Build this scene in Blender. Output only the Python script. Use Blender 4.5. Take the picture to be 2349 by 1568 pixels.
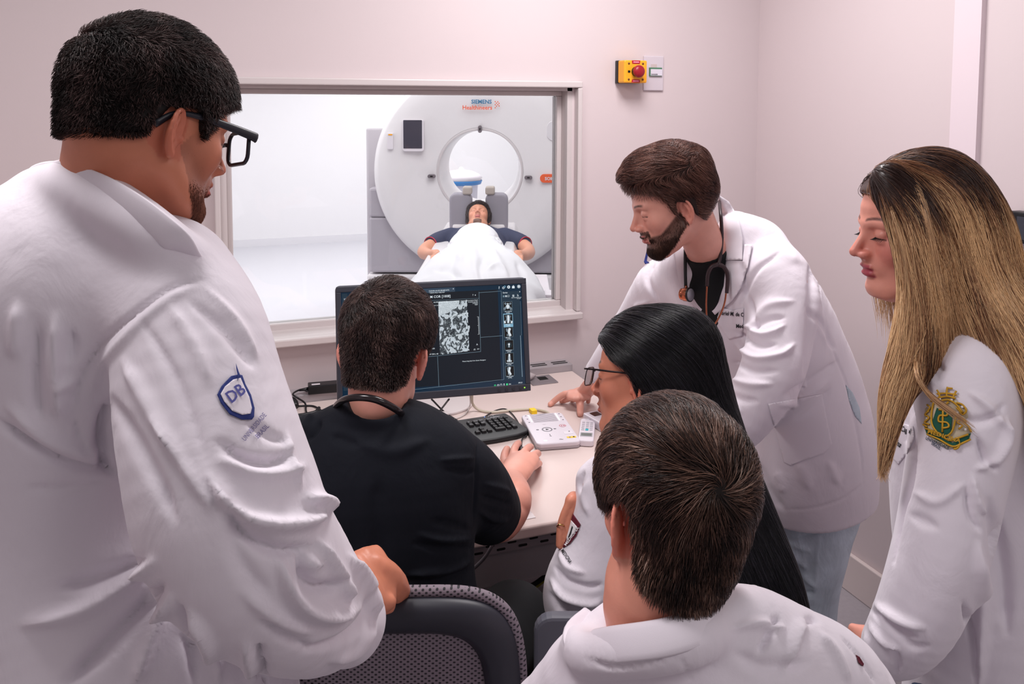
import bpy, bmesh, math, random
import numpy as np
from mathutils import Vector, Matrix
from mathutils.bvhtree import BVHTree
for _o in list(bpy.data.objects):
    bpy.data.objects.remove(_o)
SC = bpy.context.scene
COL = SC.collection
# ---------------------------------------------------------------- camera
F_PX, CX, CY = 1900.0, 1174.5, 377.0
YAW, PITCH, ROLL = math.radians(20.277), math.radians(4.2), math.radians(0.18)
CAM = np.array([0.0, 0.0, 1.75])
_fw = np.array([math.sin(YAW)*math.cos(PITCH), math.cos(YAW)*math.cos(PITCH), -math.sin(PITCH)])
_rt = np.array([math.cos(YAW), -math.sin(YAW), 0.0]); _up = np.cross(_rt, _fw)
RT = _rt*math.cos(ROLL) + _up*math.sin(ROLL); UP = -_rt*math.sin(ROLL) + _up*math.cos(ROLL); FW = _fw
cam_data = bpy.data.cameras.new('camera')
cam_data.sensor_width = 36.0; cam_data.sensor_fit = 'HORIZONTAL'
cam_data.lens = F_PX/2349.0*36.0
cam_data.shift_y = (CY-784.0)/2349.0
cam_data.clip_start = 0.05; cam_data.clip_end = 60
cam = bpy.data.objects.new('camera', cam_data); COL.objects.link(cam)
_m = Matrix.Identity(4)
for _i in range(3):
    _m[_i][0], _m[_i][1], _m[_i][2], _m[_i][3] = RT[_i], UP[_i], -FW[_i], CAM[_i]
cam.matrix_world = _m
SC.camera = cam
# ---------------------------------------------------------------- view, world and room lights
SC.view_settings.view_transform = 'Standard'
SC.view_settings.look = 'None'
SC.view_settings.gamma = 1.0
SC.view_settings.use_curve_mapping = False
SC.view_settings.exposure = 0.0
SC.cycles.max_bounces = 8
SC.cycles.diffuse_bounces = 4
SC.cycles.glossy_bounces = 4
SC.cycles.transmission_bounces = 6
SC.cycles.transparent_max_bounces = 12
SC.cycles.use_denoising = True
SC.cycles.caustics_reflective = False
SC.cycles.caustics_refractive = False
WORLD = bpy.data.worlds.new('world'); SC.world = WORLD; WORLD.use_nodes = True
WORLD.node_tree.nodes['Background'].inputs[0].default_value = (1.0, 0.93, 0.95, 1)
WORLD.node_tree.nodes['Background'].inputs[1].default_value = 0.31
def area(name, loc, size, power, color, target=None, sy=None):
    l = bpy.data.lights.new(name, 'AREA'); l.shape = 'RECTANGLE'; l.size = size; l.size_y = sy or size
    l.energy = power; l.color = color
    o = bpy.data.objects.new(name, l); COL.objects.link(o); o.location = loc
    if target is not None:
        o.rotation_euler = (Vector(target)-Vector(loc)).to_track_quat('-Z', 'Y').to_euler()
    return o
area('ceiling_panel_light', (1.15, 1.95, 2.72), 0.6, 30, (1, .95, .955), None, 0.6)
area('ceiling_panel_light', (-0.35, 1.3, 2.72), 0.6, 21, (1, .95, .955), None, 0.6)
area('ceiling_panel_light', (1.3, -0.6, 2.72), 0.9, 14, (1, .95, .955), None, 0.9)
area('exam_panel_light', (1.6, 4.9, 2.9), 2.2, 58, (1, .985, .985), None, 2.2)
area('exam_panel_light', (2.6, 8.6, 2.9), 2.2, 72, (1, .985, .985), None, 1.6)
area('exam_panel_light', (0.0, 7.6, 2.9), 2.0, 56, (1, .985, .985), None, 2.0)

# ---------------------------------------------------------------- camera geometry helpers (used to measure places in the room)
def ray(px, py):
    return RT*((px-CX)/F_PX) - UP*((py-CY)/F_PX) + FW
def P(px, py, d):
    return CAM + ray(px, py)*d
def PZ(px, py, z):
    r = ray(px, py); return CAM + r*((z-CAM[2])/r[2])
def PY(px, py, y):
    r = ray(px, py); return CAM + r*(y/r[1])
def project(v):
    q = v-CAM; z = q@FW
    return CX+F_PX*(q@RT)/z, CY-F_PX*(q@UP)/z, z
def camv(x, y, z):                       # a direction from camera axes (right, up, towards viewer)
    v = RT*x + UP*y - FW*z; return v/np.linalg.norm(v)
def nrm(v):
    v = np.asarray(v, float); return v/max(1e-9, np.linalg.norm(v))

# ---------------------------------------------------------------- materials
MATS = {}
def lin(c):
    return tuple(((x/255.0)/12.92 if x/255.0 <= 0.04045 else ((x/255.0+0.055)/1.055)**2.4) for x in c)
def mat(name, rgb=(200,200,200), rough=0.5, metal=0.0, spec=0.5, bump=None, emit=None, estr=1.0, trans=0.0, alpha=1.0,
        sss=0.0, attr=None, var=None, sheen=0.0, ior=1.45, coat=0.0):
    if name in MATS: return MATS[name]
    m = bpy.data.materials.new(name); m.use_nodes = True; nt = m.node_tree; b = nt.nodes['Principled BSDF']
    c = lin(rgb)
    b.inputs['Base Color'].default_value = (*c, 1); b.inputs['Roughness'].default_value = rough
    b.inputs['Metallic'].default_value = metal; b.inputs['Specular IOR Level'].default_value = spec
    b.inputs['IOR'].default_value = ior; b.inputs['Coat Weight'].default_value = coat
    b.inputs['Transmission Weight'].default_value = trans; b.inputs['Alpha'].default_value = alpha
    b.inputs['Sheen Weight'].default_value = sheen
    if sss:
        b.inputs['Subsurface Weight'].default_value = sss
        b.inputs['Subsurface Radius'].default_value = (1.0, 0.35, 0.2); b.inputs['Subsurface Scale'].default_value = 0.006
    if emit is not None:
        b.inputs['Emission Color'].default_value = (*lin(emit), 1); b.inputs['Emission Strength'].default_value = estr
    tc = nt.nodes.new('ShaderNodeTexCoord')
    src = None
    if attr:
        a = nt.nodes.new('ShaderNodeAttribute'); a.attribute_name = attr; src = a.outputs['Color']
        nt.links.new(src, b.inputs['Base Color'])
    if var:                              # (scale, amount): soft mottling of the thing's own colour
        n = nt.nodes.new('ShaderNodeTexNoise'); n.inputs['Scale'].default_value = var[0]; n.inputs['Detail'].default_value = 5
        nt.links.new(tc.outputs['Object'], n.inputs['Vector'])
        mr = nt.nodes.new('ShaderNodeMapRange'); mr.inputs['To Min'].default_value = 1-var[1]; mr.inputs['To Max'].default_value = 1+var[1]
        mr.inputs['From Min'].default_value = .25; mr.inputs['From Max'].default_value = .75
        nt.links.new(n.outputs['Fac'], mr.inputs['Value'])
        mx = nt.nodes.new('ShaderNodeVectorMath'); mx.operation = 'SCALE'
        if src: nt.links.new(src, mx.inputs[0])
        else: mx.inputs[0].default_value = c
        nt.links.new(mr.outputs['Result'], mx.inputs['Scale']); nt.links.new(mx.outputs['Vector'], b.inputs['Base Color'])
    last = None
    for bp in (bump or []):              # (kind, scale, strength, distance, (sx,sy,sz))
        kind, scale, strength, dist = bp[:4]; sc = bp[4] if len(bp) > 4 else (1, 1, 1)
        mp = nt.nodes.new('ShaderNodeMapping'); mp.inputs['Scale'].default_value = sc
        nt.links.new(tc.outputs['Object'], mp.inputs['Vector'])
        if kind == 'noise':
            t = nt.nodes.new('ShaderNodeTexNoise'); t.inputs['Scale'].default_value = scale; t.inputs['Detail'].default_value = 4; out = t.outputs['Fac']
            t.inputs['Distortion'].default_value = bp[5] if len(bp) > 5 else 0
        elif kind == 'voronoi':
            t = nt.nodes.new('ShaderNodeTexVoronoi'); t.inputs['Scale'].default_value = scale; out = t.outputs['Distance']
        else:
            t = nt.nodes.new('ShaderNodeTexWave'); t.inputs['Scale'].default_value = scale; out = t.outputs['Fac']
        nt.links.new(mp.outputs['Vector'], t.inputs['Vector'])
        bn = nt.nodes.new('ShaderNodeBump'); bn.inputs['Strength'].default_value = strength; bn.inputs['Distance'].default_value = dist
        nt.links.new(out, bn.inputs['Height'])
        if last: nt.links.new(last, bn.inputs['Normal'])
        last = bn.outputs['Normal']
    if last: nt.links.new(last, b.inputs['Normal'])
    MATS[name] = m
    return m

# ---------------------------------------------------------------- objects
def link(name, me, m=None, parent=None):
    o = bpy.data.objects.new(name, me); COL.objects.link(o)
    if m is not None:
        for k in (m if isinstance(m, (list, tuple)) else [m]): me.materials.append(k)
    if parent is not None: o.parent = parent
    return o
def tag(o, label=None, cat=None, group=None, kind=None):
    if label: o['label'] = label
    if cat: o['category'] = cat
    if group: o['group'] = group
    if kind: o['kind'] = kind
    return o
def thing(name, label, cat, group=None, loc=(0, 0, 0)):
    o = bpy.data.objects.new(name, None); COL.objects.link(o); o.location = loc; o.empty_display_size = .05
    return tag(o, label, cat, group)
def np_mesh(name, V, Fc, smooth=True, cols=None, mats=None):
    V = np.asarray(V, np.float32); Fc = np.asarray(Fc, np.int32)
    me = bpy.data.meshes.new(name); n = Fc.shape[1]
    me.vertices.add(len(V)); me.vertices.foreach_set('co', V.ravel())
    me.loops.add(Fc.size); me.loops.foreach_set('vertex_index', Fc.ravel())
    me.polygons.add(len(Fc)); me.polygons.foreach_set('loop_start', np.arange(0, Fc.size, n, dtype=np.int32))
    me.polygons.foreach_set('loop_total', np.full(len(Fc), n, np.int32))
    me.polygons.foreach_set('use_smooth', np.full(len(Fc), smooth, bool))
    if mats is not None: me.polygons.foreach_set('material_index', np.asarray(mats, np.int32))
    me.update(calc_edges=True); 
    if cols is not None:
        a = me.color_attributes.new('col', 'FLOAT_COLOR', 'POINT')
        c = np.ones((len(V), 4), np.float32); c[:, :3] = cols; a.data.foreach_set('color', c.ravel())
    return me
def pymesh(name, verts, faces, smooth=False):
    me = bpy.data.meshes.new(name); me.from_pydata([tuple(map(float, v)) for v in verts], [], faces); me.update()
    if smooth: me.polygons.foreach_set('use_smooth', [True]*len(me.polygons))
    return me
class MB:
    """collects boxes, prisms and tubes and links them as one mesh object"""
    def __init__(s): s.v = []; s.f = []; s.sm = []
    def add(s, v, f, smooth=False):
        o = len(s.v); s.v += [tuple(map(float, q)) for q in v]; s.f += [tuple(i+o for i in q) for q in f]; s.sm += [smooth]*len(f); return s
    def box(s, a, b, M=None):
        x0, y0, z0 = a; x1, y1, z1 = b
        v = [(x0,y0,z0),(x1,y0,z0),(x1,y1,z0),(x0,y1,z0),(x0,y0,z1),(x1,y0,z1),(x1,y1,z1),(x0,y1,z1)]
        if M is not None: v = [M(q) for q in v]
        return s.add(v, [(0,3,2,1),(4,5,6,7),(0,1,5,4),(1,2,6,5),(2,3,7,6),(3,0,4,7)])
    def prism(s, pts, z0, z1, M=None, smooth=False):         # outline pts (x,y), extruded z0..z1
        n = len(pts); v = [(x,y,z0) for x,y in pts]+[(x,y,z1) for x,y in pts]
        if M is not None: v = [M(q) for q in v]
        s.add(v, [tuple(range(n-1,-1,-1)), tuple(range(n,2*n))])
        o = len(s.v)-2*n
        for i in range(n):
            j = (i+1) % n; s.f.append((o+i,o+j,o+n+j,o+n+i)); s.sm.append(smooth)
        return s
    def tube(s, pts, r, n=8, smooth=True, ref=None, flat=1.0):
        v, f = tube_geo(pts, r, n, ref, flat); return s.add(v, f, smooth)
    def build(s, name, m, parent=None, bevel=0.0, seg=2, autosmooth=False):
        me = bpy.data.meshes.new(name); me.from_pydata(s.v, [], s.f); me.update()
        me.polygons.foreach_set('use_smooth', s.sm)
        bm = bmesh.new(); bm.from_mesh(me); bmesh.ops.recalc_face_normals(bm, faces=bm.faces)
        if bevel > 0:
            es = [e for e in bm.edges if len(e.link_faces) == 2 and e.calc_face_angle(0) > 0.6]
            bmesh.ops.bevel(bm, geom=es, offset=bevel, segments=seg, profile=.5, affect='EDGES', clamp_overlap=True)
        bm.to_mesh(me); bm.free()
        return link(name, me, m, parent)
def catmull(pts, k=4):
    P_ = np.asarray(pts, float)
    if len(P_) < 3: 
        t = np.linspace(0, 1, k+1)[:, None]; return P_[0]*(1-t)+P_[-1]*t
    Q = np.vstack([2*P_[0]-P_[1], P_, 2*P_[-1]-P_[-2]]); out = []
    for i in range(1, len(Q)-2):
        for t in np.linspace(0, 1, k, endpoint=False):
            out.append(.5*(2*Q[i]+(Q[i+1]-Q[i-1])*t+(2*Q[i-1]-5*Q[i]+4*Q[i+1]-Q[i+2])*t*t+(3*Q[i]-Q[i-1]-3*Q[i+1]+Q[i+2])*t**3))
    out.append(P_[-1]); return np.array(out)
def tube_geo(pts, r, n=8, ref=None, flat=1.0):
    pts = np.asarray(pts, float); m = len(pts); r = np.broadcast_to(np.asarray(r, float), (m,))
    T = np.gradient(pts, axis=0); T /= np.maximum(1e-9, np.linalg.norm(T, axis=1))[:, None]
    u = np.cross(T[0], ref if ref is not None else (0, 0, 1))
    if np.linalg.norm(u) < .1: u = np.cross(T[0], (1, 0, 0))
    u = nrm(u); v = []; 
    for i in range(m):
        if ref is not None:
            u2 = np.cross(T[i], ref)
            if np.linalg.norm(u2) > .05: u = nrm(u2)
        else: u = nrm(u - T[i]*(u@T[i]))
        w = np.cross(T[i], u)
        for k in range(n):
            a = 2*math.pi*k/n; v.append(pts[i]+(u*math.cos(a)+w*math.sin(a)*flat)*r[i])
    f = []
    for i in range(m-1):
        for k in range(n):
            a, b = i*n+k, i*n+(k+1) % n; f.append((a, b, b+n, a+n))
    f.append(tuple(range(n-1, -1, -1))); f.append(tuple((m-1)*n+k for k in range(n)))
    return v, f
def rrect(w, h, r, n=5, cx=0, cy=0):
    o = []
    for sx, sy, a0 in ((1,1,0),(-1,1,90),(-1,-1,180),(1,-1,270)):
        for k in range(n+1):
            a = math.radians(a0+90*k/n); o.append((cx+sx*(w/2-r)+r*math.cos(a), cy+sy*(h/2-r)+r*math.sin(a)))
    return o
def circle(cx, cy, r, n=24, ry=None):
    return [(cx+r*math.cos(2*math.pi*k/n), cy+(ry or r)*math.sin(2*math.pi*k/n)) for k in range(n)]
def frame(o, x, y, z):                   # local (x,y,z) -> world
    o, x, y, z = (np.asarray(q, float) for q in (o, x, y, z))
    return lambda q: o + x*q[0] + y*q[1] + z*q[2]

# ---------------------------------------------------------------- implicit surfaces: round limbs and lofts, joined smoothly into one mesh
def chain(pts, ref=None, k=3, c=None):
    """pts rows (x,y,z,a,b): ellipse half axes a (sideways, across ref) and b (along ref)"""
    q = np.asarray([list(p)+([p[3]] if len(p) == 4 else []) for p in pts], float)
    if len(q) > 2 and k > 1: q = catmull(q, k)
    q[:, 3:] = np.maximum(q[:, 3:], 1e-3)
    segs = []
    for i in range(len(q)-1):
        A, B = q[i, :3], q[i+1, :3]; d = B-A; L = np.linalg.norm(d)
        if L < 1e-5: continue
        t = d/L; rf = np.asarray(ref if ref is not None else -FW, float)
        U = np.cross(t, rf)
        if np.linalg.norm(U) < .05: U = np.cross(t, (1, .3, .2))
        U = nrm(U); V = np.cross(U, t)
        cen = (A+B)/2; rad = L/2+max(q[i, 3:].max(), q[i+1, 3:].max())
        segs.append((A, t, L, U, V, q[i, 3], q[i+1, 3], q[i, 4], q[i+1, 4], cen, rad))
    return ('C', segs)
def ell(c, r, X=(1,0,0), Y=(0,1,0), Z=(0,0,1)):
    return ('E', np.asarray(c, float), np.asarray(r, float), np.array([nrm(X), nrm(Y), nrm(Z)]))
def half(c, n):                          # half space: negative on the side n points away from
    return ('H', np.asarray(c, float), nrm(n))
def ev_prim(pr, X, cen, rad, lim):
    big = np.float32(1.0)
    if pr[0] == 'C':
        d = None
        for (A, t, L, U, V, a0, a1, b0, b1, sc, sr) in pr[1]:
            if np.linalg.norm(sc-cen) - sr - rad > lim: continue
            q = X-A.astype(np.float32); s = q@t.astype(np.float32); sc_ = np.clip(s, 0, L); w = s-sc_; h = sc_/L
            u = q@U.astype(np.float32); v = q@V.astype(np.float32)
            a = a0+(a1-a0)*h; b = b0+(b1-b0)*h; c = np.minimum(a, b)
            k0 = np.sqrt((u/a)**2+(v/b)**2+(w/c)**2); k1 = np.sqrt((u/a**2)**2+(v/b**2)**2+(w/c**2)**2)+1e-6
            e = k0*(k0-1)/k1
            e = np.where(k0 < 1e-3, -c, e)
            d = e if d is None else np.minimum(d, e)
        return d
    if pr[0] == 'E':
        if np.linalg.norm(pr[1]-cen)-pr[2].max()-rad > lim: return None
        q = (X-pr[1].astype(np.float32))@pr[3].T.astype(np.float32); r = pr[2].astype(np.float32)
        k0 = np.linalg.norm(q/r, axis=1); k1 = np.linalg.norm(q/r**2, axis=1)+1e-6
        return np.where(k0 < 1e-3, -r.min(), k0*(k0-1)/k1)
    if pr[0] == 'H':
        return (X-pr[1].astype(np.float32))@pr[2].astype(np.float32)
    if pr[0] == 'F':                     # ('F', function, centre, radius)
        if np.linalg.norm(pr[2]-cen)-pr[3]-rad > lim: return None
        return pr[1](X)
def smin(a, b, k):
    if k <= 0: return np.minimum(a, b)
    h = np.maximum(k-np.abs(a-b), 0)/k; return np.minimum(a, b)-h*h*k*.25
def evaluate(ops, X, cen=None, rad=None, band=.05):
    X = X.astype(np.float32)
    if cen is None:
        lo, hi = X.min(0), X.max(0); cen = (lo+hi)/2; rad = np.linalg.norm(hi-lo)/2
    d = np.full(len(X), .6, np.float32)
    for op in ops:
        kind, pr, k = op
        e = ev_prim(pr, X, cen, rad, band+k+.02)
        if e is None:
            if kind == 'i': d[:] = .6
            continue
        if kind == 'u': d = smin(d, e, k)
        elif kind == 's': d = -smin(-d, e, k)
        elif kind == 'i': d = -smin(-d, -e, k)
    return d.astype(np.float32)
def polygonise(ops, h, lo, hi, skip=None):
    """surface nets on a sparse block grid"""
    lo = np.asarray(lo, float); hi = np.asarray(hi, float); B = 8; S = 4
    nb = np.ceil((hi-lo)/(h*B)).astype(int)+1; nsup = np.ceil(nb/S).astype(int)
    N = (nb*B+B+2).astype(np.int64)
    pts_l = []; offs = np.stack(np.meshgrid(*[np.arange(B+1)]*3, indexing='ij'), -1).reshape(-1, 3)
    Vv, Vid, Q = [], [], []
    cof = np.stack(np.meshgrid(*[np.arange(S)]*3, indexing='ij'), -1).reshape(-1, 3)
    def gid(g): return (g[..., 0]*N[1]+g[..., 1])*N[2]+g[..., 2]
    for sx in range(nsup[0]):
        for sy in range(nsup[1]):
            for sz in range(nsup[2]):
                base = np.array([sx, sy, sz])*S
                cen = lo+(base+S/2)*B*h; rad = S*B*h*.87
                bl = base+cof; cc = lo+(bl+.5)*B*h
                dc = evaluate(ops, cc, cen, rad, band=B*h*1.1+.03)
                act = bl[np.abs(dc) < B*h*1.35]
                if not len(act): continue
                G = (act[:, None, :]*B+offs[None]); X = (lo+G*h).reshape(-1, 3)
                D = evaluate(ops, X, cen, rad, band=.03).reshape(-1, B+1, B+1, B+1)
                I = D < 0
                c8 = [I[:, i:B+i, j:B+j, k:B+k] for i in (0, 1) for j in (0, 1) for k in (0, 1)]
                sm = sum(c.astype(np.int8) for c in c8); m = (sm > 0) & (sm < 8)
                b, x, y, z = np.nonzero(m)
                if not len(b): continue
                num = np.zeros((len(b), 3)); cnt = np.zeros(len(b))
                for ax in range(3):
                    for p in (0, 1):
                        for q in (0, 1):
                            o0 = [0, 0, 0]; o0[(ax+1) % 3] = p; o0[(ax+2) % 3] = q; o1 = list(o0); o1[ax] = 1
                            d0 = D[b, x+o0[0], y+o0[1], z+o0[2]]; d1 = D[b, x+o1[0], y+o1[1], z+o1[2]]
                            ok = (d0 < 0) != (d1 < 0); t = np.where(ok, d0/np.where(ok, d0-d1, 1), 0)
                            pt = np.tile(np.array(o0, float), (len(b), 1)); pt[:, ax] = t
                            num += pt*ok[:, None]; cnt += ok
                g = act[b]*B+np.stack([x, y, z], 1)
                Vv.append(lo+(g+num/cnt[:, None])*h); Vid.append(gid(g))
                for ax in range(3):
                    e = [0, 0, 0]; e[ax] = 1
                    a0 = I[:, :B, :B, :B]; a1 = I[:, e[0]:B+e[0], e[1]:B+e[1], e[2]:B+e[2]]
                    bb, xx, yy, zz = np.nonzero(a0 != a1); fl = a0[bb, xx, yy, zz]
                    gg = act[bb]*B+np.stack([xx, yy, zz], 1)
                    o1 = np.zeros(3, int); o2 = np.zeros(3, int); o1[(ax+1) % 3] = 1; o2[(ax+2) % 3] = 1
                    ok = (gg[:, (ax+1) % 3] > 0) & (gg[:, (ax+2) % 3] > 0); gg = gg[ok]; fl = fl[ok]
                    q = np.stack([gid(gg-o1-o2), gid(gg-o2), gid(gg), gid(gg-o1)], 1)
                    q[~fl] = q[~fl][:, ::-1]; Q.append(q)
    V = np.concatenate(Vv); ids = np.concatenate(Vid); Q = np.concatenate(Q)
    o = np.argsort(ids); ids = ids[o]; V = V[o]
    ix = np.searchsorted(ids, Q); ix = np.minimum(ix, len(ids)-1); ok = (ids[ix] == Q).all(1)
    return V, ix[ok]
def smooth_mesh(V, Fq, it=1, lam=.5):
    n = len(V)
    for _ in range(it):
        acc = np.zeros((n, 3)); c = np.zeros(n)
        for a, b in ((0, 1), (1, 2), (2, 3), (3, 0)):
            for i, j in ((a, b), (b, a)):
                for ax in range(3): acc[:, ax] += np.bincount(Fq[:, i], V[Fq[:, j], ax], n)
                c += np.bincount(Fq[:, i], minlength=n)
        V = V*(1-lam)+acc/np.maximum(c, 1)[:, None]*lam
    return V
def normals(V, Fq):
    a, b, c, d = (V[Fq[:, i]] for i in range(4)); fn = np.cross(c-a, d-b); N_ = np.zeros_like(V)
    for i in range(4):
        for ax in range(3): N_[:, ax] += np.bincount(Fq[:, i], fn[:, ax], len(V))
    return N_/np.maximum(1e-12, np.linalg.norm(N_, axis=1))[:, None]
def bvh_of(V, Fq):
    return BVHTree.FromPolygons([tuple(v) for v in V.tolist()], [tuple(f) for f in Fq.tolist()])
def hit(bvh, px, py):
    r = ray(px, py); L = np.linalg.norm(r); h = bvh.ray_cast(Vector(CAM), Vector(r/L))
    if h[0] is None: return None, None
    n = np.array(h[1]); 
    if n@r > 0: n = -n
    return np.array(h[0]), n
def vnoise(X, s, seed=0):                # cheap smooth noise from sines
    rg = np.random.default_rng(seed); o = np.zeros(len(X)); 
    for i in range(6):
        k = rg.normal(size=3)*s*(.6+.25*i); o += np.sin(X@k+rg.uniform(0, 6.28))/(1+.3*i)
    return o/3.2
def folds(V, Fq, strokes, tol=.08):
    """press creases and raise folds along measured lines. stroke = (pixel points, width in pixels, height in metres)"""
    N_ = normals(V, Fq); px, py, z = project(V)
    facing = ((V-CAM)*N_).sum(1) < 0.02
    gx = (px//8).astype(int); gy = (py//8).astype(int); key = gx*100003+gy
    u, inv = np.unique(key, return_inverse=True); mz = np.full(len(u), 1e9); np.minimum.at(mz, inv, z)
    vis = facing & (z < mz[inv]+np.maximum(tol, .045*z)); idx = np.nonzero(vis)[0]
    Pp = np.stack([px[idx], py[idx]], 1); disp = np.zeros(len(idx))
    for pts, w, amp in strokes:
        c = catmull(np.array(pts, float), 5); lo = c.min(0)-3*w; hi = c.max(0)+3*w
        m = np.nonzero(((Pp > lo) & (Pp < hi)).all(1))[0]
        if not len(m): continue
        q = Pp[m]; best = np.full(len(m), 1e9); tt = np.zeros(len(m)); n = len(c)-1
        for i in range(n):
            a, b = c[i], c[i+1]; d = b-a; L2 = max(1e-9, d@d); t = np.clip(((q-a)@d)/L2, 0, 1)
            ds = np.linalg.norm(q-a-t[:, None]*d, axis=1); k = ds < best
            best = np.where(k, ds, best); tt = np.where(k, (i+t)/n, tt)
        ww = w*(.45+.55*np.sin(math.pi*np.clip(tt, .02, .98))); 
        disp[m] += 1.45*amp*np.exp(-(best/ww)**2)*np.minimum(1, np.minimum(tt, 1-tt)*5+.25)
    V = V.copy(); V[idx] += N_[idx]*disp[:, None]
    return V
def patch(name, bvh, poly, m, parent, off=.002, th=.002, step=5, smooth=True, holes=None):
    """a cloth or label patch that follows the surface under it: outline in pixels"""
    poly = np.array(poly, float)
    def inside(p):
        c = False; j = len(poly)-1
        for i in range(len(poly)):
            if (poly[i, 1] > p[1]) != (poly[j, 1] > p[1]) and p[0] < (poly[j, 0]-poly[i, 0])*(p[1]-poly[i, 1])/(poly[j, 1]-poly[i, 1]+1e-12)+poly[i, 0]: c = not c
            j = i
        return c
    from mathutils.geometry import delaunay_2d_cdt
    pts = []
    n = len(poly); edge = []
    for i in range(n):
        a, b = poly[i], poly[(i+1) % n]; k = max(1, int(np.linalg.norm(b-a)/step))
        for t in range(k): pts.append(a+(b-a)*t/k)
    ne = len(pts); lo, hi = poly.min(0), poly.max(0)
    E_ = np.array(pts)
    for i, x in enumerate(np.arange(lo[0]+step/2, hi[0], step)):
        for y in np.arange(lo[1]+step/2, hi[1], step):
            p = np.array([x, y+(step/2 if i % 2 else 0)])
            if inside(p) and np.min(np.linalg.norm(E_-p, axis=1)) > step*.45: pts.append(p)
    r = delaunay_2d_cdt([Vector(p) for p in pts], [(i, (i+1) % ne) for i in range(ne)], [], 1, 1e-4)
    vs = [np.array(v) for v in r[0]]; fs = [tuple(f) for f in r[2]]
    W3 = []; last = None
    for p in vs:
        h, nn = hit(bvh, p[0], p[1]); W3.append((h, nn))
    good = [w for w in W3 if w[0] is not None]
    if not good: return None
    gd = np.array([(w[0]-CAM)@FW for w in good]); md = np.median(gd)
    gp = np.array([project(w[0])[:2] for w in good])
    top, bot = [], []
    for p, (h, nn) in zip(vs, W3):
        if h is None or abs((h-CAM)@FW-md) > .25:
            k = np.argmin(np.linalg.norm(gp-p, axis=1)); dd = gd[k] if abs(gd[k]-md) < .25 else md; h = P(p[0], p[1], dd); nn = -FW
        q = h-nrm(h-CAM)*off
        top.append(q-nrm(h-CAM)*th); bot.append(q)
    nv = len(top); F_ = []
    for f in fs: F_.append(f); F_.append(tuple(i+nv for i in reversed(f)))
    ec = {}
    for f in fs:
        for i in range(len(f)):
            e = (f[i], f[(i+1) % len(f)]); ec[e] = ec.get(e, 0)+1
    for (a, b) in list(ec):
        if (b, a) not in ec: F_.append((b, a, a+nv, b+nv))
    return link(name, pymesh(name, top+bot, F_, smooth), m, parent)
def text_geo(s, size=1.0, bold=0.0, shear=0.0, space=1.0):
    c = bpy.data.curves.new('t', 'FONT'); c.body = s; c.size = size; c.offset = bold; c.shear = shear; c.space_character = space
    c.resolution_u = 2; o = bpy.data.objects.new('t', c); COL.objects.link(o)
    dg = bpy.context.evaluated_depsgraph_get(); me = bpy.data.meshes.new_from_object(o.evaluated_get(dg))
    v = np.array([tuple(q.co)[:2] for q in me.vertices]).reshape(-1, 2); f = [tuple(p.vertices) for p in me.polygons]
    bpy.data.objects.remove(o); bpy.data.curves.remove(c); bpy.data.meshes.remove(me)
    return v, f
def flat_text(name, s, M, m, parent, h=1.0, x=0, y=0, bold=0.0, z=0.0006, shear=0, space=1.0, align='l'):
    """lettering of cap height h laid on the local frame M"""
    v, f = text_geo(s, 1.0, bold, shear, space)
    if not len(v): return None
    k = h/.7; v = v*k; w = v[:, 0].max()
    v[:, 0] += x-(w/2 if align == 'c' else w if align == 'r' else 0); v[:, 1] += y
    return link(name, pymesh(name, [M((a, b, z)) for a, b in v], f), m, parent)
def surf_text(name, s, bvh, m, parent, a, b, h, bold=0.0, off=.003, curve=0.0):
    """lettering from pixel a to pixel b with cap height h pixels, laid on the surface"""
    v, f = text_geo(s, 1.0, bold); a = np.array(a, float); b = np.array(b, float); d = b-a; L = np.linalg.norm(d); d = d/L
    nn = np.array([d[1], -d[0]]); v = v.copy(); v[:, 0] *= L/max(1e-6, v[:, 0].max()); v[:, 1] *= h/.7
    out = []; last = 1.0
    for q in v:
        t = q[0]/L; p = a+d*q[0]+nn*(q[1]+curve*4*t*(1-t)); hh, n_ = hit(bvh, *p)
        if hh is None: hh = P(p[0], p[1], last)
        last = (hh-CAM)@FW; out.append(hh-nrm(hh-CAM)*off)
    return link(name, pymesh(name, out, f), m, parent)
# ---------------------------------------------------------------- shared materials
M_wall = mat('painted_wall', (210,197,199), .6, var=(1.2, .012), bump=[('noise', 180, .05, .002)])
M_trim = mat('painted_trim', (214,201,199), .38)
M_steelw = mat('white_coated_steel', (205,196,196), .35, bump=[('noise', 40, .05, .001)])
M_floor = mat('vinyl_floor', (158,152,158), .35, var=(60, .05))
M_exam = mat('exam_wall', (236,234,236), .6)
M_examfloor = mat('exam_floor', (206,205,211), .32)
M_desk = mat('desk_laminate', (217,200,195), .3, var=(3, .01))
M_alu = mat('grey_metal', (152,146,150), .42, .55)
M_alud = mat('grey_painted_metal', (146,140,145), .45, .25, var=(8, .05))
M_black = mat('black_plastic', (22,22,26), .38)
M_slot = mat('slot_black', (6,6,8), .8)
M_charcoal = mat('charcoal_plastic', (52,54,64), .5)
M_white = mat('white_plastic', (222,216,222), .3)
M_coatW = mat('white_cotton', (226,219,228), .8, sheen=.2, bump=[('noise', 14, .35, .012, (1, 1, .6), .6), ('noise', 900, .12, .0006)])
M_coatS = mat('white_cotton_smooth', (228,221,230), .8, sheen=.2, bump=[('noise', 900, .12, .0006)])
M_scrub = mat('black_cotton', (11,15,25), .85, sheen=.0, spec=.3, bump=[('noise', 14, .4, .012, (1, 1, .5), .6), ('noise', 900, .2, .0006)])
M_skin = mat('skin', attr='col', rough=.42, sss=.08, var=(45, .05), bump=[('noise', 350, .12, .0008), ('noise', 60, .1, .002)], spec=.45)
M_hair = mat('hair', attr='col', rough=.3, spec=.5)
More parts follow.
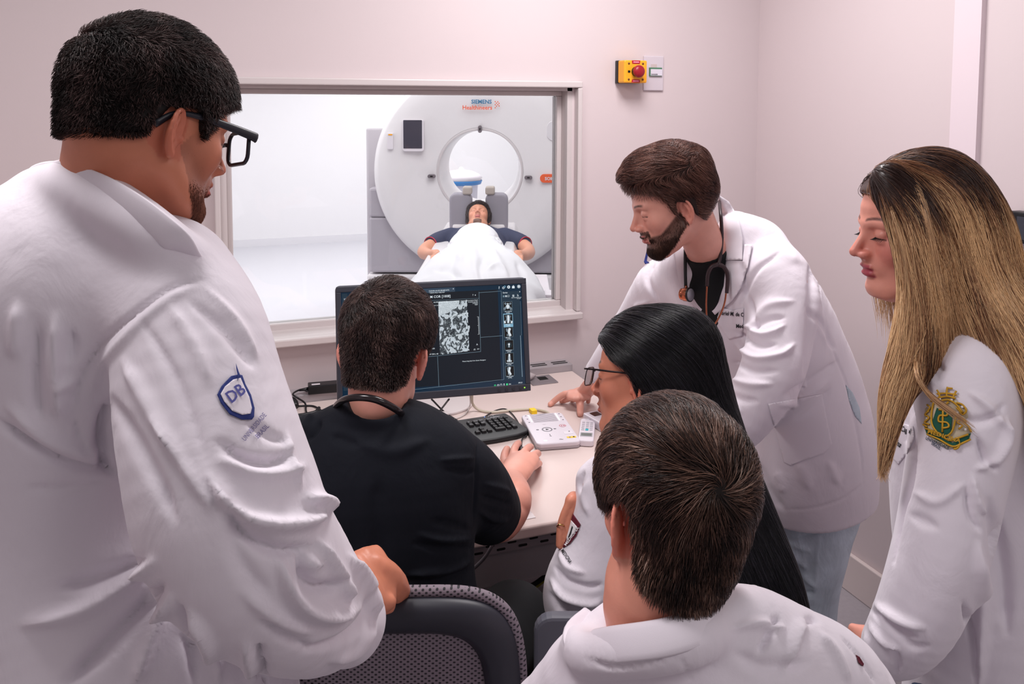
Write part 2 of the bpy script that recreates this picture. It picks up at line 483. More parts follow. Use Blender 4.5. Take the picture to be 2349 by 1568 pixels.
M_hairm = mat('hair_matte', attr='col', rough=.6, spec=.3)
M_denim = mat('denim', (196,210,222), .85, var=(14, .2), bump=[('noise', 12, .7, .02, (1, 1, .5), .8), ('noise', 700, .3, .0008)])
M_darkcloth = mat('dark_cloth', (13,15,20), .85, sheen=.03)
M_blacksh = mat('black_shirt', (9,12,16), .85, sheen=.03)
M_shoe = mat('shoe_leather', (60,52,50), .5)
M_sole = mat('white_shoe', (205,200,200), .6)
M_lens = mat('eyeglass_lens', (255,255,255), .0, trans=1.0, ior=1.02, spec=.2)
M_copper = mat('copper_metal', (186,112,84), .22, 1.0)
M_thread_navy = mat('navy_thread', (38,52,120), .75)
M_thread_navyl = mat('faded_navy_thread', (126,120,160), .8)
M_thread_black = mat('black_thread', (20,22,28), .8)
M_thread_maroon = mat('maroon_thread', (96,20,42), .75)
M_thread_gold = mat('gold_thread', (196,150,40), .5, .3)
M_thread_green = mat('green_thread', (14,82,66), .75)
M_thread_white = mat('white_thread', (232,228,232), .8)
M_eye = mat('eye_white', (214,205,205), .15)
M_iris = mat('iris', (40,28,22), .15)
M_red = mat('red_plastic', (150,22,36), .35)
M_yellow = mat('yellow_plastic', (244,170,40), .4)
M_redlabel = mat('red_label', (180,20,48), .5)
M_pink = mat('label_print', (240,150,170), .6)
# ---------------------------------------------------------------- the room
WY = 2.88; XR = 2.15; XL = -1.7; H = 2.75
wx0, wx1, wz0, wz1 = 0.0595, 1.287, .965, 1.798        # clear opening of the observation window
def struct(mb, name, m, parent=None, bevel=0):
    return tag(mb.build(name, m, parent, bevel), kind='structure')
TW = .16
b = MB(); b.box((XL, WY, 0), (wx0-.02, WY+TW, H)).box((wx1+.02, WY, 0), (XR, WY+TW, H)).box((wx0-.02, WY, 0), (wx1+.02, WY+TW, wz0-.02)).box((wx0-.02, WY, wz1+.02), (wx1+.02, WY+TW, H))
struct(b, 'wall_back', M_wall)
# right wall with a shallow pilaster strip seen beside the door side
b = MB(); b.box((XR, -2.2, 0), (XR+.12, WY+TW, H)); struct(b, 'wall_right', M_wall)
q0 = ray(2196, 150); q1 = ray(2258, 150)
ya = q0[1]*XR/q0[0]; yb = q1[1]*XR/q1[0]
b = MB(); b.box((XR-.02, yb, 0), (XR, ya, H)); struct(b, 'trim_1', mat('pilaster_paint', (222,208,214), .5))
b = MB(); b.box((XL-.12, -2.2, 0), (XL, WY+TW, H)); struct(b, 'wall_left', M_wall)
b = MB(); b.box((XL-.12, -2.2, -.1), (XR+.12, WY+TW, 0)); struct(b, 'floor', M_floor)
b = MB(); b.box((XR-.018, -2.2, 0), (XR, WY, .14)); struct(b, 'baseboard_right', M_trim, bevel=.004)
b = MB(); b.box((XL, WY-.018, 0), (XR-.02, WY, .14)); struct(b, 'baseboard_back', M_trim, bevel=.004)
# observation window: casing standing off the wall, inner frame, sill, panes
win = thing('window_1', None, None); tag(win, kind='structure')
ox0, ox1, oz0, oz1 = .02, 1.336, .93, 1.834
b = MB(); th = .035
b.box((ox0, WY-th, wz1+.012), (ox1, WY, oz1)).box((wx1+.03, WY-th+.001, oz0+.0255), (ox1-.0005, WY, wz1+.0115)).box((ox0+.0005, WY-th+.001, oz0+.0255), (wx0-.02, WY, wz1+.0115)).box((ox0, WY-th-.02, oz0), (ox1, WY, oz0+.025))
struct(b, 'window_casing', M_steelw, win, .004)
b = MB()   # slanted reveal (lining) and inner stepped frame
b.box((wx0-.02, WY, wz1), (wx1+.02, WY+.12, wz1+.02)).box((wx1, WY, wz0-.02), (wx1+.02, WY+.12, wz1+.02)).box((wx0-.02, WY, wz0-.02), (wx0, WY+.12, wz1+.02))
b.add([(wx0-.02, WY-.02, oz0+.025), (wx1+.03, WY-.02, oz0+.025), (wx1+.03, WY+.07, wz0), (wx0-.02, WY+.07, wz0), (wx0-.02, WY-.02, oz0), (wx1+.03, WY-.02, oz0), (wx1+.03, WY+.07, oz0), (wx0-.02, WY+.07, oz0)],
      [(0,1,2,3),(4,7,6,5),(0,4,5,1),(1,5,6,2),(2,6,7,3),(3,7,4,0)])
struct(b, 'window_reveal', M_steelw, win)
b = MB(); y0, y1 = WY+.05, WY+.1
b.box((wx0, y0, wz1-.018), (wx1, y1, wz1)).box((wx0, y0+.001, wz0+.0205), (wx0+.018, y1, wz1-.0185)).box((wx1-.02, y0+.001, wz0+.0205), (wx1, y1, wz1-.0185)).box((wx0, y0, wz0-.005), (wx1, y1, wz0+.02))
struct(b, 'window_frame', mat('window_frame_grey', (205,196,196), .35, .0), win, .003)
b = MB(); b.box((wx0+.015, WY+.07, wz0+.015), (wx1-.018, WY+.078, wz1-.015))
gm = bpy.data.materials.new('leaded_glass'); gm.use_nodes = True; nt = gm.node_tree; nt.nodes.clear()
o_ = nt.nodes.new('ShaderNodeOutputMaterial'); mx = nt.nodes.new('ShaderNodeMixShader'); tr = nt.nodes.new('ShaderNodeBsdfTransparent'); gl = nt.nodes.new('ShaderNodeBsdfGlossy')
fr = nt.nodes.new('ShaderNodeFresnel'); fr.inputs[0].default_value = 1.35; gl.inputs['Roughness'].default_value = .02; tr.inputs[0].default_value = (.97, .98, .98, 1)
nt.links.new(fr.outputs[0], mx.inputs[0]); nt.links.new(tr.outputs[0], mx.inputs[1]); nt.links.new(gl.outputs[0], mx.inputs[2]); nt.links.new(mx.outputs[0], o_.inputs[0])
struct(b, 'window_pane', gm, win)
# exam room beyond
EY = 10.5
b = MB(); b.box((-3, EY, 0), (6.5, EY+.1, 3)); struct(b, 'wall_exam_far', M_exam)
b = MB(); b.box((-1.2, WY+TW, 0), (-1.1, EY, 3)); struct(b, 'wall_exam_left', M_exam)
b = MB(); b.box((4.8, WY+TW, 0), (4.9, EY, 3)); struct(b, 'wall_exam_right', M_exam)
b = MB(); b.box((-1.2, WY+TW, -.1), (4.9, EY, 0)); struct(b, 'floor_exam', M_examfloor)
b = MB(); b.box((-1.2, WY+TW, 3), (4.9, EY+.1, 3.1)); struct(b, 'ceiling_exam', M_exam)
b = MB(); b.box((-1.1, EY-.015, 0), (4.8, EY, .09)); struct(b, 'baseboard_exam', mat('exam_skirting', (226,224,228), .5))
# dark box on the right wall at the edge of the frame
r_ = ray(2342, 520); yy = r_[1]*XR/r_[0]; z0 = CAM[2]+ray(2342, 553)[2]*(XR/r_[0]); z1 = CAM[2]+ray(2342, 482)[2]*(XR/r_[0])
g = thing('wall_switch_box', 'small black box mounted on the right wall at the edge of the photo', 'wall box', loc=(0, 0, 0))
MB().box((XR-.04, yy-.12, z0), (XR, yy+.008, z1)).build('housing', M_black, g, .004)
MB().box((XR-.043, yy-.1, z0+.012), (XR-.04, yy-.02, z1-.012)).build('face_plate', M_charcoal, g)

# emergency stop box and the light-switch plate beside it
def onwall(px, py): return PY(px, py, WY)
g = thing('emergency_stop_box', 'yellow emergency stop box with red mushroom button on the back wall', 'emergency stop')
pa = onwall(1412, 139); pb = onwall(1470, 192)
x0, x1 = pa[0], pb[0]; z1_, z0_ = pa[2], pb[2]; dp = .075
x0 -= .002; x1 -= .014
# front face is nearer, so shrink to keep its measured outline
MB().box((x0, WY-.022, z0_), (x1, WY, z1_)).build('base_box', M_black, g, .003)
MB().box((x0+.001, WY-dp, z0_+.001), (x1-.001, WY-.022, z1_-.001)).build('cover', M_yellow, g, .005)
cx_ = (x0+x1)/2; cz_ = (z0_+z1_)/2; fy = WY-dp
for sx in (-1, 1):
    for sz in (-1, 1):
        MB().tube([(cx_+sx*.030, fy+.004, cz_+sz*.03), (cx_+sx*.030, fy-.001, cz_+sz*.03)], .0042, 10).build('screw', mat('screw_dark', (110,60,20), .5), g)
MB().tube([(cx_, fy+.003, cz_), (cx_, fy-.018, cz_)], .019, 20).build('collar', M_black, g, .001)
tt = np.linspace(0, 1, 8)
MB().tube([(cx_, fy-.016-.022*t, cz_) for t in tt], [.0195, .0225, .0235, .0235, .023, .0215, .018, .010], 24).build('push_button', M_red, g)
for s_, zz in ((1, z1_-.008), (-1, z0_+.008)):
    l_ = MB().prism([(cx_-.016, -.006*s_), (cx_+.016, -.006*s_), (cx_+.018, .006*s_), (cx_-.018, .006*s_)], 0, .0012, lambda q, zz=zz: (q[0], fy-q[2]-.0004, zz+q[1])).build('red_label', M_redlabel, g)
    MB().box((cx_-.012, fy-.0022, zz-.0022), (cx_+.012, fy-.0017, zz+.0022)).build('label_line', M_pink, l_)
MB().box((cx_-.034, fy-.0015, cz_-.004), (cx_-.024, fy-.0002, cz_+.004)).build('black_label', M_slot, g)
g = thing('switch_plate', 'pale blank wall plate with small green card, right of the yellow stop box', 'wall plate')
pa = onwall(1475, 128); pb = onwall(1519, 208)
MB().box((pa[0], WY-.009, pb[2]), (pb[0], WY, pa[2])).build('plate', mat('plate_plastic', (205,196,204), .4), g, .003)
ca = onwall(1486, 155); cb = onwall(1514, 175)
MB().box((ca[0], WY-.016, cb[2]), (cb[0], WY-.009, ca[2])).build('green_card', mat('green_card', (70,120,92), .5), g, .001)
MB().box((ca[0]+.004, WY-.0166, cb[2]+.002), (cb[0], WY-.016, ca[2]-.006)).build('white_label', mat('label_white', (214,210,222), .5), g)
flat_text('label_print', 'DANGER', lambda q: (ca[0]+.006+q[0], WY-.0172, cb[2]+.004+q[1]), M_thread_black, g, h=.005, bold=.02)
MB().box(((pa[0]+pb[0])/2-.013, WY-.010, pa[2]-.05), ((pa[0]+pb[0])/2+.013, WY-.009, pa[2]-.032)).build('faded_sticker', mat('sticker_tan', (196,180,180), .6), g)
# metal runway along the wall at the back of the desk
def slotbox(mb, x0, x1, y, z, w=.006): mb.box((x0, y, z), (x1, y+w, z+.0008))
# ---------------------------------------------------------------- desk
DZ = .74
g = thing('desk', 'long off-white laminate desk against the wall under the observation window', 'desk', loc=(.3, 2.3, 0))
g.location = (0, 0, 0)
MB().box((-1.1, 1.781, DZ-.03), (1.286, 2.81, DZ)).build('desktop', M_desk, g, .006, 3)
b = MB().box((-1.1, 1.80, DZ-.062), (1.27, 1.83, DZ-.03)); b.build('perforated_rail', M_alud, g)
b = MB()
for i in range(38):
    x = -.9+i*.056
    for r_ in (0, 1):
        xx = x+(r_*.028); z = DZ-.04-.013*r_
        b.prism(rrect(.022, .0055, .0026, 3, xx, z), 0, .0012, lambda q: (q[0], 1.7995-q[2], q[1]), True)
b.build('rail_slots', M_slot, g)
MB().box((-1.1, 1.815, DZ-.15), (1.27, 1.84, DZ-.062)).build('metal_channel', mat('galvanised_channel', (160,156,160), .45, .25, var=(9, .06)), g)
for x in (-1.0, 1.2):
    MB().box((x-.02, 1.95, 0), (x+.02, 2.7, DZ-.03)).build('leg_panel', M_alud, g, .003)
MB().box((-1.0, 2.62, .12), (1.2, 2.64, DZ-.03)).build('modesty_panel', mat('panel_grey', (188,178,180), .5), g)
g = thing('cable_runway', 'grey slotted metal cable runway along the back edge of the desk', 'cable tray')
b = MB().box((-1.1, 2.81, DZ-.03), (1.286, 2.88, DZ+.025)); b.build('channel', mat('runway_metal', (172,166,170), .42, .3), g, .002)
for gi, gx in enumerate((-.55, .02, .4, .95, 1.13)):
    b = MB()
    for sx in (0, .085):
        for sy in (0, .018):
            b.box((gx+sx, 2.83+sy, DZ+.0255), (gx+sx+.06, 2.83+sy+.007, DZ+.0262))
    b.build('vent_slots', M_slot, g)

def on(px, py, z=0.0): return PZ(px, py, DZ+z)
# grey flap outlet set in the desk
g = thing('desk_outlet', 'small grey outlet plate let into the desk right of the monitor', 'outlet')
c = on(1243, 871); MB().box((c[0]-.055, c[1]-.05, DZ), (c[0]+.045, c[1]+.04, DZ+.004)).build('plate', M_alu, g, .002)
MB().box((c[0]-.012, c[1]-.012, DZ+.004), (c[0]+.022, c[1]+.022, DZ+.0045)).build('opening', M_slot, g)
c2 = on(1226, 872); tt = np.linspace(-1, 1, 9)
g = tag(MB().tube([(c2[0]-.03+.035*t, c2[1]+.004*t, DZ+.017) for t in tt], [.004, .012, .016, .017, .017, .016, .013, .008, .004], 12).build('computer_mouse_receiver', mat('grey_plug', (178,170,172), .4)), 'grey rounded plug lying on the desk outlet right of the monitor', 'plug')
o = bpy.data.objects[g.name]; o.name = 'power_plug'

# ---------------------------------------------------------------- monitor
mTL, mTR, mBR, mBL = P(768, 660, 2.12), P(1210, 632, 2.235), P(1218, 901, 2.20), P(775, 929, 2.085)
mU = nrm((mTR-mTL)+(mBR-mBL)); mW = (np.linalg.norm(mTR-mTL)+np.linalg.norm(mBR-mBL))/2
mV = (mTL-mBL)+(mTR-mBR); mV = nrm(mV-mU*(mV@mU)); mH = (np.linalg.norm(mTL-mBL)+np.linalg.norm(mTR-mBR))/2
mC = (mTL+mTR+mBR+mBL)/4; mN = np.cross(mU, mV)
if mN@FW > 0: mN = -mN
MON = frame(mC, mU, mV, mN)
def muv(px, py, d=0.0):                  # place on the screen (u right, v up, metres from centre)
    r = ray(px, py); t = ((mC+mN*d-CAM)@mN)/(r@mN); q = CAM+r*t-mC; return q@mU, q@mV
g = thing('computer_monitor', 'dark grey computer monitor showing a scan on the desk', 'monitor')
b = MB(); b.prism(rrect(mW, mH, .012, 6), -.045, -.006, MON); b.build('housing', M_charcoal, g, .004)
s0 = muv(784, 672); s1 = muv(1198, 880); sx0, sy1 = s0[0], muv(990, 660)[1]; sx1 = muv(1201, 760)[0]; sy0 = muv(1000, 894)[1]
sx0 = muv(784, 790)[0]; sy1 = mH/2-.0165; sy0 = -mH/2+.0205
b = MB()
for (a, c_) in (((-mW/2+.002, sy1), (mW/2-.002, mH/2-.002)), ((-mW/2+.002, -mH/2+.002), (mW/2-.002, sy0)), ((-mW/2+.002, sy0), (sx0, sy1)), ((sx1, sy0), (mW/2-.002, sy1))):
    b.box((a[0], a[1], -.007), (c_[0], c_[1], 0), MON)
b.build('bezel', M_charcoal, g, .0015)
M_scr = mat('screen_navy', (10,26,40), .25, emit=(13,36,54), estr=.9)
scr = MB().box((sx0, sy0, -.006), (sx1, sy1, -.004), MON).build('screen', M_scr, g)
def em(name, rgb, s=1.0): return mat(name, (5,5,5), .4, emit=rgb, estr=s)
M_sblack = em('screen_black', (8,20,31)); M_line = em('screen_line', (120,145,160)); M_txt = em('screen_text', (225,235,242)); M_pan = em('screen_panel', (26,48,64)); M_tab = em('screen_tab', (50,68,86)); M_hi = em('screen_highlight', (122,170,196)); M_grn = em('screen_green', (60,210,130))
lay = [0]
def sbox(name, p, q, m, z=None, w=0):
    """a panel on the screen between two measured corners"""
    a = muv(*p); c_ = muv(*q); x0, x1 = sorted((a[0], c_[0])); y0, y1 = sorted((a[1], c_[1])); z = -.0038 if z is None else z
    if w:
        b = MB()
        for (u0, v0, u1, v1) in ((x0, y0, x1, y0+w), (x0, y1-w, x1, y1), (x0, y0, x0+w, y1), (x1-w, y0, x1, y1)): b.box((u0, v0, z), (u1, v1, z+.0001), MON)
        return b.build(name, m, scr)
    return MB().box((x0, y0, z), (x1, y1, z+.0001), MON).build(name, m, scr)
def stext(name, s, p, h, m=None, z=-.0030, bold=.004, align='l'):
    a = muv(*p); return flat_text(name, s, MON, m or M_txt, scr, h=h, x=a[0], y=a[1], z=z, bold=bold, align=align)
def Z3(x, y): return (760+x/4.894, 620+y/4.894)      # from the enlarged crop
def sl(name, pts, w, m=None, z=-.0034):
    b = MB(); q = [muv(*Z3(*p)) for p in pts]
    for (a, c_) in zip(q[:-1], q[1:]):
        d = np.array(c_)-np.array(a); L = np.hypot(*d); n = np.array([-d[1], d[0]])/max(L, 1e-9)*w/2
        b.add([MON((a[0]+s*n[0]+(0 if k == 0 else d[0]), a[1]+s*n[1]+(0 if k == 0 else d[1]), z)) for k, s in ((0, -1), (1, -1), (1, 1), (0, 1))], [(0, 1, 2, 3)])
    return b.build(name, m or M_line, scr)
sbox('patient_tab', Z3(900, 212), Z3(1392, 262), M_tab)
stext('tab_text', 'CLEUSA ALVES BELMONTE', Z3(1096, 238), .0032); stext('tab_text', '* 03/09/1952 F 4021457', Z3(1098, 259), .0030); stext('close_mark', 'x', Z3(1366, 212), .0042)
sbox('series_panel', Z3(1912, 240), Z3(2155, 1225), M_pan)
sbox('viewer_area', Z3(900, 262), Z3(1912, 1240), M_sblack, -.0038)
sbox('viewer_window', Z3(900, 262), Z3(1668, 935), mat('screen_bk2', (3,5,8), .4, emit=(7,17,27)), -.0036)
sbox('left_toolbar', Z3(120, 262), Z3(200, 1350), M_pan)
sl('divider', [(1660, 240), (1680, 912), (1085, 970)], .0007); sl('divider', [(1664, 250), (1910, 232), (1940, 1225), (920, 1340)], .0007); sl('divider', [(1195, 965), (1210, 1305)], .0007)
sl('divider', [(1680, 752), (1925, 733)], .0007); sl('divider', [(1000, 345), (1660, 312)], .0005)
stext('window_title', 'LM COR [1008]', Z3(1092, 312), .0062); stext('window_controls', '?  x', Z3(1588, 285), .0046)
stext('logo_text', 'SIEMENS', Z3(184, 306), .0044); stext('logo_text', 'Healthineers', Z3(142, 334), .0046)
stext('scan_note', 'ALVES BELMONTE', Z3(1150, 365), .0032); stext('scan_note', 'AX 1.0 MPR', Z3(1150, 400), .0028)
for i, s_ in enumerate(('Hospital Universitario Brasil', 'Somatom go.Up', '512x512', 'H/SP')):
    stext('scan_note', s_, Z3(1646, 338+17*i), .0028, align='r')
stext('scan_note', 'KV 130', Z3(1100, 888), .0034); stext('scan_note', 'W 350 L 40', Z3(1102, 950), .0034)
stext('empty_view_note', 'Please drag data from Series Navigator', Z3(1474, 1028), .0028)
stext('panel_title', 'Series', Z3(1928, 258), .0038); stext('close_mark', 'x', Z3(2112, 245), .0044)
stext('clock', '09:31', Z3(2104, 1270), .0036); stext('language', 'EN', Z3(1998, 1284), .003)
# top icons
x_, y_ = muv(*Z3(1888, 195)); flat_text('help_icon', '?', MON, M_txt, scr, h=.0066, x=x_-.002, y=y_-.003, z=-.003, bold=.02)
def disc(name, c, r, m, z=-.0032, ri=0, n=20, parent=None, sides=None):
    u, v = muv(*c); b = MB(); n = sides or n
    if ri:
        o_ = [MON((u+r*math.cos(2*math.pi*k/n), v+r*math.sin(2*math.pi*k/n), z)) for k in range(n)]; i_ = [MON((u+ri*math.cos(2*math.pi*k/n), v+ri*math.sin(2*math.pi*k/n), z)) for k in range(n)]
        b.add(o_+i_, [(k, (k+1) % n, n+(k+1) % n, n+k) for k in range(n)])
    else: b.add([MON((u+r*math.cos(2*math.pi*k/n), v+r*math.sin(2*math.pi*k/n), z)) for k in range(n)], [tuple(range(n))])
    return b.build(name, m, parent or scr)
disc('link_icon', Z3(1934, 196), .003, M_txt, ri=.0018); disc('link_icon', Z3(1950, 182), .0026, M_hi, ri=.0014)
disc('settings_icon', Z3(1994, 186), .0042, M_txt, ri=.0016, sides=9); sbox('case_icon', Z3(2032, 178), Z3(2062, 200), M_txt); sbox('case_icon', Z3(2040, 168), Z3(2056, 200), M_txt, w=.0008)
disc('user_icon', Z3(2108, 180), .0044, M_txt, ri=.0034); disc('user_icon', Z3(2108, 180), .0024, M_txt)
sbox('tool_icon', Z3(1928, 282), Z3(1948, 300), M_line); sbox('tool_icon', Z3(1956, 280), Z3(1974, 298), M_txt); sbox('tool_icon', Z3(1980, 278), Z3(2002, 296), M_txt, w=.0006)
sbox('tool_icon', Z3(2036, 272), Z3(2058, 296), M_txt); stext('tool_label', 'Add Tools', Z3(2024, 312), .0024); stext('tool_icon', 'h', Z3(2090, 292), .006); stext('tool_label', 'Send and', Z3(2084, 308), .0024); stext('tool_label', 'Archive', Z3(2086, 320), .0024)
sbox('scroll_bar', Z3(2131, 730), Z3(2144, 1195), em('scroll_grey', (130,152,168)))
sl('scroll_line', [(2126, 345), (2140, 730)], .0005)
# status icons
sbox('status_icon', Z3(1832, 1284), Z3(1852, 1304), M_grn, w=.0012); disc('status_icon', Z3(1876, 1290), .0026, M_txt, ri=.0016); sbox('status_icon', Z3(1898, 1276), Z3(1920, 1298), M_txt, w=.0007)
sbox('status_icon', Z3(1936, 1272), Z3(1950, 1294), M_txt, w=.0007); disc('status_icon', Z3(1976, 1280), .0028, M_grn)
# ruler beside the scan
b = MB(); r0 = muv(*Z3(1656, 520)); r1 = muv(*Z3(1652, 718))
for i in range(17):
    v = r0[1]+(r1[1]-r0[1])*i/16; L = .0042 if i % 8 == 0 else .0022; b.box((r0[0]-L, v-.0002, -.0032), (r0[0], v+.0003, -.0031), MON)
b.box((r0[0]-.0004, r1[1], -.0032), (r0[0]+.0002, r0[1], -.0031), MON).build('scan_ruler', M_txt, scr)
sbox('orientation_mark', Z3(1624, 812), Z3(1656, 846), M_txt, w=.0006); stext('orientation_mark', 'A', Z3(1631, 840), .0042); stext('scan_note', '(F)', Z3(1600, 895), .0034); stext('scan_note', 'H+', Z3(1640, 890), .0034)
def scan_mat(name, kind, scale, seed, tint=(.74, .86, .95)):
    m = bpy.data.materials.new(name); m.use_nodes = True; nt = m.node_tree; bs = nt.nodes['Principled BSDF']; N_ = nt.nodes.new; L_ = nt.links.new
    at = N_('ShaderNodeTexCoord'); mp = N_('ShaderNodeMapping'); mp.inputs['Location'].default_value = (seed, seed*1.7, 0); L_(at.outputs['Generated'], mp.inputs['Vector'])
    if kind == 'gut':
        w = N_('ShaderNodeTexNoise'); w.inputs['Scale'].default_value = scale; w.inputs['Detail'].default_value = 2.0; w.inputs['Distortion'].default_value = 1.4; L_(mp.outputs[0], w.inputs['Vector'])
        c1 = N_('ShaderNodeValToRGB'); e = c1.color_ramp.elements; e[0].position = .525; e[0].color = (.006, .012, .02, 1); e[1].position = .565; e[1].color = (.55, .62, .68, 1); L_(w.outputs['Fac'], c1.inputs[0])
        n2 = N_('ShaderNodeTexNoise'); n2.inputs['Scale'].default_value = 240; n2.inputs['Detail'].default_value = 3; L_(mp.outputs[0], n2.inputs['Vector'])
        c2 = N_('ShaderNodeValToRGB'); e = c2.color_ramp.elements; e[0].position = .3; e[0].color = (.2, .2, .2, 1); e[1].position = .66; e[1].color = (1.5, 1.5, 1.5, 1); L_(n2.outputs['Fac'], c2.inputs[0])
        n3 = N_('ShaderNodeTexNoise'); n3.inputs['Scale'].default_value = 34; n3.inputs['Detail'].default_value = 5; n3.inputs['Distortion'].default_value = 2.5; L_(mp.outputs[0], n3.inputs['Vector'])
        c3 = N_('ShaderNodeValToRGB'); e = c3.color_ramp.elements; e[0].position = .54; e[0].color = (0, 0, 0, 1); e[1].position = .62; e[1].color = (.35, .42, .46, 1); L_(n3.outputs['Fac'], c3.inputs[0])
        mxx = N_('ShaderNodeMix'); mxx.data_type = 'RGBA'; mxx.blend_type = 'LIGHTEN'; mxx.inputs[0].default_value = 1; L_(c1.outputs[0], mxx.inputs[6]); L_(c3.outputs[0], mxx.inputs[7])
        ml = N_('ShaderNodeMix'); ml.data_type = 'RGBA'; ml.blend_type = 'MULTIPLY'; ml.inputs[0].default_value = 1; L_(mxx.outputs[2], ml.inputs[6]); L_(c2.outputs[0], ml.inputs[7]); out = ml.outputs[2]
    else:
        w = N_('ShaderNodeTexNoise'); w.inputs['Scale'].default_value = scale; w.inputs['Detail'].default_value = 4; w.inputs['Distortion'].default_value = 1; L_(mp.outputs[0], w.inputs['Vector'])
        c1 = N_('ShaderNodeValToRGB'); e = c1.color_ramp.elements; e[0].position = .36; e[0].color = (.10, .14, .17, 1); e[1].position = .60; e[1].color = (.80, .87, .92, 1); L_(w.outputs['Fac'], c1.inputs[0]); out = c1.outputs[0]
    bs.inputs['Base Color'].default_value = (0, 0, 0, 1); L_(out, bs.inputs['Emission Color']); bs.inputs['Emission Strength'].default_value = 1.0; return m
def spoly(name, pts, m, z=-.0033, dz=0):
    q = [muv(*Z3(*p)) for p in pts]; return MB().add([MON((a, c_, z)) for a, c_ in q], [tuple(range(len(q)))]).build(name, m, scr)
ct = spoly('scan_image', [(1204, 352), (1525, 330), (1552, 905), (1222, 948)], scan_mat('coronal_scan', 'gut', 6.5, 3))
M_liver = scan_mat('liver_scan', 'grain', 55, 5); M_bowel = scan_mat('bowel_scan', 'grain', 16, 8)
spoly('scan_organ', [(1204, 352), (1440, 336), (1435, 380), (1405, 425), (1360, 440), (1310, 480), (1255, 485), (1206, 525)], M_liver, -.0032)
for c_, rr in (((1297, 520), .0062), ((1449, 415), .0060), ((1505, 385), .0045), ((1448, 750), .0062), ((1418, 800), .0034), ((1392, 850), .0042), ((1362, 895), .0046)):
    disc('scan_organ', Z3(*c_), rr, M_bowel, z=-.0031)
for pts, w in (([(1340, 545), (1375, 505), (1420, 480)], .007), ([(1358, 540), (1355, 590), (1338, 632)], .0032), ([(1250, 830), (1275, 790), (1310, 745)], .0085), ([(1420, 520), (1470, 500), (1520, 480), (1530, 520)], .0078), ([(1545, 620), (1540, 680), (1490, 710), (1400, 730)], .0062), ([(1270, 850), (1300, 900), (1330, 915)], .0035), ([(1480, 830), (1530, 770)], .004)):
    q = catmull(np.array([muv(*Z3(*p)) for p in pts]), 5); b = MB(); n = len(q); T = np.gradient(q, axis=0); T /= np.linalg.norm(T, axis=1)[:, None]; ww = w*.5*(.75+.25*np.sin(np.arange(n)*1.3))
    L_ = q+np.stack([-T[:, 1], T[:, 0]], 1)*ww[:, None]; R_ = q-np.stack([-T[:, 1], T[:, 0]], 1)*ww[:, None]
    b.add([MON((*p, -.00305)) for p in L_]+[MON((*p, -.00305)) for p in R_], [(i, i+1, n+i+1, n+i) for i in range(n-1)]).build('scan_organ', M_bowel, scr)
# series thumbnails
th_ = [((1932, 352), (2036, 452)), ((1938, 495), (2040, 598)), ((1942, 640), (2044, 745)), ((1946, 785), (2050, 890)), ((1950, 930), (2053, 1035)), ((1955, 1078), (2058, 1182))]
M_tb = em('thumb_white', (215,225,232)); M_tg = em('thumb_grey', (110,125,136)); M_tk = em('thumb_black', (6,9,12))
for i, (p, q) in enumerate(th_):
    if i == 1: sbox('thumbnail_highlight', Z3(p[0]-6, p[1]-8), Z3(q[0]+6, q[1]+34), M_hi, -.0035)
    sbox('thumbnail', Z3(*p), Z3(*q), M_tk, -.0034); sbox('thumbnail_border', Z3(*p), Z3(*q), M_line, -.0033, w=.0005)
    stext('thumbnail_text', ('AX 1.0 Body', 'LM COR', 'LM SAG', 'LM BONE', 'BONE COR', 'BONE SAG')[i], Z3(p[0]+18, q[1]+16), .0026, z=-.0031); stext('thumbnail_text', '[%d]' % (1003+i*1), Z3(p[0]+34, q[1]+30), .0026, z=-.0031)
    cx_, cy_ = (p[0]+q[0])/2, (p[1]+q[1])/2
    def tube2(pts, w, m):
        qq = catmull(np.array([muv(*Z3(cx_+a, cy_+c_)) for a, c_ in pts]), 5); n = len(qq); T = np.gradient(qq, axis=0); T /= np.linalg.norm(T, axis=1)[:, None]; S_ = np.stack([-T[:, 1], T[:, 0]], 1)*w/2
        MB().add([MON((*v, -.0032)) for v in qq+S_]+[MON((*v, -.0032)) for v in qq-S_], [(k, k+1, n+k+1, n+k) for k in range(n-1)]).build('thumbnail_bone', m, scr)
    if i == 0:
        disc('thumbnail_bone', Z3(cx_, cy_+5), .0052, M_tb, -.0032); [tube2([(s*10, 10), (s*30, 22), (s*42, 40)], .006, M_tg) for s in (-1, 1)]; [tube2([(s*14, -20), (s*36, -36)], .005, M_tg) for s in (-1, 1)]; tube2([(0, -35), (0, 30)], .003, M_tb)
    elif i == 1:
        tube2([(0, -44), (2, 0), (0, 44)], .0056, M_tb); [tube2([(s*26, -40), (s*16, 0), (s*34, 30)], .003, M_tg) for s in (-1, 1)]; [tube2([(s*40, 20), (s*36, 46)], .005, M_tb) for s in (-1, 1)]
    elif i in (2, 5):
        tube2([(14, -44), (4, 0), (22, 44)] if i == 2 else [(0, -44), (-8, 0), (10, 44)], .0066, M_tb); tube2([(-22, -40), (-16, -5)], .005, M_tg); tube2([(-20, 30), (4, 38)], .004, M_tg)
    elif i == 3:
        disc('thumbnail_bone', Z3(cx_, cy_), .0078, em('thumb_dim', (52,66,74)), -.0033); disc('thumbnail_bone', Z3(cx_, cy_-8), .0028, M_tb, -.0031); tube2([(0, -4), (0, 26)], .0022, M_tb)
    else:
        tube2([(0, -44), (0, 44)], .0046, M_tb); [tube2([(s*18, 44), (s*10, 16), (s*8, -20)], .003, M_tg) for s in (-1, 1)]; tube2([(-26, 38), (0, 30), (26, 38)], .004, M_tb)
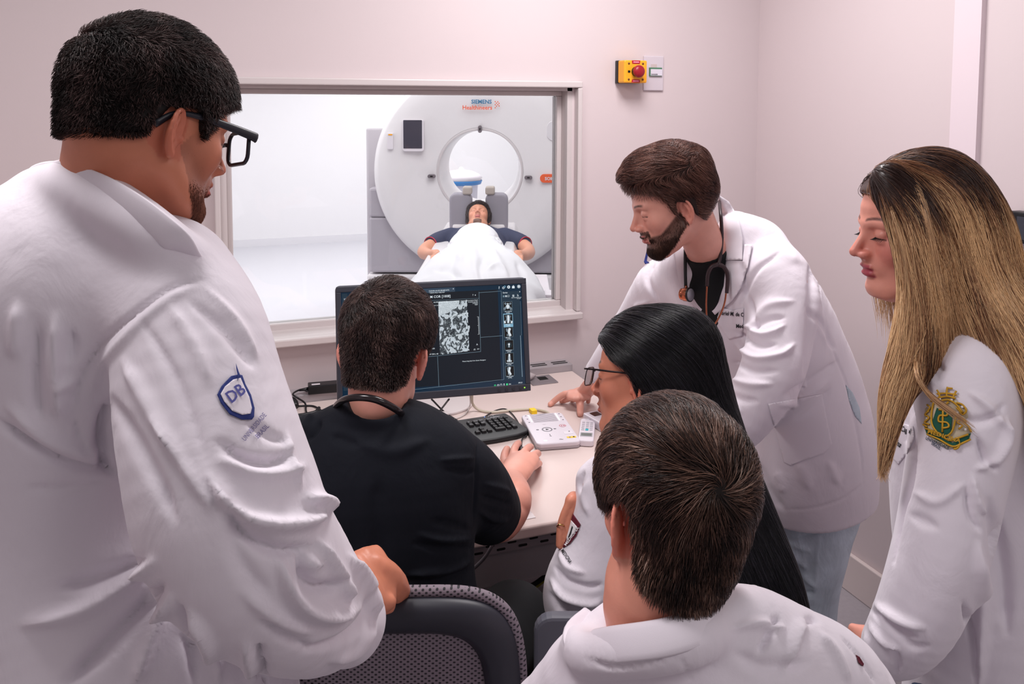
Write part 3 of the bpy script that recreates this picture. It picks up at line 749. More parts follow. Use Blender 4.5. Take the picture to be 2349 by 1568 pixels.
# buttons and power lamp on the bezel
for c_ in ((1886, 1344), (1966, 1334), (2045, 1326), (2124, 1318)):
    u, v = muv(*Z3(*c_)); MB().prism(circle(u, v, .0038, 20), 0, .0018, MON, True).build('menu_button', mat('button_grey', (44,46,54), .4), g)
u, v = muv(*Z3(2170, 1314)); MB().prism(circle(u, v, .0016, 12), 0, .0004, MON).build('power_light', em('led_green', (150,255,60), 2.5), g)
# stand: silver neck and white round foot
cN = on(990, 948); mb = mC-mN*.05
MB().box((-.03, -.012, 0), (.03, .012, .36), frame((cN[0]+.02, cN[1]+.16, DZ+.012), mU*[1, 1, 0]/np.linalg.norm(mU[:2]), nrm(np.array([-mU[1], mU[0], 0])), (0, 0, 1))).build('stand_neck', mat('silver_plastic', (170,170,178), .3, .5), g, .003)
cF = on(1015, 945); cF = cF+np.array([0, .06, 0])
MB().prism([(x, y) for x, y in circle(cF[0], cF[1], .12, 40, .10)], DZ+.0002, DZ+.010, None, True).build('stand_foot', mat('stand_white', (214,206,206), .35), g, .003)

# ---------------------------------------------------------------- keyboard
kO = on(1159, 950, .01); kL = on(1007, 973, .01); kx = nrm((kO-kL)*[1, 1, 0]); ky = np.array([-kx[1], kx[0], 0]); KB = frame((kO[0], kO[1], DZ), kx, ky, (0, 0, 1))
g = thing('keyboard', 'black keyboard on the desk below the monitor', 'keyboard')
out = [(0, 0), (-.46, 0), (-.462, -.17)] + [(-.10, -.182), (-.03, -.178), (.008, -.165), (.018, -.148), (.012, -.11), (.006, -.03)]
MB().prism(out[::-1], .001, .016, KB).build('body', M_black, g, .005, 3)
M_key = mat('key_black', (16,16,20), .45); M_kt = mat('key_print', (205,208,215), .6)
def key(x, y, w=.0165, h=.0165, s=None):
    b = MB(); k = .0022
    v = [(x, y, .015), (x+w, y, .015), (x+w, y+h, .015), (x, y+h, .015), (x+k, y+k, .0225), (x+w-k, y+k, .0225), (x+w-k, y+h-k, .0225), (x+k, y+h-k, .0225)]
    b.add([KB(q) for q in v], [(0,3,2,1),(4,5,6,7),(0,1,5,4),(1,2,6,5),(2,3,7,6),(3,0,4,7)]); o = b.build('key', M_key, g, .0008, 1)
    if s: flat_text('key_letter', s, KB, M_kt, o, h=.0036, x=x+.0038, y=y+.0095, z=.0228, bold=.01)
np_rows = [['Num', '/', '*', '-'], ['7', '8', '9', '+'], ['4', '5', '6', ''], ['1', '2', '3', 'Ent'], ['0', '', ',', '']]
for r_, row in enumerate(np_rows):
    for c_, s_ in enumerate(row):
        if (r_, c_) in ((2, 3), (4, 1), (4, 3)): continue
        w = .0355 if (r_, c_) == (4, 0) else .0165; hh = .0355 if (r_, c_) in ((1, 3), (3, 3)) else .0165
        key(-.084+c_*.019, -.055-r_*.019-(hh-.0165), w, hh, s_)
for c_ in range(3):
    for r_ in range(5):
        if r_ == 2 or (r_ == 3 and c_ != 1): continue
        key(-.148+c_*.019, -.055-r_*.019, s=('Ins', 'Home', 'PgUp', 'Del', 'End', 'PgDn')[r_*3+c_] if r_ < 2 else None)
for r_ in range(5):
    for c_ in range(15):
        if r_ == 4 and 3 < c_ < 10: continue
        key(-.452+c_*.0195, -.055-r_*.019)
key(-.452+4*.0195, -.055-4*.019, .114)
flat_text('maker_mark', 'FUJITSU', KB, M_kt, g, h=.0062, x=-.060, y=-.026, z=.0165, bold=.02)
for i, x in enumerate((-.075, -.062, -.046)):
    MB().prism(circle(x, -.010, .0016, 10), .0155, .0165, KB).build('indicator_light', em('led_blue', (90,150,255), 2) if i == 0 else M_kt, g)

# ---------------------------------------------------------------- intercom console
a, b_, c_, d_ = on(1200, 951, .02), on(1297, 946, .02), on(1324, 1012, .02), on(1226, 1022, .02)
ox = nrm(((b_-a)+(c_-d_))*[1, 1, 0]); oy = np.array([-ox[1], ox[0], 0]); cc = (a+b_+c_+d_)/4; cw = (np.linalg.norm(b_-a)+np.linalg.norm(c_-d_))/2; chh = abs(((a-d_)@oy+(b_-c_)@oy)/2)
IC = frame((cc[0], cc[1], DZ), ox, oy, (0, 0, 1)); sx_, sy_ = cw/2, chh/2
g = thing('intercom_console', 'white scanner intercom console with round play button on the desk', 'control console')
M_con = mat('console_white', (224,218,226), .28)
MB().prism(rrect(cw*.98, chh*.98, .014, 6), .001, .012, IC).build('base', mat('console_base', (190,184,190), .4), g, .002)
MB().prism(rrect(cw, chh, .016, 6), .009, .022, IC).build('top_shell', M_con, g, .004, 3)
M_ink = mat('icon_ink', (40,40,48), .6); M_grey = mat('icon_grey', (120,118,126), .5)
def icq(name, x, y, w, h, m, z=.0222, r=.001): return MB().prism(rrect(w, h, min(r, w/2.1, h/2.1), 3, x*sx_, y*sy_), z, z+.0004, IC).build(name, m, g)
def icring(name, x, y, r, ri, m, n=32, z=.0224):
    MB().add([IC((x*sx_+r*math.cos(2*math.pi*k/n), y*sy_+r*math.sin(2*math.pi*k/n), z)) for k in range(n)]+[IC((x*sx_+ri*math.cos(2*math.pi*k/n), y*sy_+ri*math.sin(2*math.pi*k/n), z)) for k in range(n)], [(k, (k+1) % n, n+(k+1) % n, n+k) for k in range(n)]).build(name, m, g)
b = MB()
for i in range(15):
    y = .93-.038*i
    b.box((-.58*sx_, y*sy_-.0006, .0221), (.58*sx_, y*sy_+.0006, .0225), IC)
b.build('speaker_grille', mat('grille_grey', (176,170,178), .5), g)
for s in (-1, 1): icq('light_strip', s*.66, .68, .0032, sy_*.5, em('strip_white', (255,255,255), 1.4))
flat_text('maker_mark', 'SIEMENS', IC, M_grey, g, h=.004, x=-.01, y=.93*sy_, z=.0228); flat_text('maker_mark', 'Healthineers', IC, M_grey, g, h=.004, x=-.02, y=.86*sy_, z=.0228)
icring('play_ring', -.18, -.12, .0165, .0125, mat('ring_grey', (128,126,134), .35, .4))
MB().add([IC((-.18*sx_-.004, -.12*sy_+.005, .0226)), IC((-.18*sx_-.004, -.12*sy_-.005, .0226)), IC((-.18*sx_+.007, -.12*sy_, .0226))], [(0, 1, 2)]).build('play_mark', M_ink, g)
MB().add([IC((-.18*sx_-.006+k[0], .22*sy_+k[1], .0226)) for k in ((0, 0), (.012, 0), (.006, .009))], [(0, 1, 2)]).build('up_mark', M_con, g)
icq('arrow_mark', -.2, -.48, .0016, .010, M_ink); icq('arrow_mark', -.2, -.56, .006, .0016, M_ink); icq('side_mark', -.62, -.1, .008, .0024, M_grey); icring('side_mark', -.62, -.1, .0042, .003, M_grey, 16); icq('side_mark', .18, -.12, .009, .0024, M_grey); icring('side_mark', .18, -.12, .0036, .0026, M_grey, 16)
icring('stop_button', .62, .05, .0105, .009, mat('stop_red', (196,60,84), .5)); icq('stop_mark', .58, .05, .004, .0046, mat('stop_red', (196,60,84), .5)); icq('stop_mark', .68, .05, .004, .0046, mat('stop_red', (196,60,84), .5))
icq('start_panel', .66, -.42, .027, .022, mat('panel_pale', (232,228,234), .3), r=.003); icring('start_mark', .58, -.40, .0034, .0024, M_ink, 14); icq('start_mark', .74, -.36, .004, .004, M_ink, z=.0228)
icq('radiation_label', .68, -.72, .028, .011, mat('label_yellow', (246,206,30), .5), r=.002); icq('radiation_mark', .60, -.72, .006, .004, M_grey, z=.0228); icq('radiation_mark', .78, -.72, .006, .006, M_ink, z=.0228, r=.003)
for p in ((-.8, .88), (-.8, .66), (-.8, .42), (.82, .88), (.82, .66), (.82, .44)): icq('small_mark', p[0], p[1], .005, .0028, M_ink)
icring('key_mark', .14, -.8, .0034, .0024, M_ink, 14); icq('key_mark', .22, -.82, .005, .0014, M_ink); disc_ = icq('lamp_button', -.55, -.82, .011, .009, em('lamp_white', (255,255,255), 1.2), r=.004)

# ---------------------------------------------------------------- air-conditioner remote, lying upside down
a, b_, c_, d_ = on(1331, 962, .015), on(1365, 963, .015), on(1363, 1015, .015), on(1327, 1012, .015)
ox = nrm(((b_-a)+(c_-d_))*[1, 1, 0]); oy = np.array([-ox[1], ox[0], 0]); cc = (a+b_+c_+d_)/4; cw = (np.linalg.norm(b_-a)+np.linalg.norm(c_-d_))/2; chh = abs(((a-d_)@oy+(b_-c_)@oy)/2)
RC = frame((cc[0], cc[1], DZ), ox, oy, (0, 0, 1))
g = thing('remote_control', 'small white remote control with grey screen and teal button on the desk', 'remote control')
MB().prism(rrect(cw, chh, .010, 6), .001, .02, RC).build('shell', M_con, g, .004, 3)
MB().prism(rrect(cw*.8, chh*.17, .002, 3, 0, -chh*.25), .0202, .0206, RC).build('screen_border', mat('border_grey', (170,170,176), .4), g)
MB().prism(rrect(cw*.68, chh*.11, .001, 3, 0, -chh*.25), .0206, .021, RC).build('screen', mat('lcd_grey', (112,120,118), .3), g)
for i in range(3):
    for j in range(5):
        teal = (i == 1 and j == 4)
        MB().prism(rrect(cw*.2, chh*(.045 if not teal else .065), .0018, 3, (i-1)*cw*.27, chh*(.30-.085*j)), .0202, .0216, RC).build('button', mat('teal_button', (40,176,190), .4) if teal else mat('button_pale', (196,192,200), .4), g)
flat_text('maker_mark', 'FUJITSU', lambda q: RC((-q[0], -q[1], q[2])), M_ink, g, h=.0036, x=-cw*.2, y=-chh*.44, z=.0206)
# white power strip with a dark window
a = on(1354, 962); r0 = nrm((on(1392, 972)-on(1350, 948))*[1, 1, 0]); r1 = np.array([-r0[1], r0[0], 0])
PS = frame((a[0]+.005, a[1], DZ), r0, r1, (0, 0, 1))
g = thing('power_strip', 'white plastic box with a dark square window beside the remote', 'power strip')
MB().prism(rrect(.18, .06, .006, 4, .09, -.005), .001, .028, PS).build('housing', M_con, g, .003)
MB().prism(rrect(.03, .03, .003, 3, .028, -.004), .0282, .0288, PS).build('window', mat('brown_window', (62,38,34), .3), g)
for x in (.085, .13): MB().prism(circle(x, -.005, .016, 20), .0282, .0286, PS).build('socket', M_grey, g)
# thin clear sheet near the desk edge
p = on(1203, 1182); tag(MB().box((p[0]-.06, p[1]-.02, DZ+.0002), (p[0]+.022, p[1]+.05, DZ+.0012)).build('plastic_sheet', mat('pale_sheet', (206,196,198), .15)), 'small thin pale plastic sheet lying near the desk edge', 'sheet')
# mouse under the seated man's hand
mo = on(1196, 1040, .02)
MS = frame((mo[0], mo[1], DZ), kx, ky, (0, 0, 1))
g = thing('computer_mouse', 'black computer mouse under the hand of the man in black scrubs', 'computer mouse')
V_, F_ = polygonise([('u', ell(MS((0, 0, .006)), (.031, .052, .030), kx, ky, (0, 0, 1)), 0), ('i', half((0, 0, DZ+.001), (0, 0, -1)), .004)], .002, MS((0, 0, 0))-.08, MS((0, 0, 0))+.08)
link('shell', np_mesh('shell', V_, F_), M_black, g)
MB().tube([MS((0, .03, .032)), MS((0, .042, .026))], .003, 8).build('scroll_wheel', M_charcoal, g)
# black power brick on the runway
a, b_ = PZ(707, 905, DZ+.027), PZ(800, 897, DZ+.027); ax_ = nrm((b_-a)*[1, 1, 0]); ay_ = np.array([-ax_[1], ax_[0], 0])
g = thing('power_adapter', 'black rectangular power adapter on the cable runway left of the monitor', 'power adapter')
PB = frame((a[0], a[1], DZ+.0255), ax_, ay_, (0, 0, 1)); MB().box((0, 0, 0), (.15, .045, .03), PB).build('case', M_black, g, .003)
MB().box((.012, .01, .0301), (.04, .022, .0306), PB).build('white_label', M_white, g)
MB().tube([PB((.002, .02, .015)), PB((-.03, .02, .013))], [.007, .004], 8).build('plug', M_black, g)
# cables
def cable(name, pts, r, m, label, cat='cable', n=8):
    """pts rows: pixel x, pixel y, height above the desk"""
    q = catmull(np.array([on(x, y, z) for x, y, z in pts]), 8); o = MB().tube(q, r, n).build(name, m)
    return tag(o, label, cat)
cable('adapter_cable', [(705, 897, .04), (690, 893, .04), (672, 903, .045), (684, 913, .035), (700, 925, .01), (703, 945, .004), (720, 960, .004)], .003, M_black, 'thin black cable looping from the power adapter down to the desk')
cable('plug_cable', [(620, 912, .03), (645, 909, .03), (664, 910, .035), (671, 920, .02)], .0045, M_black, 'ribbed black cable at far left of the runway')
g = thing('cable_splitter', 'black moulded cable splitter hanging off the runway', 'cable splitter')
q = np.array([on(668, 914, .03), on(673, 922, .025), on(679, 933, .016)]); MB().tube(catmull(q, 4), [.008, .010, .012, .013, .013, .014, .013, .012, .010][:9], 12).build('body', M_black, g)
for dx in (-6, 2, 6): MB().tube(catmull(np.array([on(676, 933, .014), on(674+dx, 943, .006), on(672+dx*1.6, 956, .004)]), 4), .0018, 6).build('wire', M_black, g)
cable('desk_cable', [(682, 931, .004), (705, 930, .004), (722, 932, .004), (745, 945, .004), (790, 960, .004)], .003, M_black, 'black cable running right across the desk from the splitter')
cable('bundled_cable', [(640, 965, .004), (668, 955, .006), (700, 950, .006), (724, 944, .008), (732, 935, .012)], .006, M_black, 'thick black cable bundle tied at its end on the desk')
cable('monitor_cable', [(938, 905, .12), (970, 935, .03), (1000, 950, .005), (1012, 938, .02), (1030, 915, .08)], .003, M_black, 'thin black cable looping below the monitor')
cable('keyboard_cable', [(990, 915, .06), (1020, 945, .006), (1050, 965, .004), (1075, 985, .004)], .003, M_black, 'black cable running from the monitor to the keyboard')
cable('mouse_cable', [(1108, 958, .004), (1135, 942, .004), (1160, 938, .004), (1180, 955, .004), (1198, 985, .004), (1208, 998, .006), (1198, 1006, .006), (1196, 1022, .01)], .0022, M_black, 'thin black mouse cable curving around the keyboard corner')
cable('white_cable', [(1083, 900, .08), (1084, 925, .03), (1100, 940, .006), (1130, 945, .005), (1170, 941, .005), (1220, 938, .005), (1250, 943, .006), (1262, 950, .012)], .0045, mat('cable_cream', (196,186,170), .45), 'cream cable with yellow tag running to the intercom console')
p = on(1224, 938, .012); tag(MB().box((p[0]-.012, p[1]-.016, DZ+.001), (p[0]+.006, p[1]+.010, DZ+.013)).build('cable_tag', mat('label_yellow', (246,206,30), .5)), 'yellow tag wrapped around the cream cable', 'cable tag')
cable('white_cable', [(1078, 903, .08), (1078, 930, .01), (1066, 950, .004), (1040, 962, .004), (1020, 968, .004)], .002, mat('cable_pale', (200,192,190), .5), 'thin pale cable hanging below the monitor')
# cables under the desk
q = catmull(np.array([P(1152, 1180, 1.98), P(1150, 1212, 1.89), P(1132, 1245, 1.85), P(1112, 1278, 1.86), P(1080, 1310, 1.9)]), 6); tag(MB().tube(q, .004, 8).build('grey_cable', mat('cable_grey', (96,92,98), .5)), 'grey cable hanging in front of the metal channel under the desk', 'cable')
for k, (c_, nm) in enumerate((((24,22,24), 'black'), ((170,158,40), 'yellow'))):
    q = catmull(np.array([P(1290, 1290+6*k, 2.3), P(1255, 1318+6*k, 2.25), P(1225, 1340+7*k, 2.25), P(1190, 1355, 2.3)]), 6); tag(MB().tube(q, .007-.002*k, 8).build('floor_cable', mat('cable_'+nm, c_, .5)), nm+' cable drooping below the desk beside the woman\'s sleeve', 'cable')
# ---------------------------------------------------------------- CT scanner seen through the window
sc = P(1101, 393, 7.0); fwd = nrm(np.array([CAM[0]-sc[0], CAM[1]-sc[1], 0])); fwd = nrm(fwd+np.array([-.05, .0, 0])); sx = np.array([fwd[1]*-1, fwd[0], 0]); 
if sx@RT < 0: sx = -sx
GT = frame(sc, sx, (0, 0, 1), fwd)       # x right, y up, z towards the viewer
g = thing('ct_scanner', 'large white round CT scanner with open bore beyond the window', 'CT scanner')
M_gan = mat('gantry_white', (226,222,224), .3, coat=.3); M_gang = mat('gantry_grey', (176,170,178), .45)
RO, RI = .90, .345
def ring(prof, n=96, M=GT):
    v = []; f = []; m = len(prof)
    for k in range(n):
        a = 2*math.pi*k/n
        for r, z in prof: v.append(M((r*math.cos(a), r*math.sin(a), z)))
    for k in range(n):
        for i in range(m-1):
            a, b = k*m+i, k*m+i+1; c, d = ((k+1) % n)*m+i+1, ((k+1) % n)*m+i; f.append((a, b, c, d))
    return v, f
v, f = ring([(RI-.02, -.75), (RI-.01, -.25), (RI, -.06), (RI+.012, -.005), (RI+.03, 0), (RI+.1, .0), (RI+.24, .035), (RO-.16, .05), (RO-.05, .045), (RO-.012, .02), (RO, -.03), (RO, -.3)])
MB().add(v, f, True).build('gantry_cover', M_gan, g)
v, f = ring([(RI+.002, .0), (RI+.012, .004), (RI+.02, .001)]); MB().add(v, f, True).build('bore_ring', mat('ring_line', (205,198,200), .35), g)
yb = -(sc[2])
b = MB(); w = RO+.10
b.box((-w, yb, -.62), (-.37, .36, -.2), GT).box((.37, yb, -.62), (w, .36, -.2), GT).box((-.3705, yb, -.62), (.3705, -.37, -.2), GT).box((-.3705, .37, -.62), (.3705, .5, -.2), GT).build('rear_housing', mat('housing_grey', (196,190,196), .45), g, .02)
b = MB(); b.box((-w+.05, yb+.30, -.25), (w-.05, -.40, -.04), GT).box((-w+.05, -.3995, -.25), (-.40, -.15, -.04), GT).box((.40, -.3995, -.25), (w-.05, -.15, -.04), GT).build('base_panel', M_gang, g, .02)
MB().box((-w+.03, yb, -.25), (w-.03, yb+.285, -.02), GT).build('plinth', M_gan, g, .02)
def gp(px, py, z=.05):                   # measured place on the gantry face
    r = ray(px, py); o_ = sc+fwd*z; t = ((o_-CAM)@fwd)/(r@fwd); q = CAM+r*t-sc; return q@sx, q[2]
a = gp(924, 274); c = gp(973, 347)
MB().prism(rrect(abs(c[0]-a[0]), abs(c[1]-a[1]), .02, 5, (a[0]+c[0])/2, (a[1]+c[1])/2), .03, .075, GT).build('tablet_frame', M_white, g, .005)
a = gp(926, 275); c = gp(969, 340)
MB().prism(rrect(abs(c[0]-a[0]), abs(c[1]-a[1]), .004, 3, (a[0]+c[0])/2, (a[1]+c[1])/2), .075, .078, GT).build('tablet_screen', mat('tablet_dark', (64,62,74), .2), g)
a = gp(889, 305); c = gp(903, 342)
o = MB().prism(rrect(abs(c[0]-a[0]), abs(c[1]-a[1]), .008, 4, (a[0]+c[0])/2, (a[1]+c[1])/2), .03, .075, GT).build('control_holder', M_white, g, .003)
a = gp(892, 307); c = gp(901, 310); MB().box((a[0], c[1], .076), (c[0], a[1], .078), GT).build('yellow_mark', M_yellow, o)
for (px, py, w_, h_) in ((1101, 296, .032, .062), (990, 404, .066, .03), (1212, 407, .066, .03)):
    q = gp(px, py, .03); b = MB().prism(rrect(w_, h_, min(w_, h_)/2.05, 6, q[0], q[1]), .0, .045, GT); o = b.build('laser_window', mat('laser_grey', (112,104,110), .3), g, .002)
    MB().prism(rrect(w_*.35, h_*.35, min(w_, h_)*.15, 4, q[0], q[1]), .045, .047, GT).build('laser_lens', M_slot, o)
q = gp(1276, 300, .05); b = MB(); b.prism(rrect(.16, .17, .06, 6, q[0], q[1]), .035, .052, GT).build('side_handle', mat('handle_white', (216,212,216), .4), g, .004)
M_sb = mat('logo_teal', (40,110,150), .5); M_so = mat('logo_orange', (226,90,50), .5)
q = gp(1128, 238, .06); flat_text('maker_logo', 'SIEMENS', GT, M_sb, g, h=.032, x=q[0], y=q[1]+.002, z=.062, bold=.03, align='r')
q = gp(1129, 250, .06); flat_text('maker_logo', 'Healthineers', GT, M_so, g, h=.034, x=q[0], y=q[1]-.004, z=.062, bold=.02, align='r')
for dx, dy in ((0, 0), (.012, .014), (.012, -.014), (.024, 0), (.024, .026), (.036, .012), (.036, -.012), (0, .028), (0, -.028)):
    q = gp(1136, 240, .06); MB().prism(circle(q[0]+dx*.9, q[1]+dy*.9, .005, 8), .060, .062, GT).build('logo_dots', M_so, g)
q = gp(1262, 409, .05); MB().prism(rrect(.17, .072, .034, 6, q[0], q[1]), .04, .056, GT).build('name_badge', mat('badge_orange', (232,96,52), .4), g, .002)
flat_text('badge_text', 'SOMATOM', GT, M_white, g, h=.026, x=q[0]-.045, y=q[1]-.014, z=.058, bold=.03)
# a second machine part glimpsed through the bore: white domed injector stand
ic = P(1058, 410, 9.2)
g = thing('injector_stand', 'white domed stand with blue band seen through the scanner bore', 'medical stand')
def lathe(prof, c, n=40):
    v = [(c[0]+r*math.cos(2*math.pi*k/n), c[1]+r*math.sin(2*math.pi*k/n), z) for r, z in prof for k in range(n)]
    return v, [(i*n+k, i*n+(k+1) % n, (i+1)*n+(k+1) % n, (i+1)*n+k) for i in range(len(prof)-1) for k in range(n)]
z0 = ic[2]
MB().add(*lathe([(.22, z0-.015), (.235, z0+.02), (.20, z0+.055), (.12, z0+.09), (.03, z0+.105), (.02, z0+.13), (.001, z0+.135)], ic), True).build('domed_top', M_white, g)
MB().add(*lathe([(.15, z0-.07), (.22, z0-.055), (.235, z0-.015), (.228, z0-.01)], ic), True).build('blue_band', mat('band_blue', (20,120,190), .3), g)
MB().add(*lathe([(.19, 0), (.185, .5), (.175, z0-.3), (.185, z0-.06)], ic), True).build('column', mat('column_grey', (212,210,220), .4), g)
MB().box((ic[0]-.25, ic[1]-.2, 0), (ic[0]+.25, ic[1]+.2, .3)).build('base', M_white, g, .02)
# patient couch
ta = P(1097, 560, 5.8); cd = nrm(np.array([fwd[0], fwd[1], 0]))
TZ = .86; hd = PZ(1097, 530, TZ); hd = sc-fwd*0; 
head_xy = P(1097, 500, 6.15)
CT_ = frame((head_xy[0], head_xy[1], 0), sx, cd, (0, 0, 1))      # x right, y towards the viewer, z up
g = thing('patient_couch', 'white scanner couch extending from the bore toward the window', 'patient couch')
MB().prism([(-.30, .74), (-.27, .70), (.27, .70), (.30, .74), (.27, .80), (-.27, .80)], -.5, 2.3, lambda q: CT_((q[0], q[2], q[1]))).build('couch_top', M_gan, g, .01)
MB().box((-.25, .9, 0), (.25, 2.1, .7), CT_).build('couch_base', M_gang, g, .03)
MB().box((-.2, -.25, .80), (.2, -.05, .85), CT_).build('head_extension', M_gan, g, .02)
for i, x in enumerate((.40, .46)):
    MB().box((x-.02, 1.6, .66), (x+.03, 1.72, .73), CT_).build('control_grip', M_white, g, .01)
MB().box((.29, 1.0, .66), (.48, 2.3, .69), CT_).build('side_shelf', M_white, g, .006)
g = thing('head_support', 'grey padded head support behind the patient\'s head', 'head support')
for s in (-1, 1):
    MB().prism(rrect(.17, .30, .05, 6, s*.135, .93), -.16, -.06, lambda q: CT_((q[0], q[2], q[1]))).build('side_pad', mat('pad_grey', (150,146,156), .6), g, .02, 3)
    MB().prism(rrect(.07, .06, .015, 4, s*.085, 1.10), -.14, -.05, lambda q: CT_((q[0], q[2], q[1]))).build('top_clip', mat('clip_beige', (176,166,158), .6), g, .01)
# ---------------------------------------------------------------- heads, hair and bodies
RNG = np.random.default_rng(7)
def nrm_rows(a): return a/np.maximum(1e-6, np.linalg.norm(a, axis=1))[:, None]
def hframe(o, y, z, s=1.0):
    """head frame at the ear line: x to the subject's right, y forward, z up"""
    Y = nrm(y); Z = nrm(np.asarray(z)-Y*(np.asarray(z)@Y)); X = np.cross(Y, Z)
    return dict(o=np.asarray(o, float), R=np.array([X, Y, Z]), s=s)
def hw(H, *p): return H['o']+(np.array(p[:3], float)@H['R'])*H['s']
def hl(H, X): return ((X-H['o'])@H['R'].T)/H['s']
_zt = [-.112, -.104, -.088, -.066, -.045, -.02, .0, .03, .055, .075]
_ft = [.060, .080, .087, .085, .086, .087, .088, .091, .088, .075]
_bt = [.040, .014, -.012, -.036, -.055, -.07, -.08, -.085, -.08, -.06]
_wt = [.020, .030, .043, .054, .0595, .0635, .066, .067, .064, .055]
def face_prim(H, w=1.0):
    def f(X):
        L = hl(H, X.astype(np.float64)); z = np.clip(L[:, 2], _zt[0], _zt[-1])
        fr = np.interp(z, _zt, _ft); bk = np.interp(z, _zt, _bt); wd = np.interp(z, _zt, _wt)*w
        cy = (fr+bk)/2; hy = (fr-bk)/2; n = 2.15
        q = (np.abs(L[:, 0]/wd)**n+np.abs((L[:, 1]-cy)/hy)**n)**(1/n)
        d = (q-1)*np.minimum(wd, hy); dz = np.abs(L[:, 2]-z)
        return (np.where(dz > 0, np.sqrt(np.maximum(d, 0)**2+dz**2), d)*H['s']).astype(np.float32)
    return ('F', f, H['o'], .18*H['s'])
def E(H, c, r, rot=None):
    R = H['R']
    if rot is not None: R = rot@R
    return ell(hw(H, *c), np.array(r)*H['s'], *R)
def CH(H, pts, k=3):
    return chain([tuple(hw(H, *p))+(p[3]*H['s'],) for p in pts], k=k)
def skull_ops(H, w=1.0):
    return [('u', E(H, (0, -.008, .046), (.077, .100, .091)), 0), ('u', face_prim(H, w), .02*H['s'])]
def head_ops(H, w=1.0, nose=1.0, chin=1.0, lips=1.0, ears=(1, -1), jaw=1.0, mouth_open=0, eo=0):
    s = H['s']; o = skull_ops(H, w); A = o.append
    for q in (1, -1):
        A(('u', CH(H, [(q*.055*w, .004, -.050, .014*jaw), (q*.047*w, .035, -.078, .014*jaw), (q*.022, .066, -.098, .012*jaw)]), .02*s))
        A(('u', E(H, (q*.040*w, .060, -.018), (.022, .021, .022)), .02*s))
    A(('u', CH(H, [(-.042, .078, .026, .008), (-.018, .089, .024, .008), (.018, .089, .024, .008), (.042, .078, .026, .008)]), .012*s))
    for q in (1, -1): A(('s', E(H, (q*.032, .098, .006), (.019, .013, .013)), .014*s))
    n = nose
    A(('u', CH(H, [(0, .080, .024, .012), (0, .083, -.005, .014), (0, .084, -.032, .018)]), .006*s))
    A(('u', CH(H, [(0, .088, .022, .0075), (0, .097*1+.004*(n-1), .004, .007), (0, .107+.012*(n-1), -.014, .0078), (0, .113+.014*(n-1), -.024, .0088)]), .009*s))
    for q in (1, -1):
        A(('u', E(H, (q*.0115, .100+.01*(n-1), -.029), (.0085, .012, .0075)), .006*s))
        A(('s', E(H, (q*.0065, .1075+.01*(n-1), -.0365), (.0032, .005, .004)), .003*s))
    A(('u', E(H, (0, .077, -.050), (.028, .018, .022)), .012*s))
    A(('u', E(H, (0, .0945, -.0505), (.021, .0065*lips, .0052)), .004*s)); A(('u', E(H, (0, .0925, -.0625-mouth_open*.5), (.0185, .0075*lips, .0062)), .004*s))
    A(('s', CH(H, [(-.023, .088, -.0575, .0012), (-.01, .1005, -.0562, .0016+mouth_open), (.01, .1005, -.0562, .0016+mouth_open), (.023, .088, -.0575, .0012)]), .003*s))
    A(('u', E(H, (0, .0745, -.091), (.024*chin, .017, .016)), .016*s))
    for q in (1, -1):
        A(('u', E(H, (q*.0315, .0765, .0045), (.0125, .0125, .0125)), .001*s))
        A(('u', E(H, (q*.0315, .0775, .009), (.0152, .0132, .0098)), .0025*s)); A(('u', E(H, (q*.0315, .0765, -.004), (.0148, .0122, .0072)), .003*s))
    for q in ears:
        c = np.array([q*(.0745*w+eo), -.010, -.009]); eN = nrm([q*(.86-eo*14), .5+eo*10, -.02]); eY = nrm([q*(.46+eo*14), -.86, .14]); eZ = nrm(np.cross(eY, eN)*(-q)); 
        if eZ[2] < 0: eZ = -eZ
        ep = lambda a, b, n_: tuple(c+eY*a+eZ*b+eN*n_)
        R3 = np.array([eN, eY, eZ])@np.eye(3)
        A(('u', E(H, ep(.002, 0, 0), (.0045, .0155, .029), R3), .003*s))
        A(('s', E(H, ep(.001, -.001, .0068), (.0065, .0085, .013), R3), .003*s))
        rim = [(-.009, .006, .002), (-.008, .020, .003), (.002, .030, .004), (.013, .025, .005), (.0185, .010, .006), (.0165, -.006, .005), (.009, -.019, .004), (.001, -.027, .003)]
        A(('u', CH(H, [ep(*p)+(.0036,) for p in rim]), .002*s))
        A(('u', CH(H, [ep(.004, .020, .004)+(.0026,), ep(.0095, .006, .0045)+(.003,), ep(.006, -.010, .004)+(.0026,)]), .002*s))
        A(('u', E(H, ep(-.0015, -.026, .002), (.0045, .0068, .0075), R3), .003*s)); A(('u', E(H, ep(-.011, -.003, .003), (.005, .004, .006), R3), .002*s))
    return o
def lerp(a, b, t): return a*(1-t)+b*t
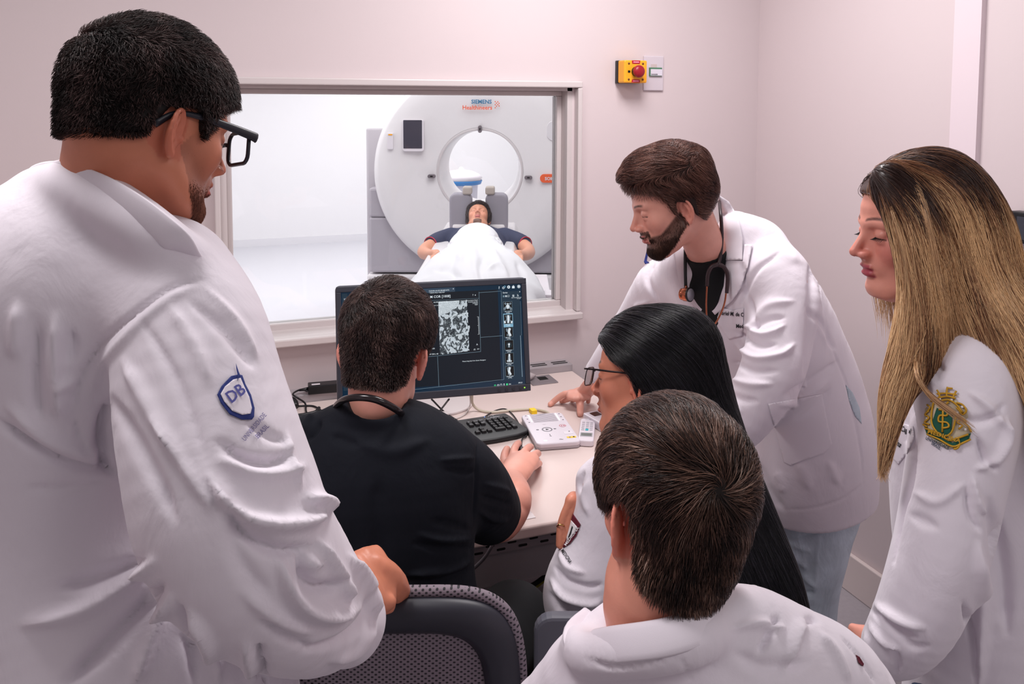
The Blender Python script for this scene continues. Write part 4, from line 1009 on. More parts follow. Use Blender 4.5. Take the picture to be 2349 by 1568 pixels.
def skin_cols(H, X, base, lip=(178,92,90), brow=(52,34,30), beard=None, stub=0.0, red=(200,110,92), eyeopen=True, browy=.031, cheek=.0):
    base = np.array(lin(base)); C = np.tile(base, (len(X), 1)); L = hl(H, X); x, y, z = L.T; ax = np.abs(x)
    near = (np.abs(z) < .2) & (ax < .12) & (np.abs(y) < .16)
    def mix(m, c, a=1.0):
        m = np.clip(m, 0, 1)[:, None]*a; C[:] = C*(1-m)+np.array(lin(c))*m
    g = lambda dx, dy, dz, r: np.exp(-((dx)**2+(dy)**2+(dz)**2)/r**2)
    mix(g(0, y-.112, z+.022, .02)*near, red, .35); mix(g(ax-.045, y-.07, z+.02, .028)*near, red, .25+cheek)
    mix(((ax > .070) & (y < .01) & (np.abs(z) < .04) & near)*1.0, red, .45)
    if beard is not None:
        m = beard(x, y, z)*near; mix(m, lin_inv(brow), stub)
    lipm = np.clip((.0205-ax)/.004, 0, 1)*np.clip((z+.071)/.002, 0, 1)*np.clip((-.0455-z)/.002, 0, 1)*(y > .084)*near
    mix(lipm, lip, .85)
    bm = np.clip((.0038-np.abs(z-(browy+.004*np.sin((ax-.012)/.04*2.6))))/.0025, 0, 1)*np.clip((ax-.009)/.004, 0, 1)*np.clip((.050-ax)/.006, 0, 1)*(y > .06)*near
    mix(bm, lin_inv(brow), .9)
    lash = np.clip((.0016-np.abs(z-.0030+(ax-.0315)**2*14))/.001, 0, 1)*(np.abs(ax-.0315) < .0145)*(y > .074)*near
    mix(lash, (24, 16, 14), .95)
    return C
def lin_inv(c): return c
def hair_cap(name, H, skull, mask, t, m, parent, h=.004, col=(30,22,20), seed=1, amp=.003, fr=60):
    """solid under-layer of the hair over the skull where mask > 0 (head coordinates)"""
    def f(X):
        L = hl(H, X.astype(np.float64)); d = evaluate(skull, X, band=.1)
        th = t(L) if callable(t) else t
        return np.maximum(d-th*H['s']-amp*vnoise(L, fr, seed), -mask(L)*H['s']).astype(np.float32)
    ops = [('u', ('F', f, H['o'], .3), 0)]
    V, Q = polygonise(ops, h, H['o']-.2, H['o']+.2)
    V = smooth_mesh(V, Q, 1)
    c = np.tile(np.array(lin(col)), (len(V), 1))
    return V, Q, link(name, np_mesh(name, V, Q, cols=c), m, parent)
def surf_samples(V, Q, n, rng, w=None):
    a, b, c = V[Q[:, 0]], V[Q[:, 1]], V[Q[:, 2]]; ar = np.linalg.norm(np.cross(b-a, c-a), axis=1)
    if w is not None: ar = ar*w(V[Q].mean(1))
    i = rng.choice(len(Q), n, p=ar/ar.sum()); u = rng.random((n, 1)); v = rng.random((n, 1))
    d = V[Q[i, 3]]; p = (V[Q[i, 0]]*(1-u)+V[Q[i, 1]]*u)*(1-v)+(d*(1-u)+V[Q[i, 2]]*u)*v
    N_ = normals(V, Q); nn = N_[Q[i]].mean(1); return p, nn/np.linalg.norm(nn, axis=1)[:, None]
def strand_mesh(name, pts, r, cols, m, parent, taper=.25, kind=None):
    """pts (n strands, k points, 3): thin three-sided hairs in one mesh"""
    n, k, _ = pts.shape; T = np.gradient(pts, axis=1); T /= np.maximum(1e-9, np.linalg.norm(T, axis=2))[..., None]
    ref = np.tile(nrm(FW), (n, k, 1)); U = np.cross(T, ref); U /= np.maximum(1e-6, np.linalg.norm(U, axis=2))[..., None]; W = np.cross(T, U)
    tp = np.interp(np.linspace(0, 1, k), [0, .6, 1], [.8, 1, taper])[None, :, None]; r = (np.broadcast_to(r, (n,))[:, None, None])*tp
    ring = []
    for a in (90, 210, 330):
        ring.append(pts+(U*math.cos(math.radians(a))+W*math.sin(math.radians(a)))*r)
    V = np.stack(ring, 2).reshape(-1, 3)
    i = np.arange(n)[:, None, None]*k*3; j = np.arange(k-1)[None, :, None]*3; q = np.arange(3)[None, None, :]; q2 = (q+1) % 3
    F_ = np.stack([i+j+q, i+j+q2, i+j+3+q2, i+j+3+q], -1).reshape(-1, 4)
    C = np.repeat(cols if cols.ndim == 3 else np.repeat(cols[:, None, :], k, 1), 3, axis=1).reshape(-1, 3) if cols.ndim == 2 else np.repeat(cols, 3, axis=1).reshape(-1, 3)
    o = link(name, np_mesh(name, V, F_, cols=C), m, parent)
    return o
def short_hair(name, H, V, Q, n, flow, length, lift, cols, parent, m=None, r=.00045, seed=3, w=None, k=5, grav=.0, wave=.0, sink=.002):
    rg = np.random.default_rng(seed); p, nn = surf_samples(V, Q, n, rg, w)
    L = hl(H, p); f = flow(L)@H['R']; f = f-nn*(f*nn).sum(1)[:, None]; f /= np.maximum(1e-6, np.linalg.norm(f, axis=1))[:, None]
    side = np.cross(nn, f); jit = rg.normal(size=(n, 1))*.28+vnoise(L, 55, seed)[:, None]*.45; f = f+side*jit; f /= np.linalg.norm(f, axis=1)[:, None]
    ln = (length(L) if callable(length) else np.full(n, length))*(.7+.5*rg.random(n))*H['s']; lf = (lift(L) if callable(lift) else np.full(n, lift))+rg.normal(size=n)*.08
    P_ = np.zeros((n, k, 3)); P_[:, 0] = p-nn*sink
    for i in range(1, k):
        t = i/(k-1); d = f+nn*(lf*(1-t*.9))[:, None]-nn*(.5*t*ln/.09)[:, None]+side*(wave*math.sin(t*5))
        d[:, 2] -= grav*t
        d /= np.linalg.norm(d, axis=1)[:, None]; P_[:, i] = P_[:, i-1]+d*(ln/(k-1))[:, None]
    c = pick_cols(cols, n, rg, L); return strand_mesh(name, P_, r*(.7+.6*rg.random(n)), c, m or M_hair, parent)
def pick_cols(cols, n, rg, L=None):
    c = np.array([lin(q) for q in cols]); w = rg.random(n)
    if L is not None: w = np.clip(w*.40+.60*(.5+.42*vnoise(L, 85, 5)+.30*vnoise(L, 210, 9)), 0, .999)
    i = w*(len(c)-1); a = i.astype(int); t = (i-a)[:, None]; b = np.minimum(a+1, len(c)-1)
    return (c[a]*(1-t)+c[b]*t)*(.85+.3*rg.random((n, 1)))
def flow_strands(ops, starts, dirf, ln, steps, lift, rg, h=.004, stray=0.0, clump=None):
    """long hair: follow a direction field along the surface of the hair mass"""
    n = len(starts); P_ = np.zeros((n, steps+1, 3)); p = starts.copy(); P_[:, 0] = p
    st = rg.normal(size=(n, 3))*stray; cen = np.zeros(3); 
    for i in range(steps):
        e = .003; D = np.stack([evaluate(ops, p+np.eye(3)[a]*e, p.mean(0), 2)-evaluate(ops, p-np.eye(3)[a]*e, p.mean(0), 2) for a in range(3)], 1)
        N_ = D/np.maximum(1e-6, np.linalg.norm(D, axis=1))[:, None]; d0 = evaluate(ops, p, p.mean(0), 2)
        f = dirf(p)+st*(1+i*.15); f = f-N_*(f*N_).sum(1)[:, None]; f /= np.maximum(1e-6, np.linalg.norm(f, axis=1))[:, None]
        p = p+f*(ln/steps)[:, None]; p = p-N_*np.clip(d0-lift, -.01, .01)[:, None]*.5; P_[:, i+1] = p
    return P_
def grow(name, ops, h, lo, hi, m, parent, cols=None, it=1, strokes=None, noise=None, mats=None, matf=None):
    V, Q = polygonise(ops, h, lo, hi)
    if it: V = smooth_mesh(V, Q, it)
    if noise:
        N_ = normals(V, Q)
        for sc, amp, sd in noise: V = V+N_*(vnoise(V, sc, sd)*amp)[:, None]
    if strokes: V = folds(V, Q, strokes); V = smooth_mesh(V, Q, 1, .35)
    c = cols(V) if cols else None
    mi = matf(V[Q].mean(1)) if matf else None
    o = link(name, np_mesh(name, V, Q, cols=c, mats=mi), m, parent)
    return o, V, Q
def bounds(ops, pad=.03):
    lo = np.full(3, 9.0); hi = np.full(3, -9.0)
    for k, p, _ in ops:
        if k != 'u': continue
        if p[0] == 'C':
            for s in p[1]: r = max(s[5], s[6], s[7], s[8]); lo = np.minimum(lo, np.minimum(s[0], s[0]+s[1]*s[2])-r); hi = np.maximum(hi, np.maximum(s[0], s[0]+s[1]*s[2])+r)
        elif p[0] == 'E': lo = np.minimum(lo, p[1]-p[2].max()); hi = np.maximum(hi, p[1]+p[2].max())
        elif p[0] == 'F': lo = np.minimum(lo, p[2]-p[3]); hi = np.maximum(hi, p[2]+p[3])
    return lo-pad, hi+pad
def pc(px, py, d, a, b=None): return tuple(P(px, py, d))+((a, b) if b is not None else (a,))
def leg_ops(hip, knee, ank, r=(.085, .058, .04), k=.02):
    return [('u', chain([tuple(hip)+(r[0],), tuple((np.array(hip)+knee)/2)+((r[0]+r[1])/2+.006,), tuple(knee)+(r[1],), tuple((np.array(knee)*.6+np.array(ank)*.4))+(r[1]+.002,), tuple(ank)+(r[2],)]), k)]
def shoe(name, ank, toe, m, parent):
    a = np.array(ank, float); t = nrm((np.array(toe, float)-a)*[1, 1, 0]); sd = np.array([-t[1], t[0], 0])
    c = np.array([a[0], a[1], 0]); ops = [('u', chain([tuple(c-t*.05+[0, 0, .04])+(.036, .036), tuple(c+t*.06+[0, 0, .038])+(.042, .036), tuple(c+t*.17+[0, 0, .028])+(.040, .026)], (0, 0, 1)), .01), ('u', chain([tuple(c+[0, 0, .04])+(.038,), tuple(c+[0, 0, .085])+(.036,)]), .02), ('i', half((0, 0, .002), (0, 0, -1)), .002)]
    return grow(name, ops, .006, *bounds(ops), m, parent)[0]
def strip(name, pts, w, m, parent, th=.002, refs=None):
    """narrow cloth band along 3-D points, flat side facing ref"""
    q = catmull(np.array(pts, float), 5); return MB().tube(q, w/2, 8, True, refs, th/w*2).build(name, m, parent)
def finger(pts, r0, r1):
    p = [tuple(q)+(r0+(r1-r0)*i/(len(pts)-1),) for i, q in enumerate(pts)]; return ('u', chain(p, k=2), .005)
def flow_hair(name, H, skull, t, V, Q, n, flow, length, cols, parent, m=None, r=.0005, seed=3, k=7, lift=(.0005, .006), jit=.2, clump=.45, cfreq=60, w=None, zc=(0, -.008, .046)):
    """combed short hair that stays close to the head"""
    ops = [('u', ('F', lambda X: evaluate(skull, X, band=.1)-(t(hl(H, X.astype(np.float64))) if callable(t) else t), H['o'], .3), 0)]
    rg = np.random.default_rng(seed); p0, n0 = surf_samples(V, Q, n, rg, w); L0 = hl(H, p0); jj = rg.normal(size=(n, 1))*jit+vnoise(L0, cfreq, seed)[:, None]*clump; c0 = hw(H, *zc)
    def df(p):
        f = nrm_rows(flow(hl(H, p))@H['R']); nn = nrm_rows(p-c0); return f+np.cross(nn, f)*jj
    ln = length(L0)*rg.uniform(.7, 1.25, n)*H['s']; lf = rg.uniform(lift[0], lift[1], n)+.002*vnoise(L0, 80, seed+1)
    S = flow_strands(ops, p0-n0*.0015, df, ln, k, lf, rg); g = tidy(S) & clear_ear(H, S); return strand_mesh(name, smooth_strands(S[g]), (r*rg.uniform(.7, 1.3, n))[g], pick_cols(cols, n, rg, L0)[g], m or M_hair, parent)
def clear_ear(H, S):
    L = hl(H, S.reshape(-1, 3)); a = (np.abs(L[:, 0]) > .064) & (L[:, 1] > -.036) & (L[:, 1] < .010) & (L[:, 2] > -.05) & (L[:, 2] < .019); return ~a.reshape(S.shape[:2]).any(1)
def tidy(S):
    d = np.diff(S, axis=1); d /= np.maximum(1e-9, np.linalg.norm(d, axis=2))[..., None]; return (d[:, 1:]*d[:, :-1]).sum(2).min(1) > .55
def smooth_strands(S, it=2):
    for _ in range(it): S = S.copy(); S[:, 1:-1] = (S[:, :-2]+2*S[:, 1:-1]+S[:, 2:])/4
    return S
DZ = .74
wz = lambda px, py, z: tuple(PZ(px, py, DZ+z))
def row(x0, x1, y, d, b): return pc((x0+x1)/2, y, d, (x1-x0)/2*d/F_PX, b)
def whorl(w, spin=.8, dz=-.35):
    w = np.array(w)
    def f(L):
        v = L-w; v = v/np.maximum(.012, np.linalg.norm(v, axis=1))[:, None]; n = L-np.array([0, -.008, .046]); n = n/np.linalg.norm(n, axis=1)[:, None]
        r = v+spin*np.cross(n, v)*np.exp(-np.linalg.norm(L-w, axis=1)/.05)[:, None]; r[:, 2] += dz*np.clip(1-(L[:, 2]-.05)/.08, 0, 1); return r
    return f
def flowbd(L): x, y, z = L.T; return np.stack([x*2, .35+0*y, -1+0*z], 1)
def star_base(g, c):
    for k in range(5):
        a = 2*math.pi*k/5+.3; e = np.array([c[0]+.27*math.cos(a), c[1]+.27*math.sin(a), .075]); MB().tube([np.array([c[0], c[1], .10]), e], [.024, .014], 8).build('leg', M_black, g)
        MB().tube([e+[math.sin(a)*.014, -math.cos(a)*.014, -.047], e+[-math.sin(a)*.014, math.cos(a)*.014, -.047]], .0275, 14).build('caster', M_black, g)
def lens_rim(H, gl, q, m, cx=.036, w=.056, h=.042, y=.110, z=.004, r=.0022, wrap=.16, thin=False):
    out = rrect(w, h, .012, 4); X = []
    for a, b in out:
        xx = cx+a; X.append(hw(H, q*xx, y-abs(xx)*wrap*.9-(b*.12), z+b-(0 if not thin else 0)))
    X.append(X[0]); X.append(X[1])
    MB().tube(X, r, 7).build('rim', m, gl)
    c = len(out); MB().add(X[:c]+[p-H['R'][1]*.0015 for p in X[:c]], [tuple(range(c)), tuple(range(2*c-1, c-1, -1))]).build('lens', M_lens, gl)
def flowA(L):
    x, y, z = L.T; top = np.clip((z-.06)/.05, 0, 1)[:, None]; return np.stack([.25*np.sin(z*90), .8+0*y, -.1+0*z], 1)*top+np.stack([.3*np.sin(y*120), .25+.5*np.sin(z*130), -1+0*z], 1)*(1-top)
# ================================================================ bearded man in a lab coat leaning over the desk
sB = 1.0
HB = hframe(P(1546, 474, 2.05), camv(-.955, -.275, .03), camv(-.27, .96, .05), .99)
bb = head_ops(HB, w=1.0, nose=1.0, chin=1.1)
nb = P(1640, 600, 2.08)
bb += [('u', chain([tuple(hw(HB, 0, -.035, -.02))+(.052,), pc(1606, 538, 2.08, .051), pc(1640, 610, 2.15, .054), pc(1705, 690, 2.2, .07)]), .02)]
# torso, arms, hands and legs of the body under the clothes
shN, shF = P(1805, 655, 2.02), P(1535, 640, 2.33)
hipc = P(1875, 1080, 2.32)
bb += [('u', chain([pc(1700, 670, 2.2, .11, .07), pc(1750, 780, 2.2, .135, .095), pc(1830, 930, 2.26, .12, .09), pc(1870, 1080, 2.32, .13, .10)], nrm(P(1900, 1000, 2.3)-P(1700, 1000, 2.2))), .04)]
elN = P(1775, 890, 1.98); wrN = P(1672, 1000, 2.02)
bb += [('u', chain([tuple(shN)+(.05,), tuple(elN)+(.038,), tuple(wrN)+(.027,)]), .03)]
elF = P(1430, 770, 2.52); wrF = P(1368, 868, 2.68)
bb += [('u', chain([tuple(shF)+(.05,), tuple(elF)+(.038,), pc(1385, 838, 2.64, .030), tuple(wrF)+(.026,)]), .03)]
# right hand on the desk: pointing finger left, thumb toward the viewer
bb += [('u', chain([tuple(wrF)+(.030, .024), wz(1345, 897, .055)+(.036, .021), wz(1325, 906, .045)+(.040, .017), wz(1310, 905, .045)+(.034, .015)], (0, 0, 1)), .012)]
bb += [finger([wz(1316, 902, .048), wz(1296, 903, .044), wz(1279, 913, .026), wz(1266, 924, .009), wz(1262, 927, .008)], .0115, .0085),
       finger([wz(1322, 905, .044), wz(1308, 913, .030), wz(1296, 918, .014), wz(1288, 920, .009)], .0105, .008),
       finger([wz(1334, 905, .040), wz(1322, 914, .022), wz(1312, 918, .009)], .010, .008),
       finger([wz(1350, 905, .036), wz(1350, 915, .018), wz(1349, 921, .009)], .009, .0075),
       finger([wz(1342, 898, .046), wz(1331, 915, .036), wz(1331, 933, .018), wz(1331, 945, .010), wz(1331, 949, .009)], .0145, .0098)]
bb += [('u', E(dict(o=np.array(wrN), R=np.array([RT, UP, -FW]), s=1), (-.03, -.04, 0), (.035, .05, .02)), .02)]
kN, kF = P(1850, 1330, 2.3), P(1775, 1330, 2.45)
def drop(p, z=.09, dx=0, dy=0): return np.array([p[0]+dx, p[1]+dy, z])
aN, aF = drop(kN, .09, .02, .02), drop(kF, .09, 0, .05)
bb += leg_ops(P(1880, 1120, 2.28), kN, aN)+leg_ops(P(1850, 1120, 2.4), kF, aF)
def beardB(x, y, z):
    ax = np.abs(x); top = np.interp(y, [-.01, .03, .06, .085, .1], [.012, -.022, -.046, -.050, -.046]); m = np.clip((top-z)/.006, 0, 1)*(y > -.012+.35*(z+.05))
    lipz = (ax < .023) & (z > -.069) & (z < -.0505) & (y > .085); mus = (ax < .03) & (z < -.037) & (z > -.05) & (y > .082)
    m = np.where(mus, 1, m); return np.where(lipz, 0, m)*(z > -.125)*(y > .005+(-.05-z)*1.0)
colB = lambda V: skin_cols(HB, V, (216,156,140), browy=.027, brow=(58,38,30), beard=beardB, stub=.88)
manB, VB, QB = grow('person', bb, .0026, *bounds(bb), M_skin, None, colB)
tag(manB, 'bearded man in a white lab coat and jeans leaning over the desk', 'person')
# hair
neckB = [bb[-0] for _ in ()]
skB = skull_ops(HB)
def maskB(L):
    x, y, z = L.T; line = np.interp(y, [-.11, -.06, -.035, -.02, .008, .018, .035, .055, .075, .1], [-.045, -.045, -.026, .012, .022, -.012, .042, .076, .088, .100]); return z-line
tB = lambda L: .010+.014*np.clip((L[:, 2]-.06)/.06, 0, 1)+.012*np.clip((L[:, 1]-.02)/.06, 0, 1)*np.clip((L[:, 2]-.06)/.04, 0, 1)
hV, hQ, hairB = hair_cap('hair', HB, skB, maskB, tB, M_hairm, manB, .0035, (44,29,26), 4, .0022, 55)
def flowB(L):
    x, y, z = L.T; w = np.array([-.02, -.045, .12]); v = L-w; v = v/np.maximum(.02, np.linalg.norm(v, axis=1))[:, None]
    top = np.clip((z-.07)/.04, 0, 1)[:, None]; fwd = np.stack([x*0+.35, x*0+1.0, .35+0*z], 1); sd = np.stack([x*3, -.75+0*y, -.45+0*z], 1)
    return fwd*top*(y > -.05)[:, None]+sd*(1-top)+v*.3
cB = [(36,21,19), (62,38,33), (94,60,52), (132,92,80), (184,146,130)]
flow_hair('hair_strands', HB, skB, lambda L: tB(L)+.002, hV, hQ, 26000, flowB, lambda L: (.018+.034*np.clip((L[:, 2]-.04)/.06, 0, 1))*(1-.45*np.clip((L[:, 1]-.05)/.03, 0, 1)), cB, hairB, r=.00045, seed=5, k=8, lift=(.0, .006), jit=.13, clump=.75, cfreq=75)
flow_hair('crown_hair', HB, skB, lambda L: tB(L)+.003, hV, hQ, 3200, lambda L: np.stack([L[:, 0]*0+.5, L[:, 0]*0-.5, L[:, 0]*0+.1], 1), lambda L: .022+0*L[:, 0], cB, hairB, r=.0005, seed=8, k=6, lift=(.0, .005), jit=.3, clump=.8, cfreq=60, w=lambda X: np.exp(-(np.linalg.norm((hl(HB, X)-np.array([-.015, -.045, .125]))*np.array([.6, 1, 1]), axis=1)/.022)**2)+1e-4)
# beard strands
bi = beardB(*hl(HB, VB).T)*(np.linalg.norm(hl(HB, VB), axis=1) < .17)
qm = bi[QB].min(1) > .5
QBb = QB[qm]; L0 = hl(HB, VB[QBb].mean(1))
short_hair('beard', HB, VB, QBb, 16000, flowbd, lambda L: .005+.010*np.clip((-.05-L[:, 2])/.05, 0, 1)+.002, .22, [(28,18,16), (46,29,25), (74,48,38), (120,80,60)], manB, M_hairm, .00026, 9, sink=.0006, k=4)
# jeans and shoes
jn = []
for hp, kn, an in ((P(1880, 1120, 2.28), kN, aN), (P(1850, 1120, 2.4), kF, aF)):
    jn += [('u', chain([tuple(hp)+(.115,), tuple((hp+kn)/2)+(.10,), tuple(kn)+(.088,), tuple(kn*.5+an*.5)+(.078,), tuple(an)+(.068,)]), .03)]
jn += [('u', chain([pc(1868, 1010, 2.33, .14, .11), pc(1868, 1140, 2.34, .15, .12)], RT*.5-FW), .04), ('i', half((0, 0, .05), (0, 0, -1)), .004)]
jst = [([(1795, 1240), (1840, 1236), (1880, 1222)], 5, -.006), ([(1800, 1262), (1838, 1290), (1850, 1302)], 7, .006), ([(1820, 1250), (1860, 1262)], 6, .006), ([(1840, 1320), (1870, 1345)], 6, .005), ([(1835, 1362), (1868, 1358)], 6, -.005), ([(1878, 1230), (1872, 1300), (1868, 1390)], 2.5, .003)]
_, jV, jQ = grow('jeans', jn, .006, *bounds(jn), M_denim, manB, noise=[(14, .004, 3)], strokes=jst)
tag(_, 'light blue jeans')
for a_, t_ in ((aN, aN+camv(-1, 0, .2)), (aF, aF+camv(-1, 0, .2))): shoe('shoe', a_, t_, M_sole, manB)
# ---------------- lab coat: body, near sleeve, far sleeve
tr = nrm(P(1900, 900, 2.35)-P(1650, 900, 2.15))
# loft rows: centre px, depth, half width (in the picture), half depth (away from the viewer)
cbt = [('u', chain([pc(1690, 530, 2.13, .045, .06), pc(1712, 575, 2.15, .085, .12), pc(1735, 640, 2.17, .125, .165), pc(1775, 740, 2.20, .150, .165), pc(1820, 850, 2.24, .158, .155), pc(1850, 950, 2.27, .165, .155), pc(1865, 1060, 2.29, .168, .165), pc(1872, 1150, 2.30, .155, .165), pc(1880, 1230, 2.30, .150, .165)], -FW, k=4), 0)]
cbt += [('u', chain([pc(1700, 520, 2.12, .03, .05), pc(1740, 545, 2.15, .05, .08)], k=2), .04)]
cbt += [('u', chain([pc(1780, 640, 2.06, .088), pc(1800, 690, 2.03, .082), pc(1790, 770, 2.0, .078), pc(1768, 860, 1.97, .074), pc(1715, 950, 1.97, .062), pc(1672, 1010, 2.0, .050), pc(1640, 1045, 2.03, .046)], k=4), .03)]
cbt += [('u', chain([pc(1560, 640, 2.30, .085), pc(1515, 660, 2.34, .075), pc(1475, 715, 2.44, .065), pc(1432, 775, 2.54, .058), pc(1400, 822, 2.60, .052), pc(1374, 853, 2.655, .046)], k=4), .045)]
cbt += [('u', chain([pc(1592, 612, 2.20, .085), pc(1628, 690, 2.20, .085), pc(1690, 790, 2.22, .085), pc(1735, 890, 2.25, .085)], k=3), .05)]
full = list(cbt)
# open front: carve the V where the shirt shows, and trim hem and cuffs
cbt += [('s', chain([pc(1625, 500, 2.0, .040, .16), pc(1620, 570, 2.0, .036, .15), pc(1626, 605, 2.0, .022, .15), pc(1630, 640, 2.0, .012, .13), pc(1632, 685, 2.0, .003, .10)], -FW), .006)]
hemn = nrm(P(1850, 1300, 2.3)-P(1840, 1100, 2.3)); hemc = P(1855, 1182, 2.25); hemn = nrm(hemn+RT*.16)
cbt += [('i', half(hemc, hemn), .006)]
cbt += [('i', half(P(1362, 862, 2.66), nrm(P(1362, 862, 2.66)-P(1400, 815, 2.6))), .003)]
cbt += [('s', chain([tuple(P(1385, 840, 2.62))+(.034,), tuple(P(1360, 866, 2.68))+(.042,)], k=1), .002)]
stB = [([(1702, 600), (1704, 640), (1712, 690)], 7, -.006),
 ([(1700, 700), (1712, 660), (1740, 615), (1790, 580)], 6, -.006), ([(1745, 560), (1790, 575), (1835, 600)], 14, .004),
 ([(1718, 750), (1760, 700), (1820, 690)], 9, .004), ([(1712, 760), (1760, 735), (1800, 728)], 8, -.005),
 ([(1860, 590), (1862, 680), (1858, 770), (1846, 860)], 9, -.008), ([(1868, 640), (1880, 720), (1896, 790)], 14, .005),
 ([(1700, 735), (1740, 765), (1775, 760), (1800, 745)], 7, .007), ([(1690, 760), (1735, 790), (1780, 790)], 8, -.007), ([(1690, 790), (1730, 820), (1790, 812), (1820, 790)], 8, .008), ([(1688, 830), (1730, 850), (1785, 850)], 8, -.006), ([(1680, 870), (1720, 880), (1770, 880)], 9, .006), ([(1672, 900), (1700, 915), (1740, 920)], 8, -.005), ([(1668, 935), (1700, 945)], 9, .005),
 ([(1850, 700), (1880, 740), (1905, 785), (1915, 800)], 6, -.006), ([(1800, 905), (1850, 880), (1895, 850), (1920, 830)], 8, -.006), ([(1790, 930), (1840, 915), (1900, 870)], 10, .006), ([(1820, 965), (1870, 930), (1905, 890)], 9, -.004),
 ([(1905, 790), (1922, 830), (1945, 890), (1960, 960), (1975, 1040), (1980, 1110)], 3, -.003), ([(1870, 640), (1892, 740), (1906, 790)], 3.0, -.002),
 ([(1740, 1060), (1760, 1120), (1800, 1170)], 12, -.005), ([(1780, 1080), (1800, 1130)], 14, .004), ([(1800, 1168), (1860, 1165), (1930, 1145), (1985, 1105)], 2.5, -.0025), ([(1830, 1060), (1860, 1120)], 16, .004), ([(1900, 1060), (1925, 1110)], 12, .004),
 ([(1720, 680), (1728, 720), (1735, 760)], 6, -.006), ([(1440, 720), (1460, 700), (1490, 690)], 5, .004), ([(1500, 600), (1485, 640), (1510, 690)], 7, -.006), ([(1455, 700), (1440, 730)], 5, -.005), ([(1590, 700), (1600, 760)], 10, .004)]
coatB, cV, cQ = grow('lab_coat', cbt, .0042, *bounds(cbt), M_coatW, manB, strokes=stB, noise=[(11, .0035, 2), (26, .0016, 6)], it=2)
bvB = bvh_of(cV, cQ)
# black shirt
sh = [('u', chain([pc(1606, 538, 2.08, .056), pc(1638, 610, 2.15, .060), pc(1705, 690, 2.2, .075)]), 0), ('u', chain([pc(1640, 640, 2.13, .075, .05), pc(1680, 740, 2.18, .09, .06)], k=1), .03), ('i', half(P(1628, 580, 2.1), nrm(camv(-.38, .92, .35))), .004)]
grow('shirt', sh, .005, *bounds(sh), M_blacksh, manB)
# collar, lapels, pockets and stitching
patch('collar', bvB, [(1648, 446), (1672, 462), (1695, 500), (1704, 548), (1703, 596), (1665, 597), (1657, 560), (1656, 500), (1650, 470)], M_coatS, coatB, .004, .007)
patch('lapel', bvB, [(1664, 596), (1703, 598), (1708, 560), (1726, 560), (1716, 610), (1700, 660), (1680, 690), (1640, 722), (1622, 700), (1648, 690), (1656, 650)], M_coatS, coatB, .004, .004)
patch('lapel', bvB, [(1545, 572), (1572, 560), (1590, 590), (1612, 660), (1618, 690), (1608, 715), (1580, 690), (1556, 640)], M_coatS, coatB, .004, .004)
patch('side_pocket', bvB, [(1762, 926), (1886, 903), (1905, 1000), (1909, 1018), (1890, 1040), (1812, 1067), (1798, 1060)], M_coatS, coatB, .001, .0025)
patch('chest_pocket', bvB, [(1640, 693), (1655, 704), (1680, 712), (1706, 706), (1704, 770), (1672, 778), (1648, 745)], M_coatS, coatB, .001, .002)
surf_text('embroidered_name', 'briel M. de C', bvB, M_thread_black, coatB, (1655, 722), (1705, 726), 9, .02, .005)
surf_text('embroidered_name', 'Med', bvB, M_thread_black, coatB, (1688, 752), (1705, 752), 9, .02, .005)
patch('side_slit', bvB, [(1940, 882), (1956, 900), (1972, 935), (1977, 972), (1962, 955), (1948, 920)], M_denim, coatB, .0, .002)
for c_ in ((1615, 697), (1651, 777)):
    h_, n_ = hit(bvB, *c_)
    if h_ is not None: MB().tube([h_-n_*0+nrm(CAM-h_)*.003, h_+nrm(CAM-h_)*.0055], .0075, 16).build('button', M_white, coatB)
# far sleeve emblem
patch('sleeve_emblem', bvB, [(1477, 600), (1484, 572), (1488, 574), (1484, 598), (1490, 602), (1480, 606)], M_thread_navy, coatB, .004, .001, 3)
# ---------------- stethoscope
def S(px, py, off=.012, default=None):
    h, n = hit(bvB, px, py)
    if h is None: h = P(px, py, default or 2.05)
    return h-nrm(h-CAM)*off
st = thing('stethoscope', 'dark stethoscope with copper metal hanging from the neck of the leaning bearded man', 'stethoscope')
M_tubing = mat('tubing_brown', (52,36,40), .35)
dS = (S(1573, 640)-CAM)@FW; dn = (P(1650, 640, 1)-CAM)@FW; dY = (S(1660, 640, .02)-CAM)@FW
MB().tube(catmull(np.array([P(1650, 462, 2.12), P(1654, 500, 2.06), P(1656, 545, dY+.0), P(1652, 590, dY-.005), P(1646, 608, dY-.01)]), 5), .0045, 10).build('neck_tube', M_tubing, st)
MB().tube(catmull(np.array([P(1574, 545, dS+.02), P(1572, 575, dS), P(1572, 620, dS-.005), P(1573, 658, dS-.01)]), 5), .0042, 10).build('chest_tube', mat('tubing_black', (22,22,26), .35), st)
yk = dY-.012
for pts in ([(1647, 606), (1632, 612), (1624, 630), (1622, 656)], [(1647, 606), (1660, 612), (1669, 632), (1667, 672)]):
    MB().tube(catmull(np.array([P(*p, yk) for p in pts]), 5), np.interp(np.linspace(0, 1, 16), [0, 1], [.006, .0046])[:16], 10).build('yoke', M_tubing, st)
MB().tube(catmull(np.array([P(*p, yk) for p in [(1622, 652), (1620, 690), (1621, 725), (1630, 751), (1612, 749), (1598, 742), (1592, 738)][:3]]+[P(1624, 748, yk), P(1634, 753, yk), P(1644, 758, yk)]), 5), .0022, 8).build('binaural_tube', M_copper, st)
MB().tube(catmull(np.array([P(*p, yk) for p in [(1666, 668), (1662, 695), (1652, 722), (1638, 745), (1622, 752), (1606, 748), (1596, 740)]]), 5), .0022, 8).build('binaural_tube', M_copper, st)
